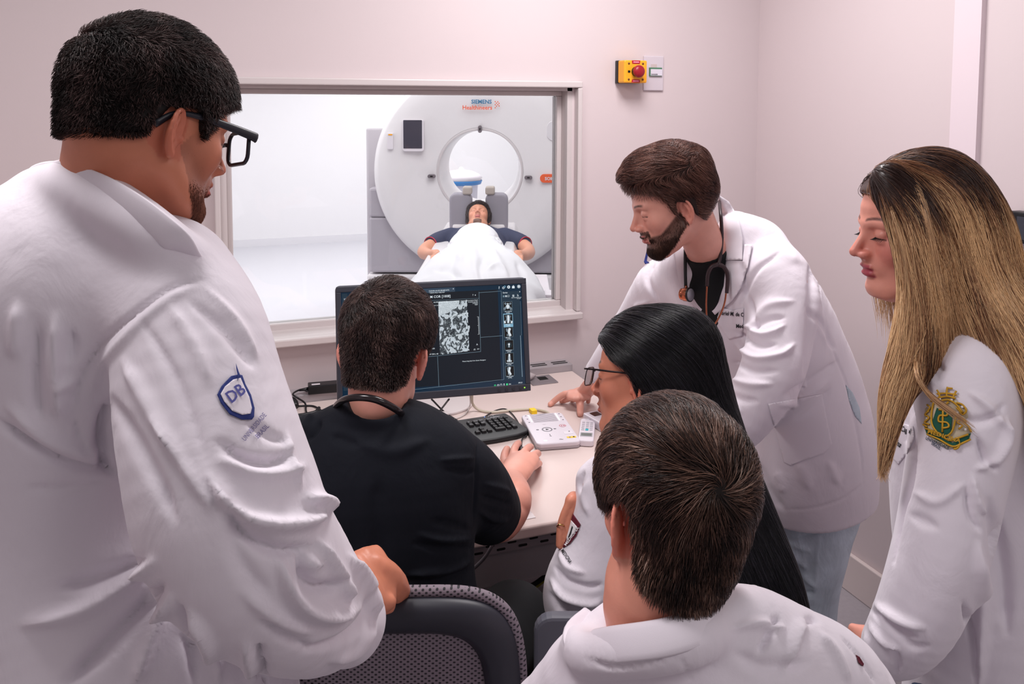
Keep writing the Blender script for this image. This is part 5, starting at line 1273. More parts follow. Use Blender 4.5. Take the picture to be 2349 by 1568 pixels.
for p, q in (((1585, 734), (1600, 742)), ((1632, 755), (1645, 762))):
    MB().tube(catmull(np.array([P(*p, yk), P(*q, yk)]), 4), [.005, .0062, .006, .0045, .003], 12).build('ear_tip', M_black, st)
cpc = P(1576, 675, dS-.02); cn = nrm(camv(.75, .05, .75))
MB().tube([cpc-cn*.008, cpc+cn*.008], .0175, 28).build('chest_piece', M_copper, st, .001)
MB().tube([cpc+cn*.006, cpc+cn*.0105], .0185, 28).build('rim', M_black, st, .001)
MB().tube([cpc+cn*.0100, cpc+cn*.0115], .0155, 28).build('diaphragm', mat('diaphragm_grey', (150,146,156), .3), st)
MB().tube([cpc-cn*.016, cpc-cn*.006], [.015, .013], 24).build('bell', M_copper, st, .001)
MB().tube([P(1574, 655, dS-.012), cpc], .0035, 8).build('stem', M_copper, st)
# ================================================================ tall man at left, seen from behind, hand on the chair
HA = hframe(P(340, 304, 1.0), camv(.60, -.23, -.77), camv(.10, .97, -.2), .92)
ba = head_ops(HA, w=1.05, eo=.004, jaw=1.25)
ba += [('u', chain([tuple(hw(HA, 0, -.03, -.015))+(.062,), pc(268, 400, .995, .062), pc(262, 470, 1.0, .058), pc(240, 560, 1.04, .07)]), .025)]
ba += [('u', chain([pc(190, 700, 1.06, .15, .08), pc(170, 850, 1.06, .17, .10), pc(165, 1150, 1.06, .16, .10), pc(170, 1500, 1.06, .17, .11), pc(175, 1850, 1.06, .17, .12)], -FW), .04)]
ba += [('u', chain([pc(400, 720, .97, .055), pc(500, 1140, .92, .048), pc(590, 1320, .93, .040), pc(760, 1375, 1.08, .031), pc(800, 1370, 1.12, .030)]), .03)]
# hand resting on the chair top, fingers curled over its far side
ba += [('u', chain([pc(795, 1370, 1.12, .032, .026), pc(835, 1338, 1.16, .045, .021), pc(878, 1326, 1.19, .047, .016)], -FW+UP*.6), .015)]
for (x0, y0, x1, y1, x2, y2, x3, y3) in ((862, 1292, 893, 1305, 908, 1328, 905, 1360), (875, 1305, 906, 1318, 921, 1342, 915, 1375), (880, 1325, 910, 1336, 926, 1356, 918, 1385), (872, 1350, 900, 1356, 914, 1372, 908, 1395)):
    ba.append(finger([P(x0, y0, 1.185), P(x1, y1, 1.20), P(x2, y2, 1.235), P(x3, y3, 1.262)], .0125, .009))
ba.append(finger([P(845, 1365, 1.155), P(872, 1382, 1.15), P(893, 1380, 1.16)], .0145, .010))
ba += [('u', chain([pc(-110, 720, 1.12, .055), pc(-180, 1100, 1.12, .046), pc(-150, 1400, 1.02, .038), pc(-80, 1500, .95, .03), pc(-60, 1560, .93, .034)]), .03)]
hipA = P(170, 1900, 1.07); kA1 = np.array([hipA[0]+.11, hipA[1]+.03, .5]); kA2 = np.array([hipA[0]-.11, hipA[1], .5])
aA1, aA2 = kA1*[1, 1, 0]+[0, .0, .09], kA2*[1, 1, 0]+[0, 0, .09]
ba += leg_ops(hipA+[.1, 0, -.05], kA1, aA1, (.09, .06, .042))+leg_ops(hipA-[.1, 0, .05], kA2, aA2, (.09, .06, .042))
def beardA(x, y, z):
    top = np.interp(y, [-.01, .03, .06, .085, .1], [.030, .004, -.026, -.040, -.044]); return np.clip((top-z)/.030, 0, 1)*(y > .006+(-.045-z)*.9)*(np.abs(x) < .071)
colA = lambda V: skin_cols(HA, V, (202,128,100), brow=(92,50,38), beard=beardA, stub=.42, red=(190,96,76))
manA, VA, QA = grow('person', ba, .0028, *bounds(ba), M_skin, None, colA)
tag(manA, 'large man in a white lab coat with glasses, back turned, hand on the mesh chair', 'person')
skA = skull_ops(HA, 1.05)+[('u', chain([tuple(hw(HA, 0, -.03, -.015))+(.058,), pc(268, 400, .995, .060)]), .025)]
def maskA(L):
    x, y, z = L.T; line = np.interp(y, [-.12, -.07, -.04, -.02, .0, .018, .03, .055, .075, .1], [-.018, -.022, -.016, .024, .036, .036, .0, .052, .058, .066]); return z-line
hV, hQ, hairA = hair_cap('hair', HA, skA, maskA, lambda L: .007+.005*np.clip((L[:, 2]-.02)/.08, 0, 1), M_hairm, manA, .0035, (20,14,14), 6, .003, 60)
cA_ = [(15,11,12), (28,20,20), (50,37,36), (84,64,62), (130,104,102)]
flow_hair('hair_strands', HA, skA, lambda L: .009+.005*np.clip((L[:, 2]-.02)/.08, 0, 1), hV, hQ, 34000, flowA, lambda L: .007+.008*np.clip((L[:, 2]+.0)/.1, 0, 1), cA_, hairA, m=M_hairm, r=.00038, seed=15, k=5, lift=(.0, .006), jit=.6, clump=1.0, cfreq=110)
bi = beardA(*hl(HA, VA).T)*(np.linalg.norm(hl(HA, VA), axis=1) < .17)
short_hair('beard', HA, VA, QA[bi[QA].min(1) > .3], 13000, flowbd, lambda L: .002+.008*np.clip((-.05-L[:, 2])/.05, 0, 1), .25, [(70,38,30), (104,60,46), (150,98,78)], manA, M_hairm, .0002, 19, sink=.0004, k=4)
# trousers and shoes
tr_ = []
for h_, k_, a_ in ((hipA+[.1, 0, -.05], kA1, aA1), (hipA-[.1, 0, .05], kA2, aA2)): tr_ += [('u', chain([tuple(h_)+(.12,), tuple(k_)+(.09,), tuple(a_)+(.07,)]), .03)]
tr_ += [('i', half((0, 0, .05), (0, 0, -1)), .003)]
grow('trousers', tr_, .008, *bounds(tr_), M_darkcloth, manA)
for a_ in (aA1, aA2): shoe('shoe', a_, a_+[.1, 1, 0], M_shoe, manA)
# ---------------- coat
ca = [('u', chain([row(92, 315, 482, .995, .06), row(5, 380, 560, 1.01, .09), row(-85, 440, 645, 1.03, .14), row(-160, 475, 720, 1.05, .165), row(-175, 450, 880, 1.06, .165), row(-170, 420, 1080, 1.06, .16), row(-170, 450, 1250, 1.06, .165), row(-180, 545, 1400, 1.06, .175), row(-190, 655, 1560, 1.06, .185), row(-200, 700, 1750, 1.06, .19), row(-205, 720, 1960, 1.06, .195)], -FW, k=4), 0)]
ca += [('u', chain([pc(370, 660, .98, .085), pc(432, 760, .945, .084), pc(465, 930, .915, .092), pc(515, 1130, .89, .099), pc(560, 1250, .89, .097), pc(635, 1335, .93, .088), pc(715, 1395, 1.0, .073), pc(762, 1416, 1.06, .058), pc(790, 1424, 1.10, .055)], k=4), .035)]
ca += [('u', chain([pc(-60, 640, 1.10, .085), pc(-120, 800, 1.14, .082), pc(-190, 1100, 1.14, .08), pc(-170, 1350, 1.05, .075), pc(-100, 1480, .97, .062)], k=3), .04)]
ca += [('u', chain([P(86, 432, 1.03).tolist()+[.022], P(150, 428, .97).tolist()+[.028], P(225, 458, .945).tolist()+[.03], P(300, 505, .925).tolist()+[.03], P(365, 552, .92).tolist()+[.03], P(410, 590, .93).tolist()+[.03]]), .02)]
cufA = nrm(P(862, 1440, 1.16)-P(700, 1400, .98)); 
ca += [('i', half(P(818, 1425, 1.12), cufA), .003)] if 0 else []
ca += [('i', half((0, 0, .62), (0, 0, -1)), .004)]
stA = [([(470, 640), (400, 655), (320, 710), (240, 780), (190, 860), (170, 950), (195, 1030), (245, 1075)], 6, -.004),
 ([(455, 655), (380, 690), (290, 770), (225, 850), (205, 930)], 10, .003),
 ([(245, 925), (232, 990), (240, 1060), (262, 1085)], 12, -.016), ([(262, 1080), (210, 1075), (140, 1055), (60, 1010), (-10, 960)], 10, -.008), ([(250, 1045), (180, 1035), (100, 1000), (20, 930)], 18, .007),
 ([(60, 1120), (150, 1118), (250, 1105)], 8, -.003),
 ([(255, 915), (300, 990), (360, 1100), (400, 1190)], 16, -.006), ([(285, 830), (340, 930), (400, 1040)], 18, .005), ([(330, 740), (400, 860), (440, 960), (470, 1060)], 12, -.004), ([(390, 700), (450, 800), (480, 880)], 14, .004), ([(440, 690), (520, 760), (580, 840)], 12, -.005), ([(470, 660), (545, 740), (590, 820)], 9, .004), ([(355, 960), (430, 1080), (490, 1170)], 12, .005),
 ([(130, 720), (125, 850), (140, 960)], 16, .008), ([(85, 740), (80, 880), (90, 960)], 16, -.008), ([(165, 760), (160, 830)], 12, -.006), ([(130, 890), (175, 870)], 12, .006), ([(40, 700), (35, 820)], 18, .006),
 ([(500, 1010), (560, 1050), (620, 1060), (670, 1040)], 10, -.010), ([(505, 1050), (580, 1085), (650, 1085), (700, 1070)], 14, .006), ([(480, 1090), (540, 1170), (620, 1200), (700, 1195), (740, 1180)], 17, .014), ([(520, 1150), (560, 1225), (640, 1262), (720, 1255)], 14, -.012), ([(700, 1145), (735, 1150), (752, 1175)], 14, .012),
 ([(660, 1000), (668, 1060), (690, 1120)], 9, .005), ([(560, 960), (620, 1000), (660, 1010)], 9, -.005),
 ([(690, 1270), (705, 1330), (740, 1350), (790, 1330)], 14, -.012), ([(730, 1240), (760, 1290), (790, 1340), (800, 1375)], 12, .009), ([(640, 1280), (660, 1340), (700, 1390), (760, 1410), (820, 1395)], 16, .011), ([(690, 1300), (740, 1290)], 12, .006), ([(800, 1275), (845, 1345), (862, 1410)], 9, .009), ([(850, 1350), (835, 1420), (780, 1470), (700, 1490)], 10, -.008), ([(860, 1430), (820, 1490), (760, 1515)], 12, .006), ([(560, 1360), (640, 1420), (720, 1450)], 14, .005), ([(600, 1420), (660, 1460), (720, 1490)], 10, -.005), ([(520, 1200), (560, 1300), (620, 1370)], 20, -.005),
 ([(350, 1290), (270, 1350), (180, 1400), (60, 1430)], 22, .012), ([(370, 1345), (300, 1420), (220, 1500), (150, 1568)], 20, -.014), ([(390, 1370), (340, 1470), (310, 1568)], 18, .011), ([(330, 1285), (240, 1320), (140, 1345)], 18, -.008), ([(410, 1390), (440, 1470), (450, 1568)], 14, -.009), ([(430, 1400), (480, 1480), (500, 1568)], 14, .008), ([(595, 1480), (600, 1520), (612, 1568)], 5, -.012), ([(560, 1470), (570, 1520), (580, 1568)], 12, .006)]
coatA, cV, cQ = grow('lab_coat', ca, .0045, *bounds(ca), M_coatW, manA, strokes=stA, noise=[(9, .003, 12), (24, .0013, 16)], it=2)
bvA = bvh_of(cV, cQ)
# cuff rim: hollow end of the sleeve
cq = catmull(np.array([P(72, 440, 1.08), P(84, 408, 1.02), P(140, 400, .955), P(225, 428, .92), P(300, 470, .90), P(362, 516, .892), P(408, 556, .895), P(434, 592, .92)]), 6)
MB().tube(cq, .0155, 14, True, -FW-UP*.1, .24).build('collar', M_coatS, coatA)
# emblem on the sleeve
patch('sleeve_emblem', bvA, [(498, 905), (508, 885), (530, 862), (548, 858), (556, 860), (563, 880), (576, 905), (584, 935), (583, 955), (578, 962), (555, 962), (527, 950), (507, 925)], M_thread_navy, coatA, .002, .0008, 4)
patch('sleeve_emblem', bvA, [(506, 903), (516, 886), (535, 870), (552, 866), (560, 885), (572, 910), (578, 935), (575, 948), (556, 951), (533, 942), (514, 920)], M_coatS, coatA, .003, .0008, 4)
surf_text('emblem_letters', 'DB', bvA, mat('letters_navy', (84,84,150), .8), coatA, (530, 925), (566, 898), 27, .02, .0055)
patch('emblem_flame', bvA, [(541, 832), (547, 850), (551, 860), (547, 868), (545, 874), (545, 860), (542, 845)], M_thread_navy, coatA, .004, .0008, 3)
surf_text('embroidered_text', 'UNIVERSIDADE', bvA, M_thread_navyl, coatA, (562, 1012), (612, 952), 11, .01, .0035)
surf_text('embroidered_text', 'BRASIL', bvA, M_thread_navyl, coatA, (592, 1006), (618, 978), 11, .01, .0035)
# ---------------- glasses
gl = thing('eyeglasses', 'black-framed glasses worn by the large man at left', 'glasses')
M_fr = mat('frame_black', (34,36,46), .35)
for q in (1, -1):
    pts = [hw(HA, q*.078, -.035, -.004), hw(HA, q*.080, -.012, .016), hw(HA, q*.081, .02, .021), hw(HA, q*.080, .06, .020), hw(HA, q*.077, .100, .018), hw(HA, q*.075, .112, .017)]
    MB().tube(catmull(np.array(pts), 4), np.interp(np.linspace(0, 1, 21), [0, .25, .7, 1], [.0045, .003, .0055, .0065]), 8, True, HA['R'][0], .45 if q else 1).build('temple_arm', M_fr, gl)
for q in (1, -1): lens_rim(HA, gl, q, M_fr, r=.0026, h=.044, w=.058, cx=.040, y=.116)
MB().tube([hw(HA, -.011, .112, .010), hw(HA, 0, .116, .013), hw(HA, .011, .112, .010)], .0028, 8).build('bridge', M_fr, gl)
# ================================================================ seated man in black scrubs using the mouse
HS = hframe(P(884, 812, 1.57), camv(.22, -.22, -.95), camv(.13, .96, -.2), .92)
bs = head_ops(HS, w=1.0, eo=.007)
bs += [('u', chain([tuple(hw(HS, 0, -.03, -.02))+(.056,), pc(868, 905, 1.53, .055), pc(864, 955, 1.54, .056), pc(870, 1020, 1.57, .07)]), .02)]
bs += [('u', chain([pc(870, 1110, 1.54, .15, .07), pc(872, 1200, 1.53, .14, .09), pc(876, 1400, 1.52, .14, .10), pc(880, 1560, 1.52, .15, .11)], -FW), .04)]
wrS = PZ(1176, 1102, DZ+.045)
bs += [('u', chain([pc(1040, 1080, 1.57, .045), pc(1110, 1145, 1.66, .045), pc(1140, 1192, 1.77, .046), pc(1168, 1165, 1.81, .044), pc(1181, 1135, 1.85, .037), tuple(wrS)+(.029,)], k=4), .02)]
bs += [('u', chain([tuple(wrS)+(.030, .024), wz(1184, 1082, .052)+(.040, .023), wz(1196, 1060, .055)+(.044, .020), wz(1203, 1048, .055)+(.042, .016)], (0, 0, 1)), .012)]
bs += [finger([wz(1176, 1050, .054), wz(1180, 1030, .060), wz(1186, 1019, .044), wz(1190, 1016, .026)], .0118, .009),
       finger([wz(1194, 1050, .058), wz(1205, 1034, .062), wz(1214, 1025, .044), wz(1218, 1024, .026)], .0122, .009),
       finger([wz(1210, 1058, .055), wz(1224, 1045, .056), wz(1232, 1039, .036), wz(1235, 1040, .016)], .0118, .009),
       finger([wz(1216, 1074, .046), wz(1229, 1066, .045), wz(1236, 1062, .026), wz(1238, 1063, .010)], .0105, .008),
       finger([wz(1170, 1082, .044), wz(1158, 1060, .040), wz(1158, 1042, .030), wz(1163, 1030, .022)], .014, .0105)]
bs += [('u', chain([pc(690, 1050, 1.56, .05), pc(650, 1180, 1.62, .045), pc(740, 1170, 1.82, .035), pc(850, 1120, 1.95, .027), wz(930, 1075, .03)+(.028,)]), .03)]
for i in range(4): bs.append(finger([wz(930+i*8, 1072+i*4, .03), wz(945+i*8, 1062+i*4, .03), wz(955+i*8, 1056+i*4, .014)], .010, .008))
hS1, kS1 = P(960, 1600, 1.5), P(1176, 1412, 1.84); hS2, kS2 = P(800, 1600, 1.5), P(780, 1420, 1.88)
hS1[2] = hS2[2] = .60; kS1[2] = .60; kS2[2] = .56
aS1, aS2 = kS1*[1, 1, 0]+[0, .0, .09], kS2*[1, 1, 0]+[0, .0, .09]
bs += leg_ops(hS1, kS1, aS1)+leg_ops(hS2, kS2, aS2)
colS = lambda V: skin_cols(HS, V, (222,158,140), red=(224,128,116), brow=(44,30,28))
manS, VS, QS = grow('person', bs, .0028, *bounds(bs), M_skin, None, colS)
tag(manS, 'seated man in black scrubs at the monitor, his hand on the mouse', 'person')
skS = skull_ops(HS)+[('u', chain([tuple(hw(HS, 0, -.03, -.02))+(.056,), pc(868, 905, 1.53, .056)]), .02)]
def maskS(L):
    x, y, z = L.T; line = np.interp(y, [-.12, -.07, -.045, -.03, .0, .018, .035, .055, .1], [-.060, -.062, -.045, .020, .036, -.005, .03, .06, .07]); return z-line
hV, hQ, hairS = hair_cap('hair', HS, skS, maskS, lambda L: .005+.011*np.clip((L[:, 2]+.01)/.1, 0, 1), M_hairm, manS, .0035, (24,16,15), 26, .003, 55)
cS_ = [(18,12,12), (36,25,24), (58,42,39), (94,72,66), (140,114,106)]
flow_hair('hair_strands', HS, skS, lambda L: .007+.011*np.clip((L[:, 2]+.01)/.1, 0, 1), hV, hQ, 26000, whorl((-.016, -.066, .100), 1.0), lambda L: .008+.020*np.clip((L[:, 2]-.03)/.08, 0, 1), cS_, hairS, r=.00045, seed=35, k=6, lift=(.0, .006), jit=.3, clump=.8, cfreq=75,
    w=lambda X: 1-.93*np.exp(-(np.linalg.norm(hl(HS, X)-np.array([-.018, -.070, .104]), axis=1)/.013)**2))
MB_ = None
# scrubs top, trousers, shoes
ct_ = [('u', chain([row(768, 955, 965, 1.50, .05), row(705, 1020, 1008, 1.52, .07), row(662, 1065, 1050, 1.53, .11), row(650, 1092, 1110, 1.53, .125), row(660, 1092, 1200, 1.53, .13), row(668, 1088, 1300, 1.53, .135), row(672, 1100, 1400, 1.53, .145), row(670, 1110, 1520, 1.53, .16), row(672, 1110, 1640, 1.54, .17)], -FW, k=4), 0)]
ct_ += [('u', chain([pc(1022, 1055, 1.54, .064), pc(1068, 1095, 1.58, .070), pc(1105, 1145, 1.64, .069), pc(1120, 1168, 1.69, .066)], k=4), .03)]
ct_ += [('u', chain([pc(700, 1040, 1.55, .07), pc(665, 1100, 1.58, .07), pc(650, 1165, 1.63, .065)], k=3), .03)]
shfull = list(ct_)
ct_ += [('s', chain([pc(866, 850, 1.47, .060), pc(864, 896, 1.50, .056)], k=1), .006)]
cufS = nrm(P(1168, 1180, 1.78)-P(1110, 1130, 1.64))
ct_ += [('i', half(P(1152, 1165, 1.705), cufS), .003), ('i', half((0, 0, .47), (0, 0, -1)), .004)]
stS = [([(1080, 1215), (1030, 1200), (990, 1195)], 8, -.004), ([(1085, 1235), (1020, 1238), (960, 1225)], 6, .006), ([(1085, 1255), (1010, 1258), (950, 1245)], 6, -.006), ([(1078, 1285), (1020, 1310), (940, 1318)], 7, .007), ([(1080, 1305), (1000, 1332), (920, 1330)], 7, -.007),
 ([(1095, 1010), (1092, 1100), (1086, 1200)], 3, -.003), ([(1010, 1055), (1050, 1052), (1088, 1050)], 6, .004), ([(1020, 1075), (1060, 1082), (1090, 1080)], 6, -.004), ([(1110, 1110), (1150, 1120), (1170, 1130)], 7, .005), ([(1100, 1135), (1140, 1150), (1172, 1155)], 7, -.005), ([(1095, 1170), (1135, 1190), (1165, 1190)], 8, .005),
 ([(720, 950), (705, 975), (695, 990)], 8, .008), ([(735, 965), (720, 990), (700, 1010)], 7, -.008), ([(690, 960), (670, 975), (655, 985)], 6, .006), ([(830, 1020), (900, 1035), (980, 1010)], 18, .004), ([(760, 1000), (820, 1020)], 12, -.004), ([(870, 1100), (868, 1200), (880, 1300)], 26, -.004)]
topS, cV, cQ = grow('scrub_top', ct_, .0045, *bounds(ct_), M_scrub, manS, strokes=stS, noise=[(12, .003, 22), (30, .0012, 26)], it=2)
tr_ = [('u', chain([tuple(hS1)+(.115,), tuple((hS1+kS1)/2)+(.10,), tuple(kS1)+(.082,)]), .03), ('u', chain([tuple(kS1)+(.080,), tuple(aS1)+(.075,)]), .03), ('u', chain([tuple(hS2)+(.115,), tuple((hS2+kS2)/2)+(.10,), tuple(kS2)+(.082,)]), .03), ('u', chain([tuple(kS2)+(.080,), tuple(aS2)+(.075,)]), .03), ('u', chain([tuple(hS1)+(.12,), tuple(hS2)+(.12,)]), .04), ('i', half((0, 0, .05), (0, 0, -1)), .003)]
grow('trousers', tr_, .007, *bounds(tr_), M_darkcloth, manS, noise=[(12, .004, 5)])
for a_ in (aS1, aS2): shoe('shoe', a_, a_+[.1, 1, 0], M_shoe, manS)
# stethoscope tube round the neck
st = thing('stethoscope', 'black stethoscope tube round the neck of the man in black scrubs', 'stethoscope')
MB().tube(catmull(np.array([P(776, 958, 1.60), P(770, 935, 1.52), P(788, 917, 1.46), P(820, 911, 1.435), P(858, 915, 1.43), P(892, 929, 1.437), P(916, 944, 1.46), P(926, 955, 1.53), P(926, 970, 1.62)]), 6), .0062, 12).build('tube', mat('tubing_gloss', (26,20,22), .2), st)
# ================================================================ seated woman with long black hair
HW_ = hframe(P(1482, 880, 1.61), camv(-.85, -.02, -.52), camv(.10, .97, -.16), .96)
bw = head_ops(HW_, w=.98, lips=1.0, chin=.95)
bw += [('u', chain([tuple(hw(HW_, 0, -.02, -.03))+(.05,), pc(1488, 970, 1.62, .052), pc(1490, 1040, 1.63, .075)]), .02)]
bw += [('u', chain([pc(1485, 1110, 1.65, .12, .08), pc(1480, 1300, 1.64, .11, .09), pc(1480, 1500, 1.62, .12, .10), pc(1480, 1640, 1.60, .13, .11)], -FW), .04)]
bw += [('u', chain([pc(1390, 1130, 1.64, .045), pc(1345, 1270, 1.62, .04), pc(1325, 1370, 1.62, .036), pc(1400, 1380, 1.72, .03), pc(1470, 1330, 1.78, .026)]), .03)]
bw += [('u', chain([pc(1585, 1140, 1.68, .045), pc(1600, 1300, 1.74, .04), pc(1480, 1290, 1.85, .03), pc(1370, 1230, 1.78, .026), pc(1318, 1215, 1.70, .026)]), .03)]
for pts in ([(1308, 1150), (1294, 1180), (1285, 1212), (1283, 1250)], [(1316, 1160), (1304, 1188), (1297, 1222), (1294, 1264)]):
    bw.append((finger([P(p[0], p[1], 1.632-.008*i) for i, p in enumerate(pts)], .0085, .0068)[0], finger([P(p[0], p[1], 1.632-.008*i) for i, p in enumerate(pts)], .0085, .0068)[1], .001))
bw += [('u', chain([pc(1318, 1215, 1.70, .022), pc(1318, 1150, 1.66, .016), pc(1312, 1145, 1.64, .012)]), .01)]
hW1, kW1, hW2, kW2 = P(1400, 1700, 1.6), P(1420, 1500, 2.05), P(1560, 1700, 1.6), P(1600, 1500, 2.05)
for v in (hW1, hW2): v[2] = .52
for v in (kW1, kW2): v[2] = .50
aW1, aW2 = kW1*[1, 1, 0]+[0, 0, .09], kW2*[1, 1, 0]+[0, 0, .09]
bw += leg_ops(hW1, kW1, aW1)+leg_ops(hW2, kW2, aW2)
colW = lambda V: skin_cols(HW_, V, (206,132,106), red=(206,104,86), brow=(30,22,22), lip=(168,80,76))
womW, VW, QW = grow('person', bw, .0026, *bounds(bw), M_skin, None, colW)
tag(womW, 'seated woman in glasses with long straight black hair, facing the desk', 'person')
# hair: cap combed back plus a long fall down the back
skW = skull_ops(HW_)
def maskW(L):
    x, y, z = L.T; line = np.interp(y, [-.12, -.07, -.04, -.025, .0, .02, .045, .07, .1], [-.10, -.10, -.09, -.04, .032, .036, .040, .068, .078]); return z-line
capf = ('F', lambda X: np.maximum(evaluate(skW, X, band=.1)-.017, -maskW(hl(HW_, X.astype(np.float64)))*1.0).astype(np.float32), HW_['o'], .3)
hm = [('u', capf, 0), ('u', chain([pc(1560, 790, 1.60, .075, .07), pc(1572, 880, 1.60, .082, .07), pc(1586, 960, 1.585, .088, .065), pc(1622, 1090, 1.56, .092, .06), pc(1668, 1220, 1.54, .096, .055), pc(1712, 1360, 1.52, .102, .05), pc(1740, 1480, 1.52, .10, .045)], -FW, k=4), .03)]
hV, hQ = polygonise(hm, .004, *bounds(hm)); hV = smooth_mesh(hV, hQ, 2)
cl = np.tile(np.array(lin((15,14,18))), (len(hV), 1))
hairW = link('hair', np_mesh('hair', hV, hQ, cols=cl), M_hair, womW)
def dirW(p):
    L = hl(HW_, p); t = np.clip((L[:, 2]+.02)/.12, 0, 1)[:, None]
    down = camv(.38, -.92, 0); d = np.tile(down, (len(p), 1)); back = np.stack([L[:, 0]*2.0, -1+0*L[:, 0], -.35+0*L[:, 0]], 1)@HW_['R']; return back*t+d*(1-t)
rg = np.random.default_rng(77); p0, n0 = surf_samples(hV, hQ, 16000, rg); ln = rg.uniform(.08, .30, 16000)
S_ = flow_strands(hm, p0+n0*.001, dirW, ln, 12, rg.uniform(.0005, .004, 16000), rg, stray=.02)
S_ = smooth_strands(S_[tidy(S_)], 3)
strand_mesh('hair_strands', S_, .0005, pick_cols([(9,8,11), (16,15,19), (26,25,31), (48,46,54)], len(S_), rg), M_hair, hairW)
# coat
cw_ = [('u', chain([row(1430, 1550, 1060, 1.64, .07), row(1380, 1600, 1100, 1.65, .11), row(1350, 1625, 1160, 1.655, .13), row(1350, 1620, 1260, 1.65, .135), row(1350, 1620, 1400, 1.64, .14), row(1345, 1640, 1520, 1.62, .15), row(1340, 1650, 1660, 1.60, .16)], -FW, k=4), 0)]
cw_ += [('u', chain([pc(1402, 1120, 1.65, .065), pc(1384, 1180, 1.64, .062), pc(1362, 1255, 1.63, .064), pc(1330, 1350, 1.61, .070), pc(1335, 1392, 1.62, .062), pc(1400, 1405, 1.70, .05), pc(1460, 1370, 1.77, .042)], k=4), .025)]
cw_ += [('u', chain([pc(1570, 1140, 1.68, .065), pc(1590, 1300, 1.74, .06), pc(1480, 1290, 1.83, .045), pc(1390, 1240, 1.77, .04)], k=3), .025)]
cw_ += [('u', chain([pc(1352, 1098, 1.66, .022), pc(1366, 1085, 1.67, .02)], k=1), .02), ('i', half((0, 0, .45), (0, 0, -1)), .004)]
stW = [([(1340, 1080), (1330, 1105), (1335, 1130)], 5, -.006), ([(1275, 1300), (1300, 1330), (1350, 1345), (1380, 1340)], 7, -.008), ([(1265, 1330), (1295, 1370), (1350, 1385), (1380, 1375)], 8, .009), ([(1262, 1360), (1290, 1400), (1340, 1412)], 6, -.006), ([(1285, 1265), (1300, 1300), (1340, 1315)], 8, .006), ([(1350, 1100), (1340, 1140), (1350, 1180)], 8, .005)]
coatW, cV, cQ = grow('lab_coat', cw_, .0045, *bounds(cw_), M_coatW, womW, strokes=stW, noise=[(13, .0025, 32)], it=2)
bvW = bvh_of(cV, cQ)
patch('sleeve_emblem', bvW, [(1309, 1170), (1332, 1202), (1322, 1228), (1308, 1246), (1292, 1256), (1290, 1248), (1294, 1215), (1300, 1190)], M_thread_maroon, coatW, .002, .001, 3)
patch('sleeve_emblem', bvW, [(1308, 1190), (1324, 1208), (1314, 1226), (1300, 1240), (1299, 1225), (1302, 1205)], M_thread_white, coatW, .0035, .0008, 3)
surf_text('emblem_letters', 'MEDICINA', bvW, M_thread_white, coatW, (1298, 1252), (1329, 1210), 6, .02, .005)
patch('emblem_staff', bvW, [(1312, 1205), (1314, 1208), (1309, 1225), (1304, 1234), (1303, 1231), (1308, 1218)], M_thread_black, coatW, .005, .0006, 2)
surf_text('embroidered_text', 'MEDICINA', bvW, M_thread_black, coatW, (1286, 1262), (1306, 1292), 8, .02, .003)
# trousers, shoes
tr_ = [('u', chain([tuple(h_)+(.10,), tuple(k_)+(.075,)]), .03) for h_, k_ in ((hW1, kW1), (hW2, kW2))]+[('u', chain([tuple(k_)+(.072,), tuple(a_)+(.062,)]), .03) for k_, a_ in ((kW1, aW1), (kW2, aW2))]+[('u', chain([tuple(hW1)+(.11,), tuple(hW2)+(.11,)]), .04), ('i', half((0, 0, .05), (0, 0, -1)), .003)]
grow('trousers', tr_, .008, *bounds(tr_), M_darkcloth, womW)
for a_ in (aW1, aW2): shoe('shoe', a_, a_+[.1, 1, 0], M_shoe, womW)
# ring, glasses
tag(MB().tube([P(1277, 1206, 1.614), P(1283, 1203, 1.604), P(1290, 1203, 1.606), P(1294, 1206, 1.612)], .0014, 8).build('ring', mat('gold', (226,178,110), .2, 1)), 'thin gold ring on the seated black-haired woman\'s finger', 'ring')
gl = thing('eyeglasses', 'thin dark wire glasses worn by the seated black-haired woman', 'glasses')
M_fw = mat('frame_dark_metal', (44,34,36), .3, .6)
for q in (1, -1):
    MB().tube(catmull(np.array([hw(HW_, q*.074, -.018, .006), hw(HW_, q*.077, .0, .020), hw(HW_, q*.077, .05, .021), hw(HW_, q*.074, .080, .021), hw(HW_, q*.070, .106, .020)]), 4), .0018, 8, True, HW_['R'][0], .6).build('temple_arm', M_fw, gl)
    lens_rim(HW_, gl, q, M_fw, r=.0010, h=.036, w=.052, cx=.042, y=.113, z=.004)
MB().tube([hw(HW_, -.014, .109, .014), hw(HW_, 0, .114, .016), hw(HW_, .014, .109, .014)], .0014, 8).build('bridge', M_fw, gl)
# grey shell of her chair behind her
g = thing('office_chair', 'grey plastic-backed chair of the black-haired woman, mostly hidden', 'chair')
cc = P(1330, 1500, 1.42); ch = frame((cc[0], cc[1], 0), nrm(RT*[1, 1, 0]), nrm(FW*[1, 1, 0]), (0, 0, 1)); M_shell = mat('chair_shell', (88,88,98), .45); zt = P(1230, 1402, 1.42)[2]
x0c = (P(1225, 1450, 1.42)-cc)@nrm(RT*[1, 1, 0])
MB().prism(rrect(.44, .42, .03, 5, x0c+.22, zt-.21), -.012, .012, lambda q: ch((q[0], q[2], q[1]))).build('backrest', M_shell, g, .006)
MB().prism(rrect(.42, .42, .06, 5, x0c+.22, .25), .42, .47, lambda q: ch(q)).build('seat', M_darkcloth, g, .015)
MB().box((x0c+.19, -.03, .40), (x0c+.25, .02, zt-.3), ch).build('back_support', M_black, g, .005)
MB().tube([ch((x0c+.22, .25, .08)), ch((x0c+.22, .25, .43))], .028, 14).build('column', M_alu, g)
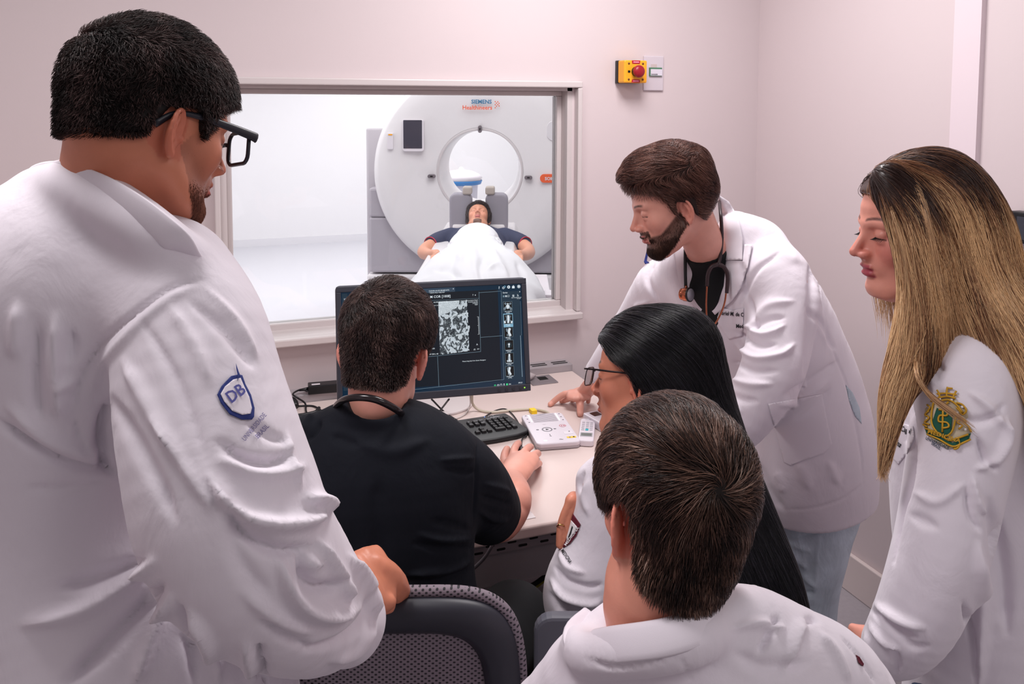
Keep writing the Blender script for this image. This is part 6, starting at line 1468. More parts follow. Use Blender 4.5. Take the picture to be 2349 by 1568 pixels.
star_base(g, ch((x0c+.22, .25, 0)))
# ---------------- mesh-backed chair of the man in scrubs
g = thing('office_chair', 'grey mesh-backed office chair under the large man\'s hand', 'chair')
d0 = 1.235; c0 = P(845, 1370, d0); zt = P(1000, 1366, d0)[2]; x_ = nrm(RT*[1, 1, 0]); y_ = nrm(FW*[1, 1, 0]); CHM = frame((c0[0], c0[1], zt), x_, y_, (0, 0, 1))
xr = (P(1196, 1500, d0)-c0)@x_; W2 = xr; HH = .50
def bend(q): return CHM((q[0], q[2]+.35*q[0]**2-.05*math.sin(min(0, q[1])*-6.0)*.6, q[1]))
Mm = bpy.data.materials.new('chair_mesh'); Mm.use_nodes = True; nt = Mm.node_tree; bs_ = nt.nodes['Principled BSDF']; bs_.inputs['Roughness'].default_value = .7
tc = nt.nodes.new('ShaderNodeAttribute'); tc.attribute_name = 'weave'; sp = nt.nodes.new('ShaderNodeSeparateXYZ'); nt.links.new(tc.outputs['Vector'], sp.inputs[0])
def mth(op, a, b=None):
    n = nt.nodes.new('ShaderNodeMath'); n.operation = op
    for i, v in enumerate((a, b)):
        if v is None: continue
        if isinstance(v, (int, float)): n.inputs[i].default_value = v
        else: nt.links.new(v, n.inputs[i])
    return n.outputs[0]
sa = mth('SINE', mth('MULTIPLY', sp.outputs[0], 2*math.pi/.0105)); sb_ = mth('SINE', mth('MULTIPLY', sp.outputs[1], 2*math.pi/.0070)); pr = mth('MULTIPLY', sa, sb_); th_m = mth('GREATER_THAN', pr, .38)
cm = nt.nodes.new('ShaderNodeMix'); cm.data_type = 'RGBA'; nt.links.new(th_m, cm.inputs[0]); cm.inputs[6].default_value = (*lin((128,116,126)), 1); cm.inputs[7].default_value = (*lin((34,30,38)), 1); nt.links.new(cm.outputs[2], bs_.inputs['Base Color'])
def grid_plate(outl, y0, thick, nx=40, nz=44):
    """curved plate inside a rounded outline with woven pattern coordinates"""
    v = []; f = []; uv = []
    for j in range(nz+1):
        for i in range(nx+1):
            u = -1+2*i/nx; w = -1+2*j/nz; n = 7.0; k = (abs(u)**n+abs(w)**n)**(1/n) if (u or w) else 0; m_ = max(abs(u), abs(w)); sc = m_/k if k > 0 else 1
            x = u*sc*outl[0]; z = -outl[2]+w*sc*outl[1]; v.append(bend((x, z, y0))); uv.append((x, z, 0))
    for j in range(nz):
        for i in range(nx): a = j*(nx+1)+i; f.append((a, a+1, a+nx+2, a+nx+1))
    return v, f, uv
v, f, uv = grid_plate((W2-.03, HH/2-.03, HH/2), 0, 0)
me = pymesh('mesh_panel', v, f, True); at = me.attributes.new('weave', 'FLOAT_VECTOR', 'POINT'); at.data.foreach_set('vector', np.array(uv, np.float32).ravel()); 
o = link('mesh_panel', me, Mm, g); md = o.modifiers.new('solid', 'SOLIDIFY'); md.thickness = .004
def sq(n_, a, b, n=96, cz=0):
    r = []
    for k in range(n):
        t = 2*math.pi*k/n; c, s = math.cos(t), math.sin(t); r.append((a*abs(c)**(2/n_)*(1 if c >= 0 else -1), cz+b*abs(s)**(2/n_)*(1 if s >= 0 else -1)))
    return r
outr = sq(5.2, W2, HH/2, cz=-HH/2); inr = sq(5.6, W2-.052, HH/2-.050, cz=-HH/2); n = len(outr)
secs = [(0, -.002), (0, .018), (.25, .026), (.75, .022), (1, .006), (1, -.004), (.5, -.010), (.1, -.010)]
v = []; f = []
for k in range(n):
    for t, yy in secs: x = outr[k][0]*(1-t)+inr[k][0]*t; z = outr[k][1]*(1-t)+inr[k][1]*t; v.append(bend((x, z, -yy)))
m_ = len(secs)
for k in range(n):
    for i in range(m_): f.append((k*m_+i, k*m_+(i+1) % m_, ((k+1) % n)*m_+(i+1) % m_, ((k+1) % n)*m_+i))
MB().add(v, f, True).build('back_frame', mat('frame_plastic', (40,40,50), .45), g)
edge = [bend((x*1.005, z+.003 if z > -.2 else z, .004)) for x, z in outr if z > -.16]
edge.sort(key=lambda q: (q-c0)@x_)
oe = MB().tube(edge, .0095, 10).build('edge_trim', Mm, g)
a_ = oe.data.attributes.new('weave', 'FLOAT_VECTOR', 'POINT'); co = np.zeros(len(oe.data.vertices)*3, np.float32); oe.data.vertices.foreach_get('co', co); co = co.reshape(-1, 3); uvw = np.stack([(co-c0)@x_, co[:, 2], 0*co[:, 2]], 1).astype(np.float32); a_.data.foreach_set('vector', uvw.ravel())
MB().prism(rrect(.46, .44, .08, 6, 0, .27), .44, .50, frame((c0[0], c0[1], 0), x_, y_, (0, 0, 1))).build('seat', M_darkcloth, g, .02)
B0 = frame((c0[0], c0[1], 0), x_, y_, (0, 0, 1))
MB().tube(catmull(np.array([B0((0, .03, zt-.3)), B0((0, -.02, .5)), B0((0, .1, .42))]), 5), .022, 10).build('back_support', M_black, g)
MB().tube([B0((0, .27, .09)), B0((0, .27, .44))], .028, 14).build('column', M_alu, g); star_base(g, B0((0, .27, 0)))
# ================================================================ blonde woman at right
HG = hframe(P(2106, 538, 1.5), camv(-.985, -.05, .02), camv(-.04, .99, .06), 1.02)
bg = head_ops(HG, w=.96, nose=1.15, lips=1.0, chin=.9, jaw=.9, mouth_open=.0012)
bg += [('u', chain([tuple(hw(HG, 0, -.025, -.03))+(.05,), pc(2150, 690, 1.5, .05), pc(2185, 760, 1.5, .075)]), .02)]
bg += [('u', chain([pc(2260, 860, 1.5, .13, .08), pc(2270, 1100, 1.5, .11, .09), pc(2290, 1350, 1.5, .12, .10), pc(2300, 1600, 1.5, .14, .11)], -FW), .04)]
bg += [('u', chain([pc(2210, 870, 1.43, .045), pc(2190, 1120, 1.37, .04), pc(2120, 1400, 1.38, .03), pc(2030, 1480, 1.44, .025), pc(1995, 1472, 1.46, .024)]), .03)]
bg += [('u', chain([pc(1998, 1472, 1.46, .030, .016), pc(1972, 1466, 1.48, .032, .014)], -FW), .01)]
for k, (a, b, c) in enumerate((((1985, 1452), (1966, 1450), (1952, 1456)), ((1980, 1462), (1958, 1462), (1943, 1466)), ((1980, 1474), (1958, 1476), (1945, 1480)), ((1984, 1484), (1966, 1488), (1956, 1494)))):
    bg.append(finger([P(*a, 1.475), P(*b, 1.485), P(*c, 1.50)], .0088, .007))
bg += [('u', chain([pc(2330, 880, 1.62, .045), pc(2340, 1120, 1.68, .04), pc(2300, 1350, 1.75, .03), pc(2290, 1400, 1.76, .026)]), .03)]
hG = P(2300, 1600, 1.5); kG1, kG2 = np.array([hG[0]-.08, hG[1], .48]), np.array([hG[0]+.08, hG[1]+.05, .48]); aG1, aG2 = kG1*[1, 1, 0]+[0, 0, .09], kG2*[1, 1, 0]+[0, 0, .09]
bg += leg_ops(hG+[-.07, 0, 0], kG1, aG1)+leg_ops(hG+[.07, 0, 0], kG2, aG2)
colG = lambda V: skin_cols(HG, V, (224,154,136), red=(206,100,98), brow=(76,46,42), lip=(158,36,70), cheek=.2, browy=.033)
womG, VG, QG = grow('person', bg, .0024, *bounds(bg), M_skin, None, colG)
tag(womG, 'woman with long blonde streaked hair in a white lab coat standing at right', 'person')
# upper eyelashes
b = MB()
for q in (1, -1):
    for i in range(14):
        t = (i-6.5)/6.5; p = hw(HG, q*(.0315+t*.0125), .0895-.0055*t*t, .0040-t*t*.0015); e = hw(HG, q*(.0315+t*.017), .0985-.006*t*t, -.0010+.0018*math.cos(t*2)); b.tube([p, (p+e)/2+(-UP)*.0008, e], [.00055, .0005, .0002], 4)
b.build('eyelashes', M_slot, womG)
skG = skull_ops(HG, .96)
def maskG(L):
    x, y, z = L.T; line = np.interp(y, [-.12, -.02, .0, .02, .045, .07, .1], [-.12, -.12, -.06, .02, .050, .072, .080]); return z-line
capg = ('F', lambda X: np.maximum(evaluate(skG, X, band=.1)-.010, -maskG(hl(HG, X.astype(np.float64)))*1.0).astype(np.float32), HG['o'], .3)
hm = [('u', capg, 0),
 ('u', chain([pc(2040, 410, 1.45, .032, .03), pc(2085, 490, 1.42, .040, .03), pc(2118, 580, 1.405, .045, .03), pc(2122, 690, 1.40, .042, .03), pc(2090, 800, 1.39, .034, .025), pc(2060, 890, 1.375, .024, .02), pc(2040, 980, 1.37, .013, .012), pc(2028, 1075, 1.37, .005, .005)], -FW, k=4), .02),
 ('u', chain([pc(2150, 430, 1.49, .062, .075), pc(2192, 520, 1.475, .088, .08), pc(2222, 640, 1.45, .090, .07), pc(2272, 705, 1.415, .074, .055), pc(2348, 790, 1.375, .060, .045), pc(2425, 900, 1.33, .05, .035), pc(2480, 1040, 1.31, .045, .03)], -FW, k=4), .03),
 ('u', chain([pc(2150, 640, 1.44, .045, .03), pc(2140, 760, 1.42, .035, .03), pc(2095, 850, 1.385, .025, .02)], -FW, k=3), .02)]
hV, hQ = polygonise(hm, .004, *bounds(hm)); hV = smooth_mesh(hV, hQ, 2)
def colh(p, w):
    L = hl(HG, p); t = np.clip((.105-L[:, 2]+.25*np.clip(L[:, 1]-.02, 0, 1))/.10, 0, 1)+w; t = np.clip(t, 0, 1)[:, None]
    dark = np.array(lin((60,40,36))); mid = np.array(lin((150,102,72))); gold = np.array(lin((236,196,148))); return np.where(t < .5, dark*(1-2*t)+mid*2*t, mid*(2-2*t)+gold*(2*t-1))
hairG = link('hair', np_mesh('hair', hV, hQ, cols=colh(hV, -.35+.2*vnoise(hV, 110, 3))*.7), M_hair, womG)
def dirG(p):
    L = hl(HG, p); top = np.clip((L[:, 2]-.03)/.09, 0, 1)[:, None]; px_, py_, _ = project(p)
    low = np.clip((py_-620)/250, 0, 1)[:, None]; fr = np.clip((2185-px_)/60, 0, 1)[:, None]
    d = camv(.22, -.97, .1)[None]*(1-low)+(camv(-.30, -.95, 0)[None]*fr+camv(.55, -.83, 0)[None]*(1-fr))*low
    crown = np.stack([L[:, 0]*7, -.62+0*L[:, 0], -.5+0*L[:, 0]], 1)@HG['R']; return crown*top+d*(1-top)
rg = np.random.default_rng(99); N_s = 22000
p0, n0 = surf_samples(hV, hQ, N_s, rg); ln = rg.uniform(.06, .26, N_s)
S_ = flow_strands(hm, p0+n0*.001, dirG, ln, 12, rg.uniform(.0003, .005, N_s), rg, stray=.05)
wv = .45*(rg.random(N_s)-.5)+1.05*vnoise(p0@np.diag([1, 1, .12]), 80, 8)-.02
cc_ = np.stack([colh(S_[:, i], wv) for i in range(S_.shape[1])], 1)
gG = tidy(S_)
strand_mesh('hair_strands', smooth_strands(S_[gG], 3), .0005, cc_[gG], M_hair, hairG)
# loose hair below the chin on the far side and wisps
S2 = []
for i in range(420):
    a = np.array([2000+rg.uniform(0, 95), 655]); dd = 1.56+rg.uniform(0, .05); k = rg.normal()
    L_ = rg.uniform(40, 270)*rg.uniform(.5, 1)*(.5+.5*(a[0]-2000)/95); S2.append([P(a[0]+t*L_*(.10+.12*k*.4)+6*math.sin(t*3+k), a[1]+t*L_, dd-.01*t) for t in np.linspace(0, 1, 9)])
S2 = np.array(S2); strand_mesh('loose_strands', S2, .00045, pick_cols([(150,108,80), (214,172,130), (236,206,168)], len(S2), rg), M_hair, hairG)
# one thin lock across the coat and emblem
S3 = []; bvH = bvh_of(hV, hQ)
def lock(pts, n, sp, on_hair=False):
    if on_hair:
        p2 = catmull(np.array([q[:2] for q in pts], float), 4); pts = []
        for i, q in enumerate(p2):
            h_, _n = hit(bvH, q[0], q[1])
            if h_ is not None: pts.append((q[0], q[1], (h_-CAM)@FW-.0045+.012*max(0, 1-i/2)))
    for i in range(n):
        o_ = rg.normal(size=2)*sp; o2 = rg.normal(size=2)*sp; q = [P(x+o_[0]*(1-t)+o2[0]*t, y+t*o2[1]*2, d) for (x, y, d), t in zip(pts, np.linspace(0, 1, len(pts)))]; c = catmull(np.array(q), 6 if len(q) < 8 else 2); u0 = rg.uniform(0, .42); S3.append(c[(np.linspace(u0, u0+.57, 13)*(len(c)-1)).round().astype(int)])
lock(((2088, 385, 1.47), (2118, 470, 1.352), (2140, 570, 1.335), (2158, 660, 1.33), (2200, 740, 1.335)), 90, 5, True)
lock(((2040, 455, 1.46), (2062, 530, 1.39), (2078, 600, 1.385), (2082, 670, 1.38), (2080, 730, 1.38)), 60, 6, True)
lock(((2112, 775, 1.50), (2101, 845, 1.33), (2128, 900, 1.305), (2190, 950, 1.295), (2245, 992, 1.29)), 110, 3)
strand_mesh('thin_lock', np.array(S3), .0006, pick_cols([(150,108,76), (200,158,116), (226,188,146)], len(S3), rg), M_hair, hairG)
# coat
cg = [('u', chain([row(2130, 2330, 760, 1.5, .08), row(2100, 2440, 810, 1.5, .12), row(2062, 2490, 890, 1.5, .14), row(2048, 2500, 980, 1.5, .145), row(2050, 2490, 1100, 1.5, .14), row(2062, 2500, 1250, 1.5, .145), row(2090, 2530, 1420, 1.5, .16), row(2090, 2560, 1600, 1.5, .17), row(2080, 2580, 1800, 1.5, .18)], -FW, k=4), 0)]
cg += [('u', chain([pc(2205, 815, 1.45, .075), pc(2222, 870, 1.42, .086), pc(2212, 970, 1.39, .082), pc(2190, 1100, 1.37, .076), pc(2160, 1250, 1.36, .073), pc(2112, 1390, 1.37, .067), pc(2070, 1462, 1.40, .058), pc(2040, 1490, 1.43, .048)], k=4), .022)]
cg += [('u', chain([pc(2330, 880, 1.60, .08), pc(2340, 1100, 1.68, .07), pc(2310, 1330, 1.74, .055)], k=3), .03), ('i', half((0, 0, .55), (0, 0, -1)), .004)]
cuG = nrm(P(2000, 1480, 1.46)-P(2090, 1440, 1.39)); cg += [('s', chain([tuple(P(2028, 1486, 1.44))+(.036,), tuple(P(1995, 1490, 1.47))+(.05,)], k=1), .003)]
stG = [([(2085, 900), (2095, 1000), (2088, 1100), (2066, 1180), (2050, 1290)], 6, -.010), ([(2300, 930), (2270, 960), (2230, 965), (2190, 945)], 10, -.006), ([(2310, 960), (2310, 1010), (2280, 1060), (2240, 1075)], 10, .008), ([(2240, 1000), (2262, 1060), (2290, 1075)], 8, -.008), ([(2225, 900), (2270, 935), (2310, 985)], 10, .006), ([(2262, 1180), (2245, 1150), (2230, 1090)], 7, .006), ([(2250, 1220), (2225, 1180), (2215, 1120)], 7, -.006),
 ([(2100, 1130), (2150, 1150), (2210, 1110)], 12, .004), ([(2090, 1180), (2150, 1210)], 12, -.004), ([(1995, 1430), (2030, 1470), (2060, 1490)], 7, .008), ([(2000, 1400), (2050, 1440), (2100, 1460)], 9, -.009), ([(2010, 1385), (2060, 1420), (2120, 1440)], 10, .008), ([(2030, 1420), (2090, 1480), (2130, 1480)], 8, -.006), ([(1985, 1450), (2000, 1500), (2020, 1530)], 6, .005), ([(2045, 1480), (2060, 1520), (2055, 1550)], 7, -.006),
 ([(2110, 830), (2140, 870), (2150, 930)], 9, .005), ([(2130, 815), (2165, 850)], 8, -.005), ([(2270, 1150), (2300, 1300), (2310, 1450)], 18, -.01), ([(2245, 1250), (2255, 1400), (2245, 1568)], 16, .010), ([(2210, 1380), (2235, 1480), (2240, 1568)], 8, -.01)]
coatG, cV, cQ = grow('lab_coat', cg, .0042, *bounds(cg), M_coatW, womG, strokes=stG, noise=[(10, .0028, 42), (25, .0012, 46)], it=2)
bvG = bvh_of(cV, cQ)
# chest pocket with embroidery
patch('chest_pocket', bvG, [(2043, 962), (2056, 968), (2095, 976), (2097, 1008), (2080, 1040), (2060, 1065), (2047, 1050)], M_coatS, coatG, .001, .002)
surf_text('embroidered_name', 'nanda Cagol', bvG, M_thread_black, coatG, (2040, 980), (2087, 994), 12, .02, .005); surf_text('embroidered_name', 'dicina', bvG, M_thread_black, coatG, (2042, 1010), (2064, 1026), 12, .02, .005)
# gold and green crest on the sleeve
def gpx(x, y): return (1860+x/2.2147, 860+y/2.2147)
def gpatch(name, pts, m, off, th=.001, st=4): return patch(name, bvG, [gpx(*p) for p in pts], m, crest, off, th, st)
crest = patch('sleeve_crest', bvG, [gpx(*p) for p in [(640, 120), (720, 110), (790, 170), (800, 215), (775, 230), (815, 265), (810, 320), (775, 345), (735, 370), (690, 375), (640, 345), (585, 300), (572, 240), (580, 170)]], mat('crest_backing', (196,184,160), .8), coatG, .001, .001, 5)
gpatch('green_field', [(640, 165), (720, 205), (712, 290), (690, 320), (640, 290), (615, 240)], M_thread_green, .0025)
gpatch('green_ribbon', [(575, 262), (640, 285), (720, 345), (790, 300), (815, 295), (800, 330), (725, 370), (640, 330), (590, 300)], M_thread_green, .0025)
def gold(pts, r=.0016, m=None):
    out = []
    for x, y in catmull(np.array([gpx(*p) for p in pts], float), 4):
        h_, n_ = hit(bvG, x, y)
        if h_ is not None: out.append(h_-nrm(h_-CAM)*.0045)
    if len(out) > 2: MB().tube(out, r, 6).build('gold_stitching', m or M_thread_gold, crest)
for pts in ([(625, 130), (612, 200), (620, 260), (668, 310), (715, 290), (735, 215), (730, 190)], [(650, 175), (690, 180), (690, 205), (655, 205), (650, 235), (690, 240), (700, 262), (665, 270)], [(672, 160), (668, 290)],
            [(580, 270), (640, 292), (700, 330), (745, 320), (800, 300)], [(590, 300), (650, 325), (720, 362), (770, 345), (812, 325)], [(600, 180), (580, 200), (600, 215), (578, 240), (602, 250)], [(590, 150), (605, 165), (590, 185)], [(570, 250), (590, 262)],
            [(660, 130), (700, 125), (740, 150), (770, 190)], [(655, 110), (650, 90), (640, 75)], [(690, 110), (690, 85), (695, 60)], [(720, 120), (730, 95), (740, 80)], [(640, 95), (690, 92), (740, 100)], [(645, 115), (695, 108), (735, 118)],
            [(740, 140), (770, 150), (790, 180), (770, 200), (755, 180), (740, 165)], [(740, 205), (765, 220), (745, 240), (770, 255), (750, 275)], [(775, 235), (800, 260), (815, 290)], [(760, 345), (745, 370), (725, 375)], [(690, 65), (720, 68)], [(700, 135), (680, 150), (640, 145)], [(760, 210), (790, 240)], [(610, 135), (625, 120), (650, 125)]):
    gold(pts)
for p in ((680, 90), (655, 120), (715, 125), (770, 160), (745, 190), (600, 160), (590, 220), (785, 275), (760, 260)): gpatch('white_stitching', [(p[0]-6, p[1]-5), (p[0]+6, p[1]-5), (p[0]+6, p[1]+5), (p[0]-6, p[1]+5)], M_thread_white, .004, .001, 3)
surf_text('crest_letters', 'MEDICINA', bvG, M_thread_gold, crest, gpx(590, 292), gpx(760, 345), 9, .03, .007)
surf_text('crest_text', 'UNIVERSIDADE', bvG, mat('thread_slate', (70,80,96), .8), coatG, gpx(580, 325), gpx(700, 378), 7, .02, .003); surf_text('crest_text', 'BRASIL', bvG, mat('thread_slate', (70,80,96), .8), coatG, gpx(610, 350), gpx(655, 380), 7, .02, .003)
tr_ = [('u', chain([tuple(h_)+(.105,), tuple(k_)+(.08,), tuple(a_)+(.065,)]), .03) for h_, k_, a_ in ((hG+[-.07, 0, 0], kG1, aG1), (hG+[.07, 0, 0], kG2, aG2))]+[('i', half((0, 0, .05), (0, 0, -1)), .003)]
grow('trousers', tr_, .008, *bounds(tr_), mat('denim_dark', (62,72,98), .85), womG)
for a_ in (aG1, aG2): shoe('shoe', a_, a_+camv(-1, 0, 0), M_shoe, womG)
# ================================================================ seated man in the foreground, brown hair, seen from behind
_pc = pc
def pc(px, py, d, a, b=None): return _pc(px, py, d+.06, a, b)
HF = hframe(P(1540, 1185, .98), camv(-.38, -.10, -.92), camv(.03, .97, -.2), .90)
bf = head_ops(HF, w=1.0, eo=.010)
bf += [('u', chain([tuple(hw(HF, 0, -.03, -.02))+(.056,), pc(1502, 1360, .90, .058), pc(1505, 1440, .91, .058), pc(1530, 1530, .94, .08)]), .02)]
bf += [('u', chain([pc(1600, 1620, .96, .14, .07), pc(1600, 1800, .95, .14, .09), pc(1600, 2100, .95, .14, .10)], -FW), .04)]
hF = P(1600, 2250, .98); hF[2] = .59
for s_, kk in ((-1, (-.16, .42)), (1, (.16, .42))):
    k_ = hF+nrm(RT*[1, 1, 0])*kk[0]+nrm(FW*[1, 1, 0])*kk[1]; k_[2] = .5; a_ = k_*[1, 1, 0]+[0, 0, .09]; bf += leg_ops(hF+nrm(RT*[1, 1, 0])*.1*s_, k_, a_)
    if s_ < 0: kF1, aF1 = k_, a_
    else: kF2, aF2 = k_, a_
bf += [('u', chain([pc(1850, 1540, .94, .05), pc(1960, 1900, .96, .045), pc(1900, 2000, 1.15, .035), pc(1800, 1950, 1.25, .03)]), .03), ('u', chain([pc(1350, 1600, .95, .05), pc(1260, 1900, .98, .045), pc(1300, 2000, 1.15, .035), pc(1400, 1950, 1.25, .03)]), .03)]
colF = lambda V: skin_cols(HF, V, (228,156,134), red=(232,116,98), brow=(50,34,30))
manF, VF, QF = grow('person', bf, .0028, *bounds(bf), M_skin, None, colF)
tag(manF, 'young man with brown hair in a white lab coat, seated in front, seen from behind', 'person')
skF = skull_ops(HF)+[('u', chain([tuple(hw(HF, 0, -.03, -.02))+(.056,), pc(1502, 1360, .90, .056)]), .02)]
def maskF(L):
    x, y, z = L.T; line = np.interp(y, [-.12, -.07, -.045, -.03, .0, .018, .035, .055, .1], [-.076, -.076, -.050, .020, .040, .030, .03, .06, .07]); return z-line
hV, hQ, hairF = hair_cap('hair', HF, skF, maskF, lambda L: .006+.010*np.clip((L[:, 2]+.03)/.1, 0, 1), M_hairm, manF, .0033, (24,16,14), 36, .003, 45)
cF_ = [(15,10,10), (32,20,18), (64,43,36), (126,94,80), (216,186,170)]  # dark base tones; the palest ones paint light highlights into the strands
wF = (-.012, -.095, .055)
wfl = whorl(wF, 1.6, -.45)
capopsF = [('u', ('F', lambda X: evaluate(skF, X, band=.1)-(.008+.009*np.clip((hl(HF, X.astype(np.float64))[:, 2]+.03)/.1, 0, 1)), HF['o'], .3), 0)]
rg = np.random.default_rng(45); nF = 34000; p0, n0 = surf_samples(hV, hQ, nF, rg); L0 = hl(HF, p0)
jj = rg.normal(size=(nF, 1))*.12+vnoise(L0, 60, 7)[:, None]*.7
def dirF(p):
    L = hl(HF, p); f = nrm_rows(wfl(L)@HF['R']); n = nrm_rows(p-hw(HF, 0, -.008, .046)); return f+np.cross(n, f)*jj
lnF = (.016+.030*np.clip((L0[:, 2]+.02)/.09, 0, 1))*rg.uniform(.7, 1.25, nF)
S_ = flow_strands(capopsF, p0-n0*.001, dirF, lnF, 7, rg.uniform(.001, .006, nF)+.002*vnoise(L0, 70, 3), rg)
gF = tidy(S_) & clear_ear(HF, S_)
strand_mesh('hair_strands', smooth_strands(S_[gF]), (.00042*rg.uniform(.7, 1.3, nF))[gF], pick_cols(cF_, nF, rg, L0)[gF], M_hair, hairF)
# coat
cf = [('u', chain([row(1400, 1680, 1498, .905, .03), row(1330, 1850, 1532, .91, .07), row(1290, 1945, 1578, .93, .11), row(1240, 1985, 1620, .94, .135), row(1220, 1990, 1760, .95, .14), row(1230, 1985, 1950, .96, .145), row(1220, 1990, 2150, .97, .16)], -FW, k=4), 0)]
cf += [('u', chain([pc(1735, 1505, .915, .030), pc(1838, 1520, .925, .046), pc(1905, 1582, .94, .070), pc(1960, 1720, .96, .075), pc(1980, 1900, .97, .07), pc(1920, 2010, 1.12, .055), pc(1830, 1970, 1.22, .045)], k=4), .035)]
cf += [('u', chain([pc(1340, 1580, .95, .055), pc(1260, 1720, .97, .07), pc(1240, 1900, .98, .065), pc(1300, 2010, 1.12, .055), pc(1380, 1970, 1.22, .045)], k=3), .035), ('i', half((0, 0, .5), (0, 0, -1)), .004)]
cf += [('s', chain([pc(1500, 1330, .89, .064), pc(1500, 1395, .90, .061)], k=1), .004)]
stF = [([(1680, 1440), (1740, 1430), (1800, 1440)], 9, .006), ([(1740, 1500), (1770, 1440), (1785, 1415)], 8, -.008), ([(1800, 1540), (1830, 1450), (1850, 1420)], 12, .008), ([(1830, 1440), (1860, 1420), (1880, 1425)], 8, -.006), ([(1560, 1500), (1590, 1568)], 2.5, -.0025), ([(1880, 1450), (1920, 1500), (1950, 1568)], 10, .005), ([(1930, 1460), (1975, 1510), (2010, 1568)], 3, -.004), ([(1690, 1500), (1760, 1530), (1850, 1520)], 18, -.005), ([(1340, 1510), (1420, 1530), (1550, 1505)], 5, -.004)]
for q_ in range(1): cf.insert(2, ('u', chain([P(1330, 1480, .985).tolist()+[.022], P(1350, 1502, .945).tolist()+[.024], P(1420, 1500, .915).tolist()+[.026], P(1520, 1486, .90).tolist()+[.026], P(1600, 1462, .91).tolist()+[.026], P(1655, 1436, .945).tolist()+[.022], P(1675, 1420, .99).tolist()+[.02]]), .015))
coatF, cV, cQ = grow('lab_coat', cf, .0042, *bounds(cf), M_coatW, manF, strokes=stF, noise=[(10, .0025, 52)], it=2)
bvF = bvh_of(cV, cQ)
cq = catmull(np.array([P(1362, 1418, 1.040), P(1326, 1455, 0.990), P(1345, 1482, 0.940), P(1420, 1476, 0.900), P(1520, 1462, 0.885), P(1600, 1438, 0.895), P(1652, 1412, 0.930), P(1672, 1398, 0.985), P(1660, 1385, 1.045)]), 6)
MB().tube(cq, np.interp(np.linspace(0, 1, len(cq)), [0, .2, .7, 1], [.017, .0185, .018, .014]), 14, True, -FW*.8+UP*.6, .25).build('collar', M_coatS, coatF)
patch('sleeve_emblem', bvF, [(1962, 1500), (1972, 1506), (1982, 1522), (1980, 1528), (1970, 1520)], M_thread_maroon, coatF, .002, .001, 3)
tr_ = [('u', chain([tuple(hF+nrm(RT*[1, 1, 0])*.1*s_)+(.11,), tuple(k_)+(.08,)]), .03) for s_, k_ in ((-1, kF1), (1, kF2))]+[('u', chain([tuple(k_)+(.078,), tuple(a_)+(.07,)]), .03) for k_, a_ in ((kF1, aF1), (kF2, aF2))]+[('i', half((0, 0, .05), (0, 0, -1)), .003)]
grow('trousers', tr_, .009, *bounds(tr_), M_darkcloth, manF)
for a_ in (aF1, aF2): shoe('shoe', a_, a_+FW, M_shoe, manF)
g = thing('stool', 'round black stool under the foreground man, below the photo edge', 'stool')
MB().tube([hF*[1, 1, 0]+[0, 0, .40], hF*[1, 1, 0]+[0, 0, .46]], .19, 28).build('seat', M_darkcloth, g, .01); MB().tube([hF*[1, 1, 0]+[0, 0, .05], hF*[1, 1, 0]+[0, 0, .40]], .025, 12).build('column', M_alu, g); star_base(g, hF*[1, 1, 0])
pc = _pc
# ================================================================ patient on the couch beyond the window
upz = np.array([0, 0, 1.0])
HP = hframe(P(1097, 503, 6.12), upz*.80+cd*.60, upz*.6-cd*.8, 1.0)
bp = head_ops(HP, w=1.02)
def T(px, py, d, *r): return pc(px, py, d, *r)
bp += [('u', chain([tuple(hw(HP, 0, -.02, -.03))+(.055,), T(1097, 533, 5.95, .06), T(1097, 545, 5.85, .08)]), .02)]
bp += [('u', chain([T(1095, 552, 5.82, .19, .09), T(1095, 580, 5.45, .15, .09), T(1095, 610, 5.0, .15, .09), T(1095, 640, 4.6, .14, .08)], upz), .04)]
for q, pts in ((-1, [(1030, 548, 5.85, .05), (990, 562, 5.7, .045), (972, 578, 5.5, .043), (986, 584, 5.30, .035), (999, 582, 5.18, .028)]), (1, [(1162, 548, 5.85, .05), (1200, 562, 5.7, .045), (1213, 578, 5.5, .043), (1202, 585, 5.30, .035), (1189, 583, 5.18, .028)])):
    bp += [('u', chain([T(*p) for p in pts], k=4), .02)]
    cx_ = pts[-1][0]; bp += [('u', chain([T(cx_, 582, 5.18, .030, .018), T(cx_+1*q*-1, 588, 5.10, .038, .016)], -FW), .01)]
    for i in range(4):
        x = cx_-8+5.4*i if q < 0 else cx_-8+5.4*i; ly = [10, 15, 12, 6] if q < 0 else [6, 11, 15, 13]
        bp.append(finger([P(x, 588, 5.09), P(x+(1 if q < 0 else 1.0)*q*0+(-1 if q < 0 else 1)*0, 590+ly[i]*.6, 5.05), P(x, 591+ly[i], 5.04)], .0095, .0075))
bp += leg_ops(P(1070, 645, 4.55), P(1070, 690, 4.15), P(1065, 740, 3.8), (.08, .055, .04))+leg_ops(P(1120, 645, 4.55), P(1120, 690, 4.15), P(1122, 740, 3.8), (.08, .055, .04))
def beardP(x, y, z): return np.clip((-.076-z)/.006, 0, 1)*(np.abs(x) < .03)*(y > .05)+np.clip((.003-np.abs(z+.042))/.002, 0, 1)*(np.abs(x) < .026)*(y > .08)*.6
colP = lambda V: skin_cols(HP, V, (214,150,122), red=(214,124,104), brow=(44,32,30), beard=beardP, stub=.8)
manP, VP_, QP = grow('person', bp, .0038, *bounds(bp), M_skin, None, colP)
tag(manP, 'patient in a navy shirt lying face up on the scanner couch under a white sheet', 'person')
def maskP(L):
    x, y, z = L.T; line = np.interp(y, [-.12, -.05, -.03, .0, .03, .055, .075, .1], [-.08, -.08, -.03, -.03, .01, .05, .066, .076]); return z-line
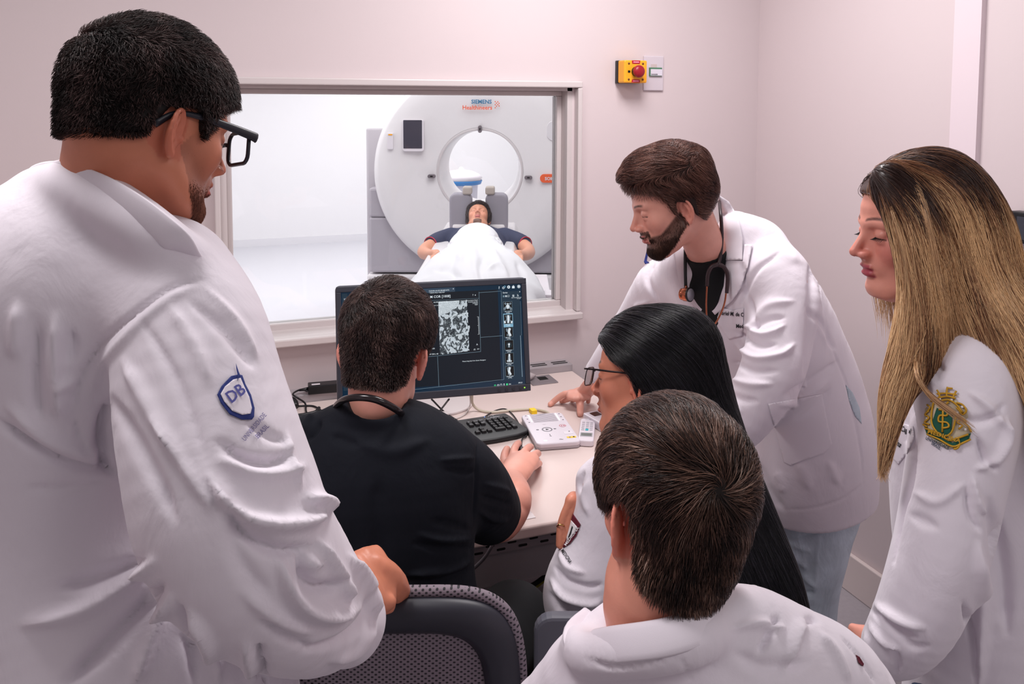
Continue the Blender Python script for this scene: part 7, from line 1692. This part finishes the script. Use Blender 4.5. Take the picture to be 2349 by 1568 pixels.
hV, hQ, hairP = hair_cap('hair', HP, skull_ops(HP), maskP, .020, M_hairm, manP, .005, (34,26,26), 56, .004, 50)
short_hair('hair_strands', HP, hV, hQ, 2500, flowA, .03, .4, [(24,17,17), (50,38,36), (96,78,66)], hairP, r=.0009, seed=65, k=4)
sp_ = [('u', chain([T(1095, 540, 5.90, .13, .08), T(1095, 552, 5.82, .205, .11), T(1095, 585, 5.4, .17, .11)], upz), 0)]
for q, pts in ((-1, [(1035, 546, 5.85, .075), (1008, 554, 5.78, .070), (997, 559, 5.73, .066)]), (1, [(1157, 546, 5.85, .075), (1183, 554, 5.78, .070), (1196, 559, 5.73, .066)])): sp_ += [('u', chain([T(*p) for p in pts]), .03)]
shP, pV, pQ = grow('shirt', sp_, .007, *bounds(sp_), mat('navy_shirt', (48,54,80), .8), manP)
for q, (x, y) in ((-1, (997, 559)), (1, (1196, 559))):
    ax = nrm(P(x, y, 5.73)-P(x-q*30, y-8, 5.85)); u = nrm(np.cross(ax, upz)); w = np.cross(u, ax); c_ = P(x, y, 5.73)+ax*.045
    MB().tube([c_+(u*math.cos(t)+w*math.sin(t))*.055 for t in np.linspace(0, 6.28, 25)], .004, 6).build('sleeve_piping', mat('piping_red', (186,52,78), .7), manP)
# sheet
ss = [('u', chain([T(1094, 530, 5.88, .095, .06), T(1093, 545, 5.68, .145, .10), T(1092, 565, 5.40, .175, .11), T(1093, 590, 5.05, .205, .12), T(1092, 615, 4.75, .28, .14), T(1090, 650, 4.40, .30, .14), T(1088, 700, 4.0, .31, .14), T(1086, 740, 3.75, .31, .13)], upz, k=4), 0),
      ('u', chain([T(990, 632, 4.95, .03), T(972, 650, 4.65, .06), T(955, 690, 4.2, .08)]), .08), ('u', chain([T(1203, 632, 4.9, .03), T(1213, 652, 4.6, .05), T(1222, 690, 4.2, .07)]), .08)]
stP = [([(1050, 545), (1095, 532), (1150, 545)], 5, -0.0105), ([(1048, 550), (1095, 537), (1150, 552)], 4, 0.0070), ([(1040, 552), (1010, 575), (1000, 590)], 5, -0.0084), ([(1130, 540), (1160, 562), (1172, 572)], 4, -0.0098), ([(1085, 560), (1090, 600), (1095, 640)], 10, 0.0098), ([(1045, 580), (1035, 610), (1045, 640)], 10, -0.0084), ([(1110, 590), (1100, 620), (1115, 645)], 9, -0.0098), ([(1130, 570), (1150, 610), (1165, 640)], 9, 0.0084), ([(1118, 620), (1140, 608), (1160, 625)], 5, 0.0084), ([(1000, 620), (1030, 618), (1060, 635)], 8, -0.0098), ([(1185, 600), (1195, 625), (1205, 645)], 7, -0.0070), ([(1065, 560), (1055, 600)], 7, 0.0056)]
sheet, _, _ = grow('bed_sheet', ss, .008, *bounds(ss), mat('sheet_white', (222,222,226), .85, sheen=.0), None, strokes=stP, noise=[(9, .006, 62), (20, .0025, 66)], it=2)
tag(sheet, 'white sheet draped over the patient on the scanner couch', 'bed sheet')
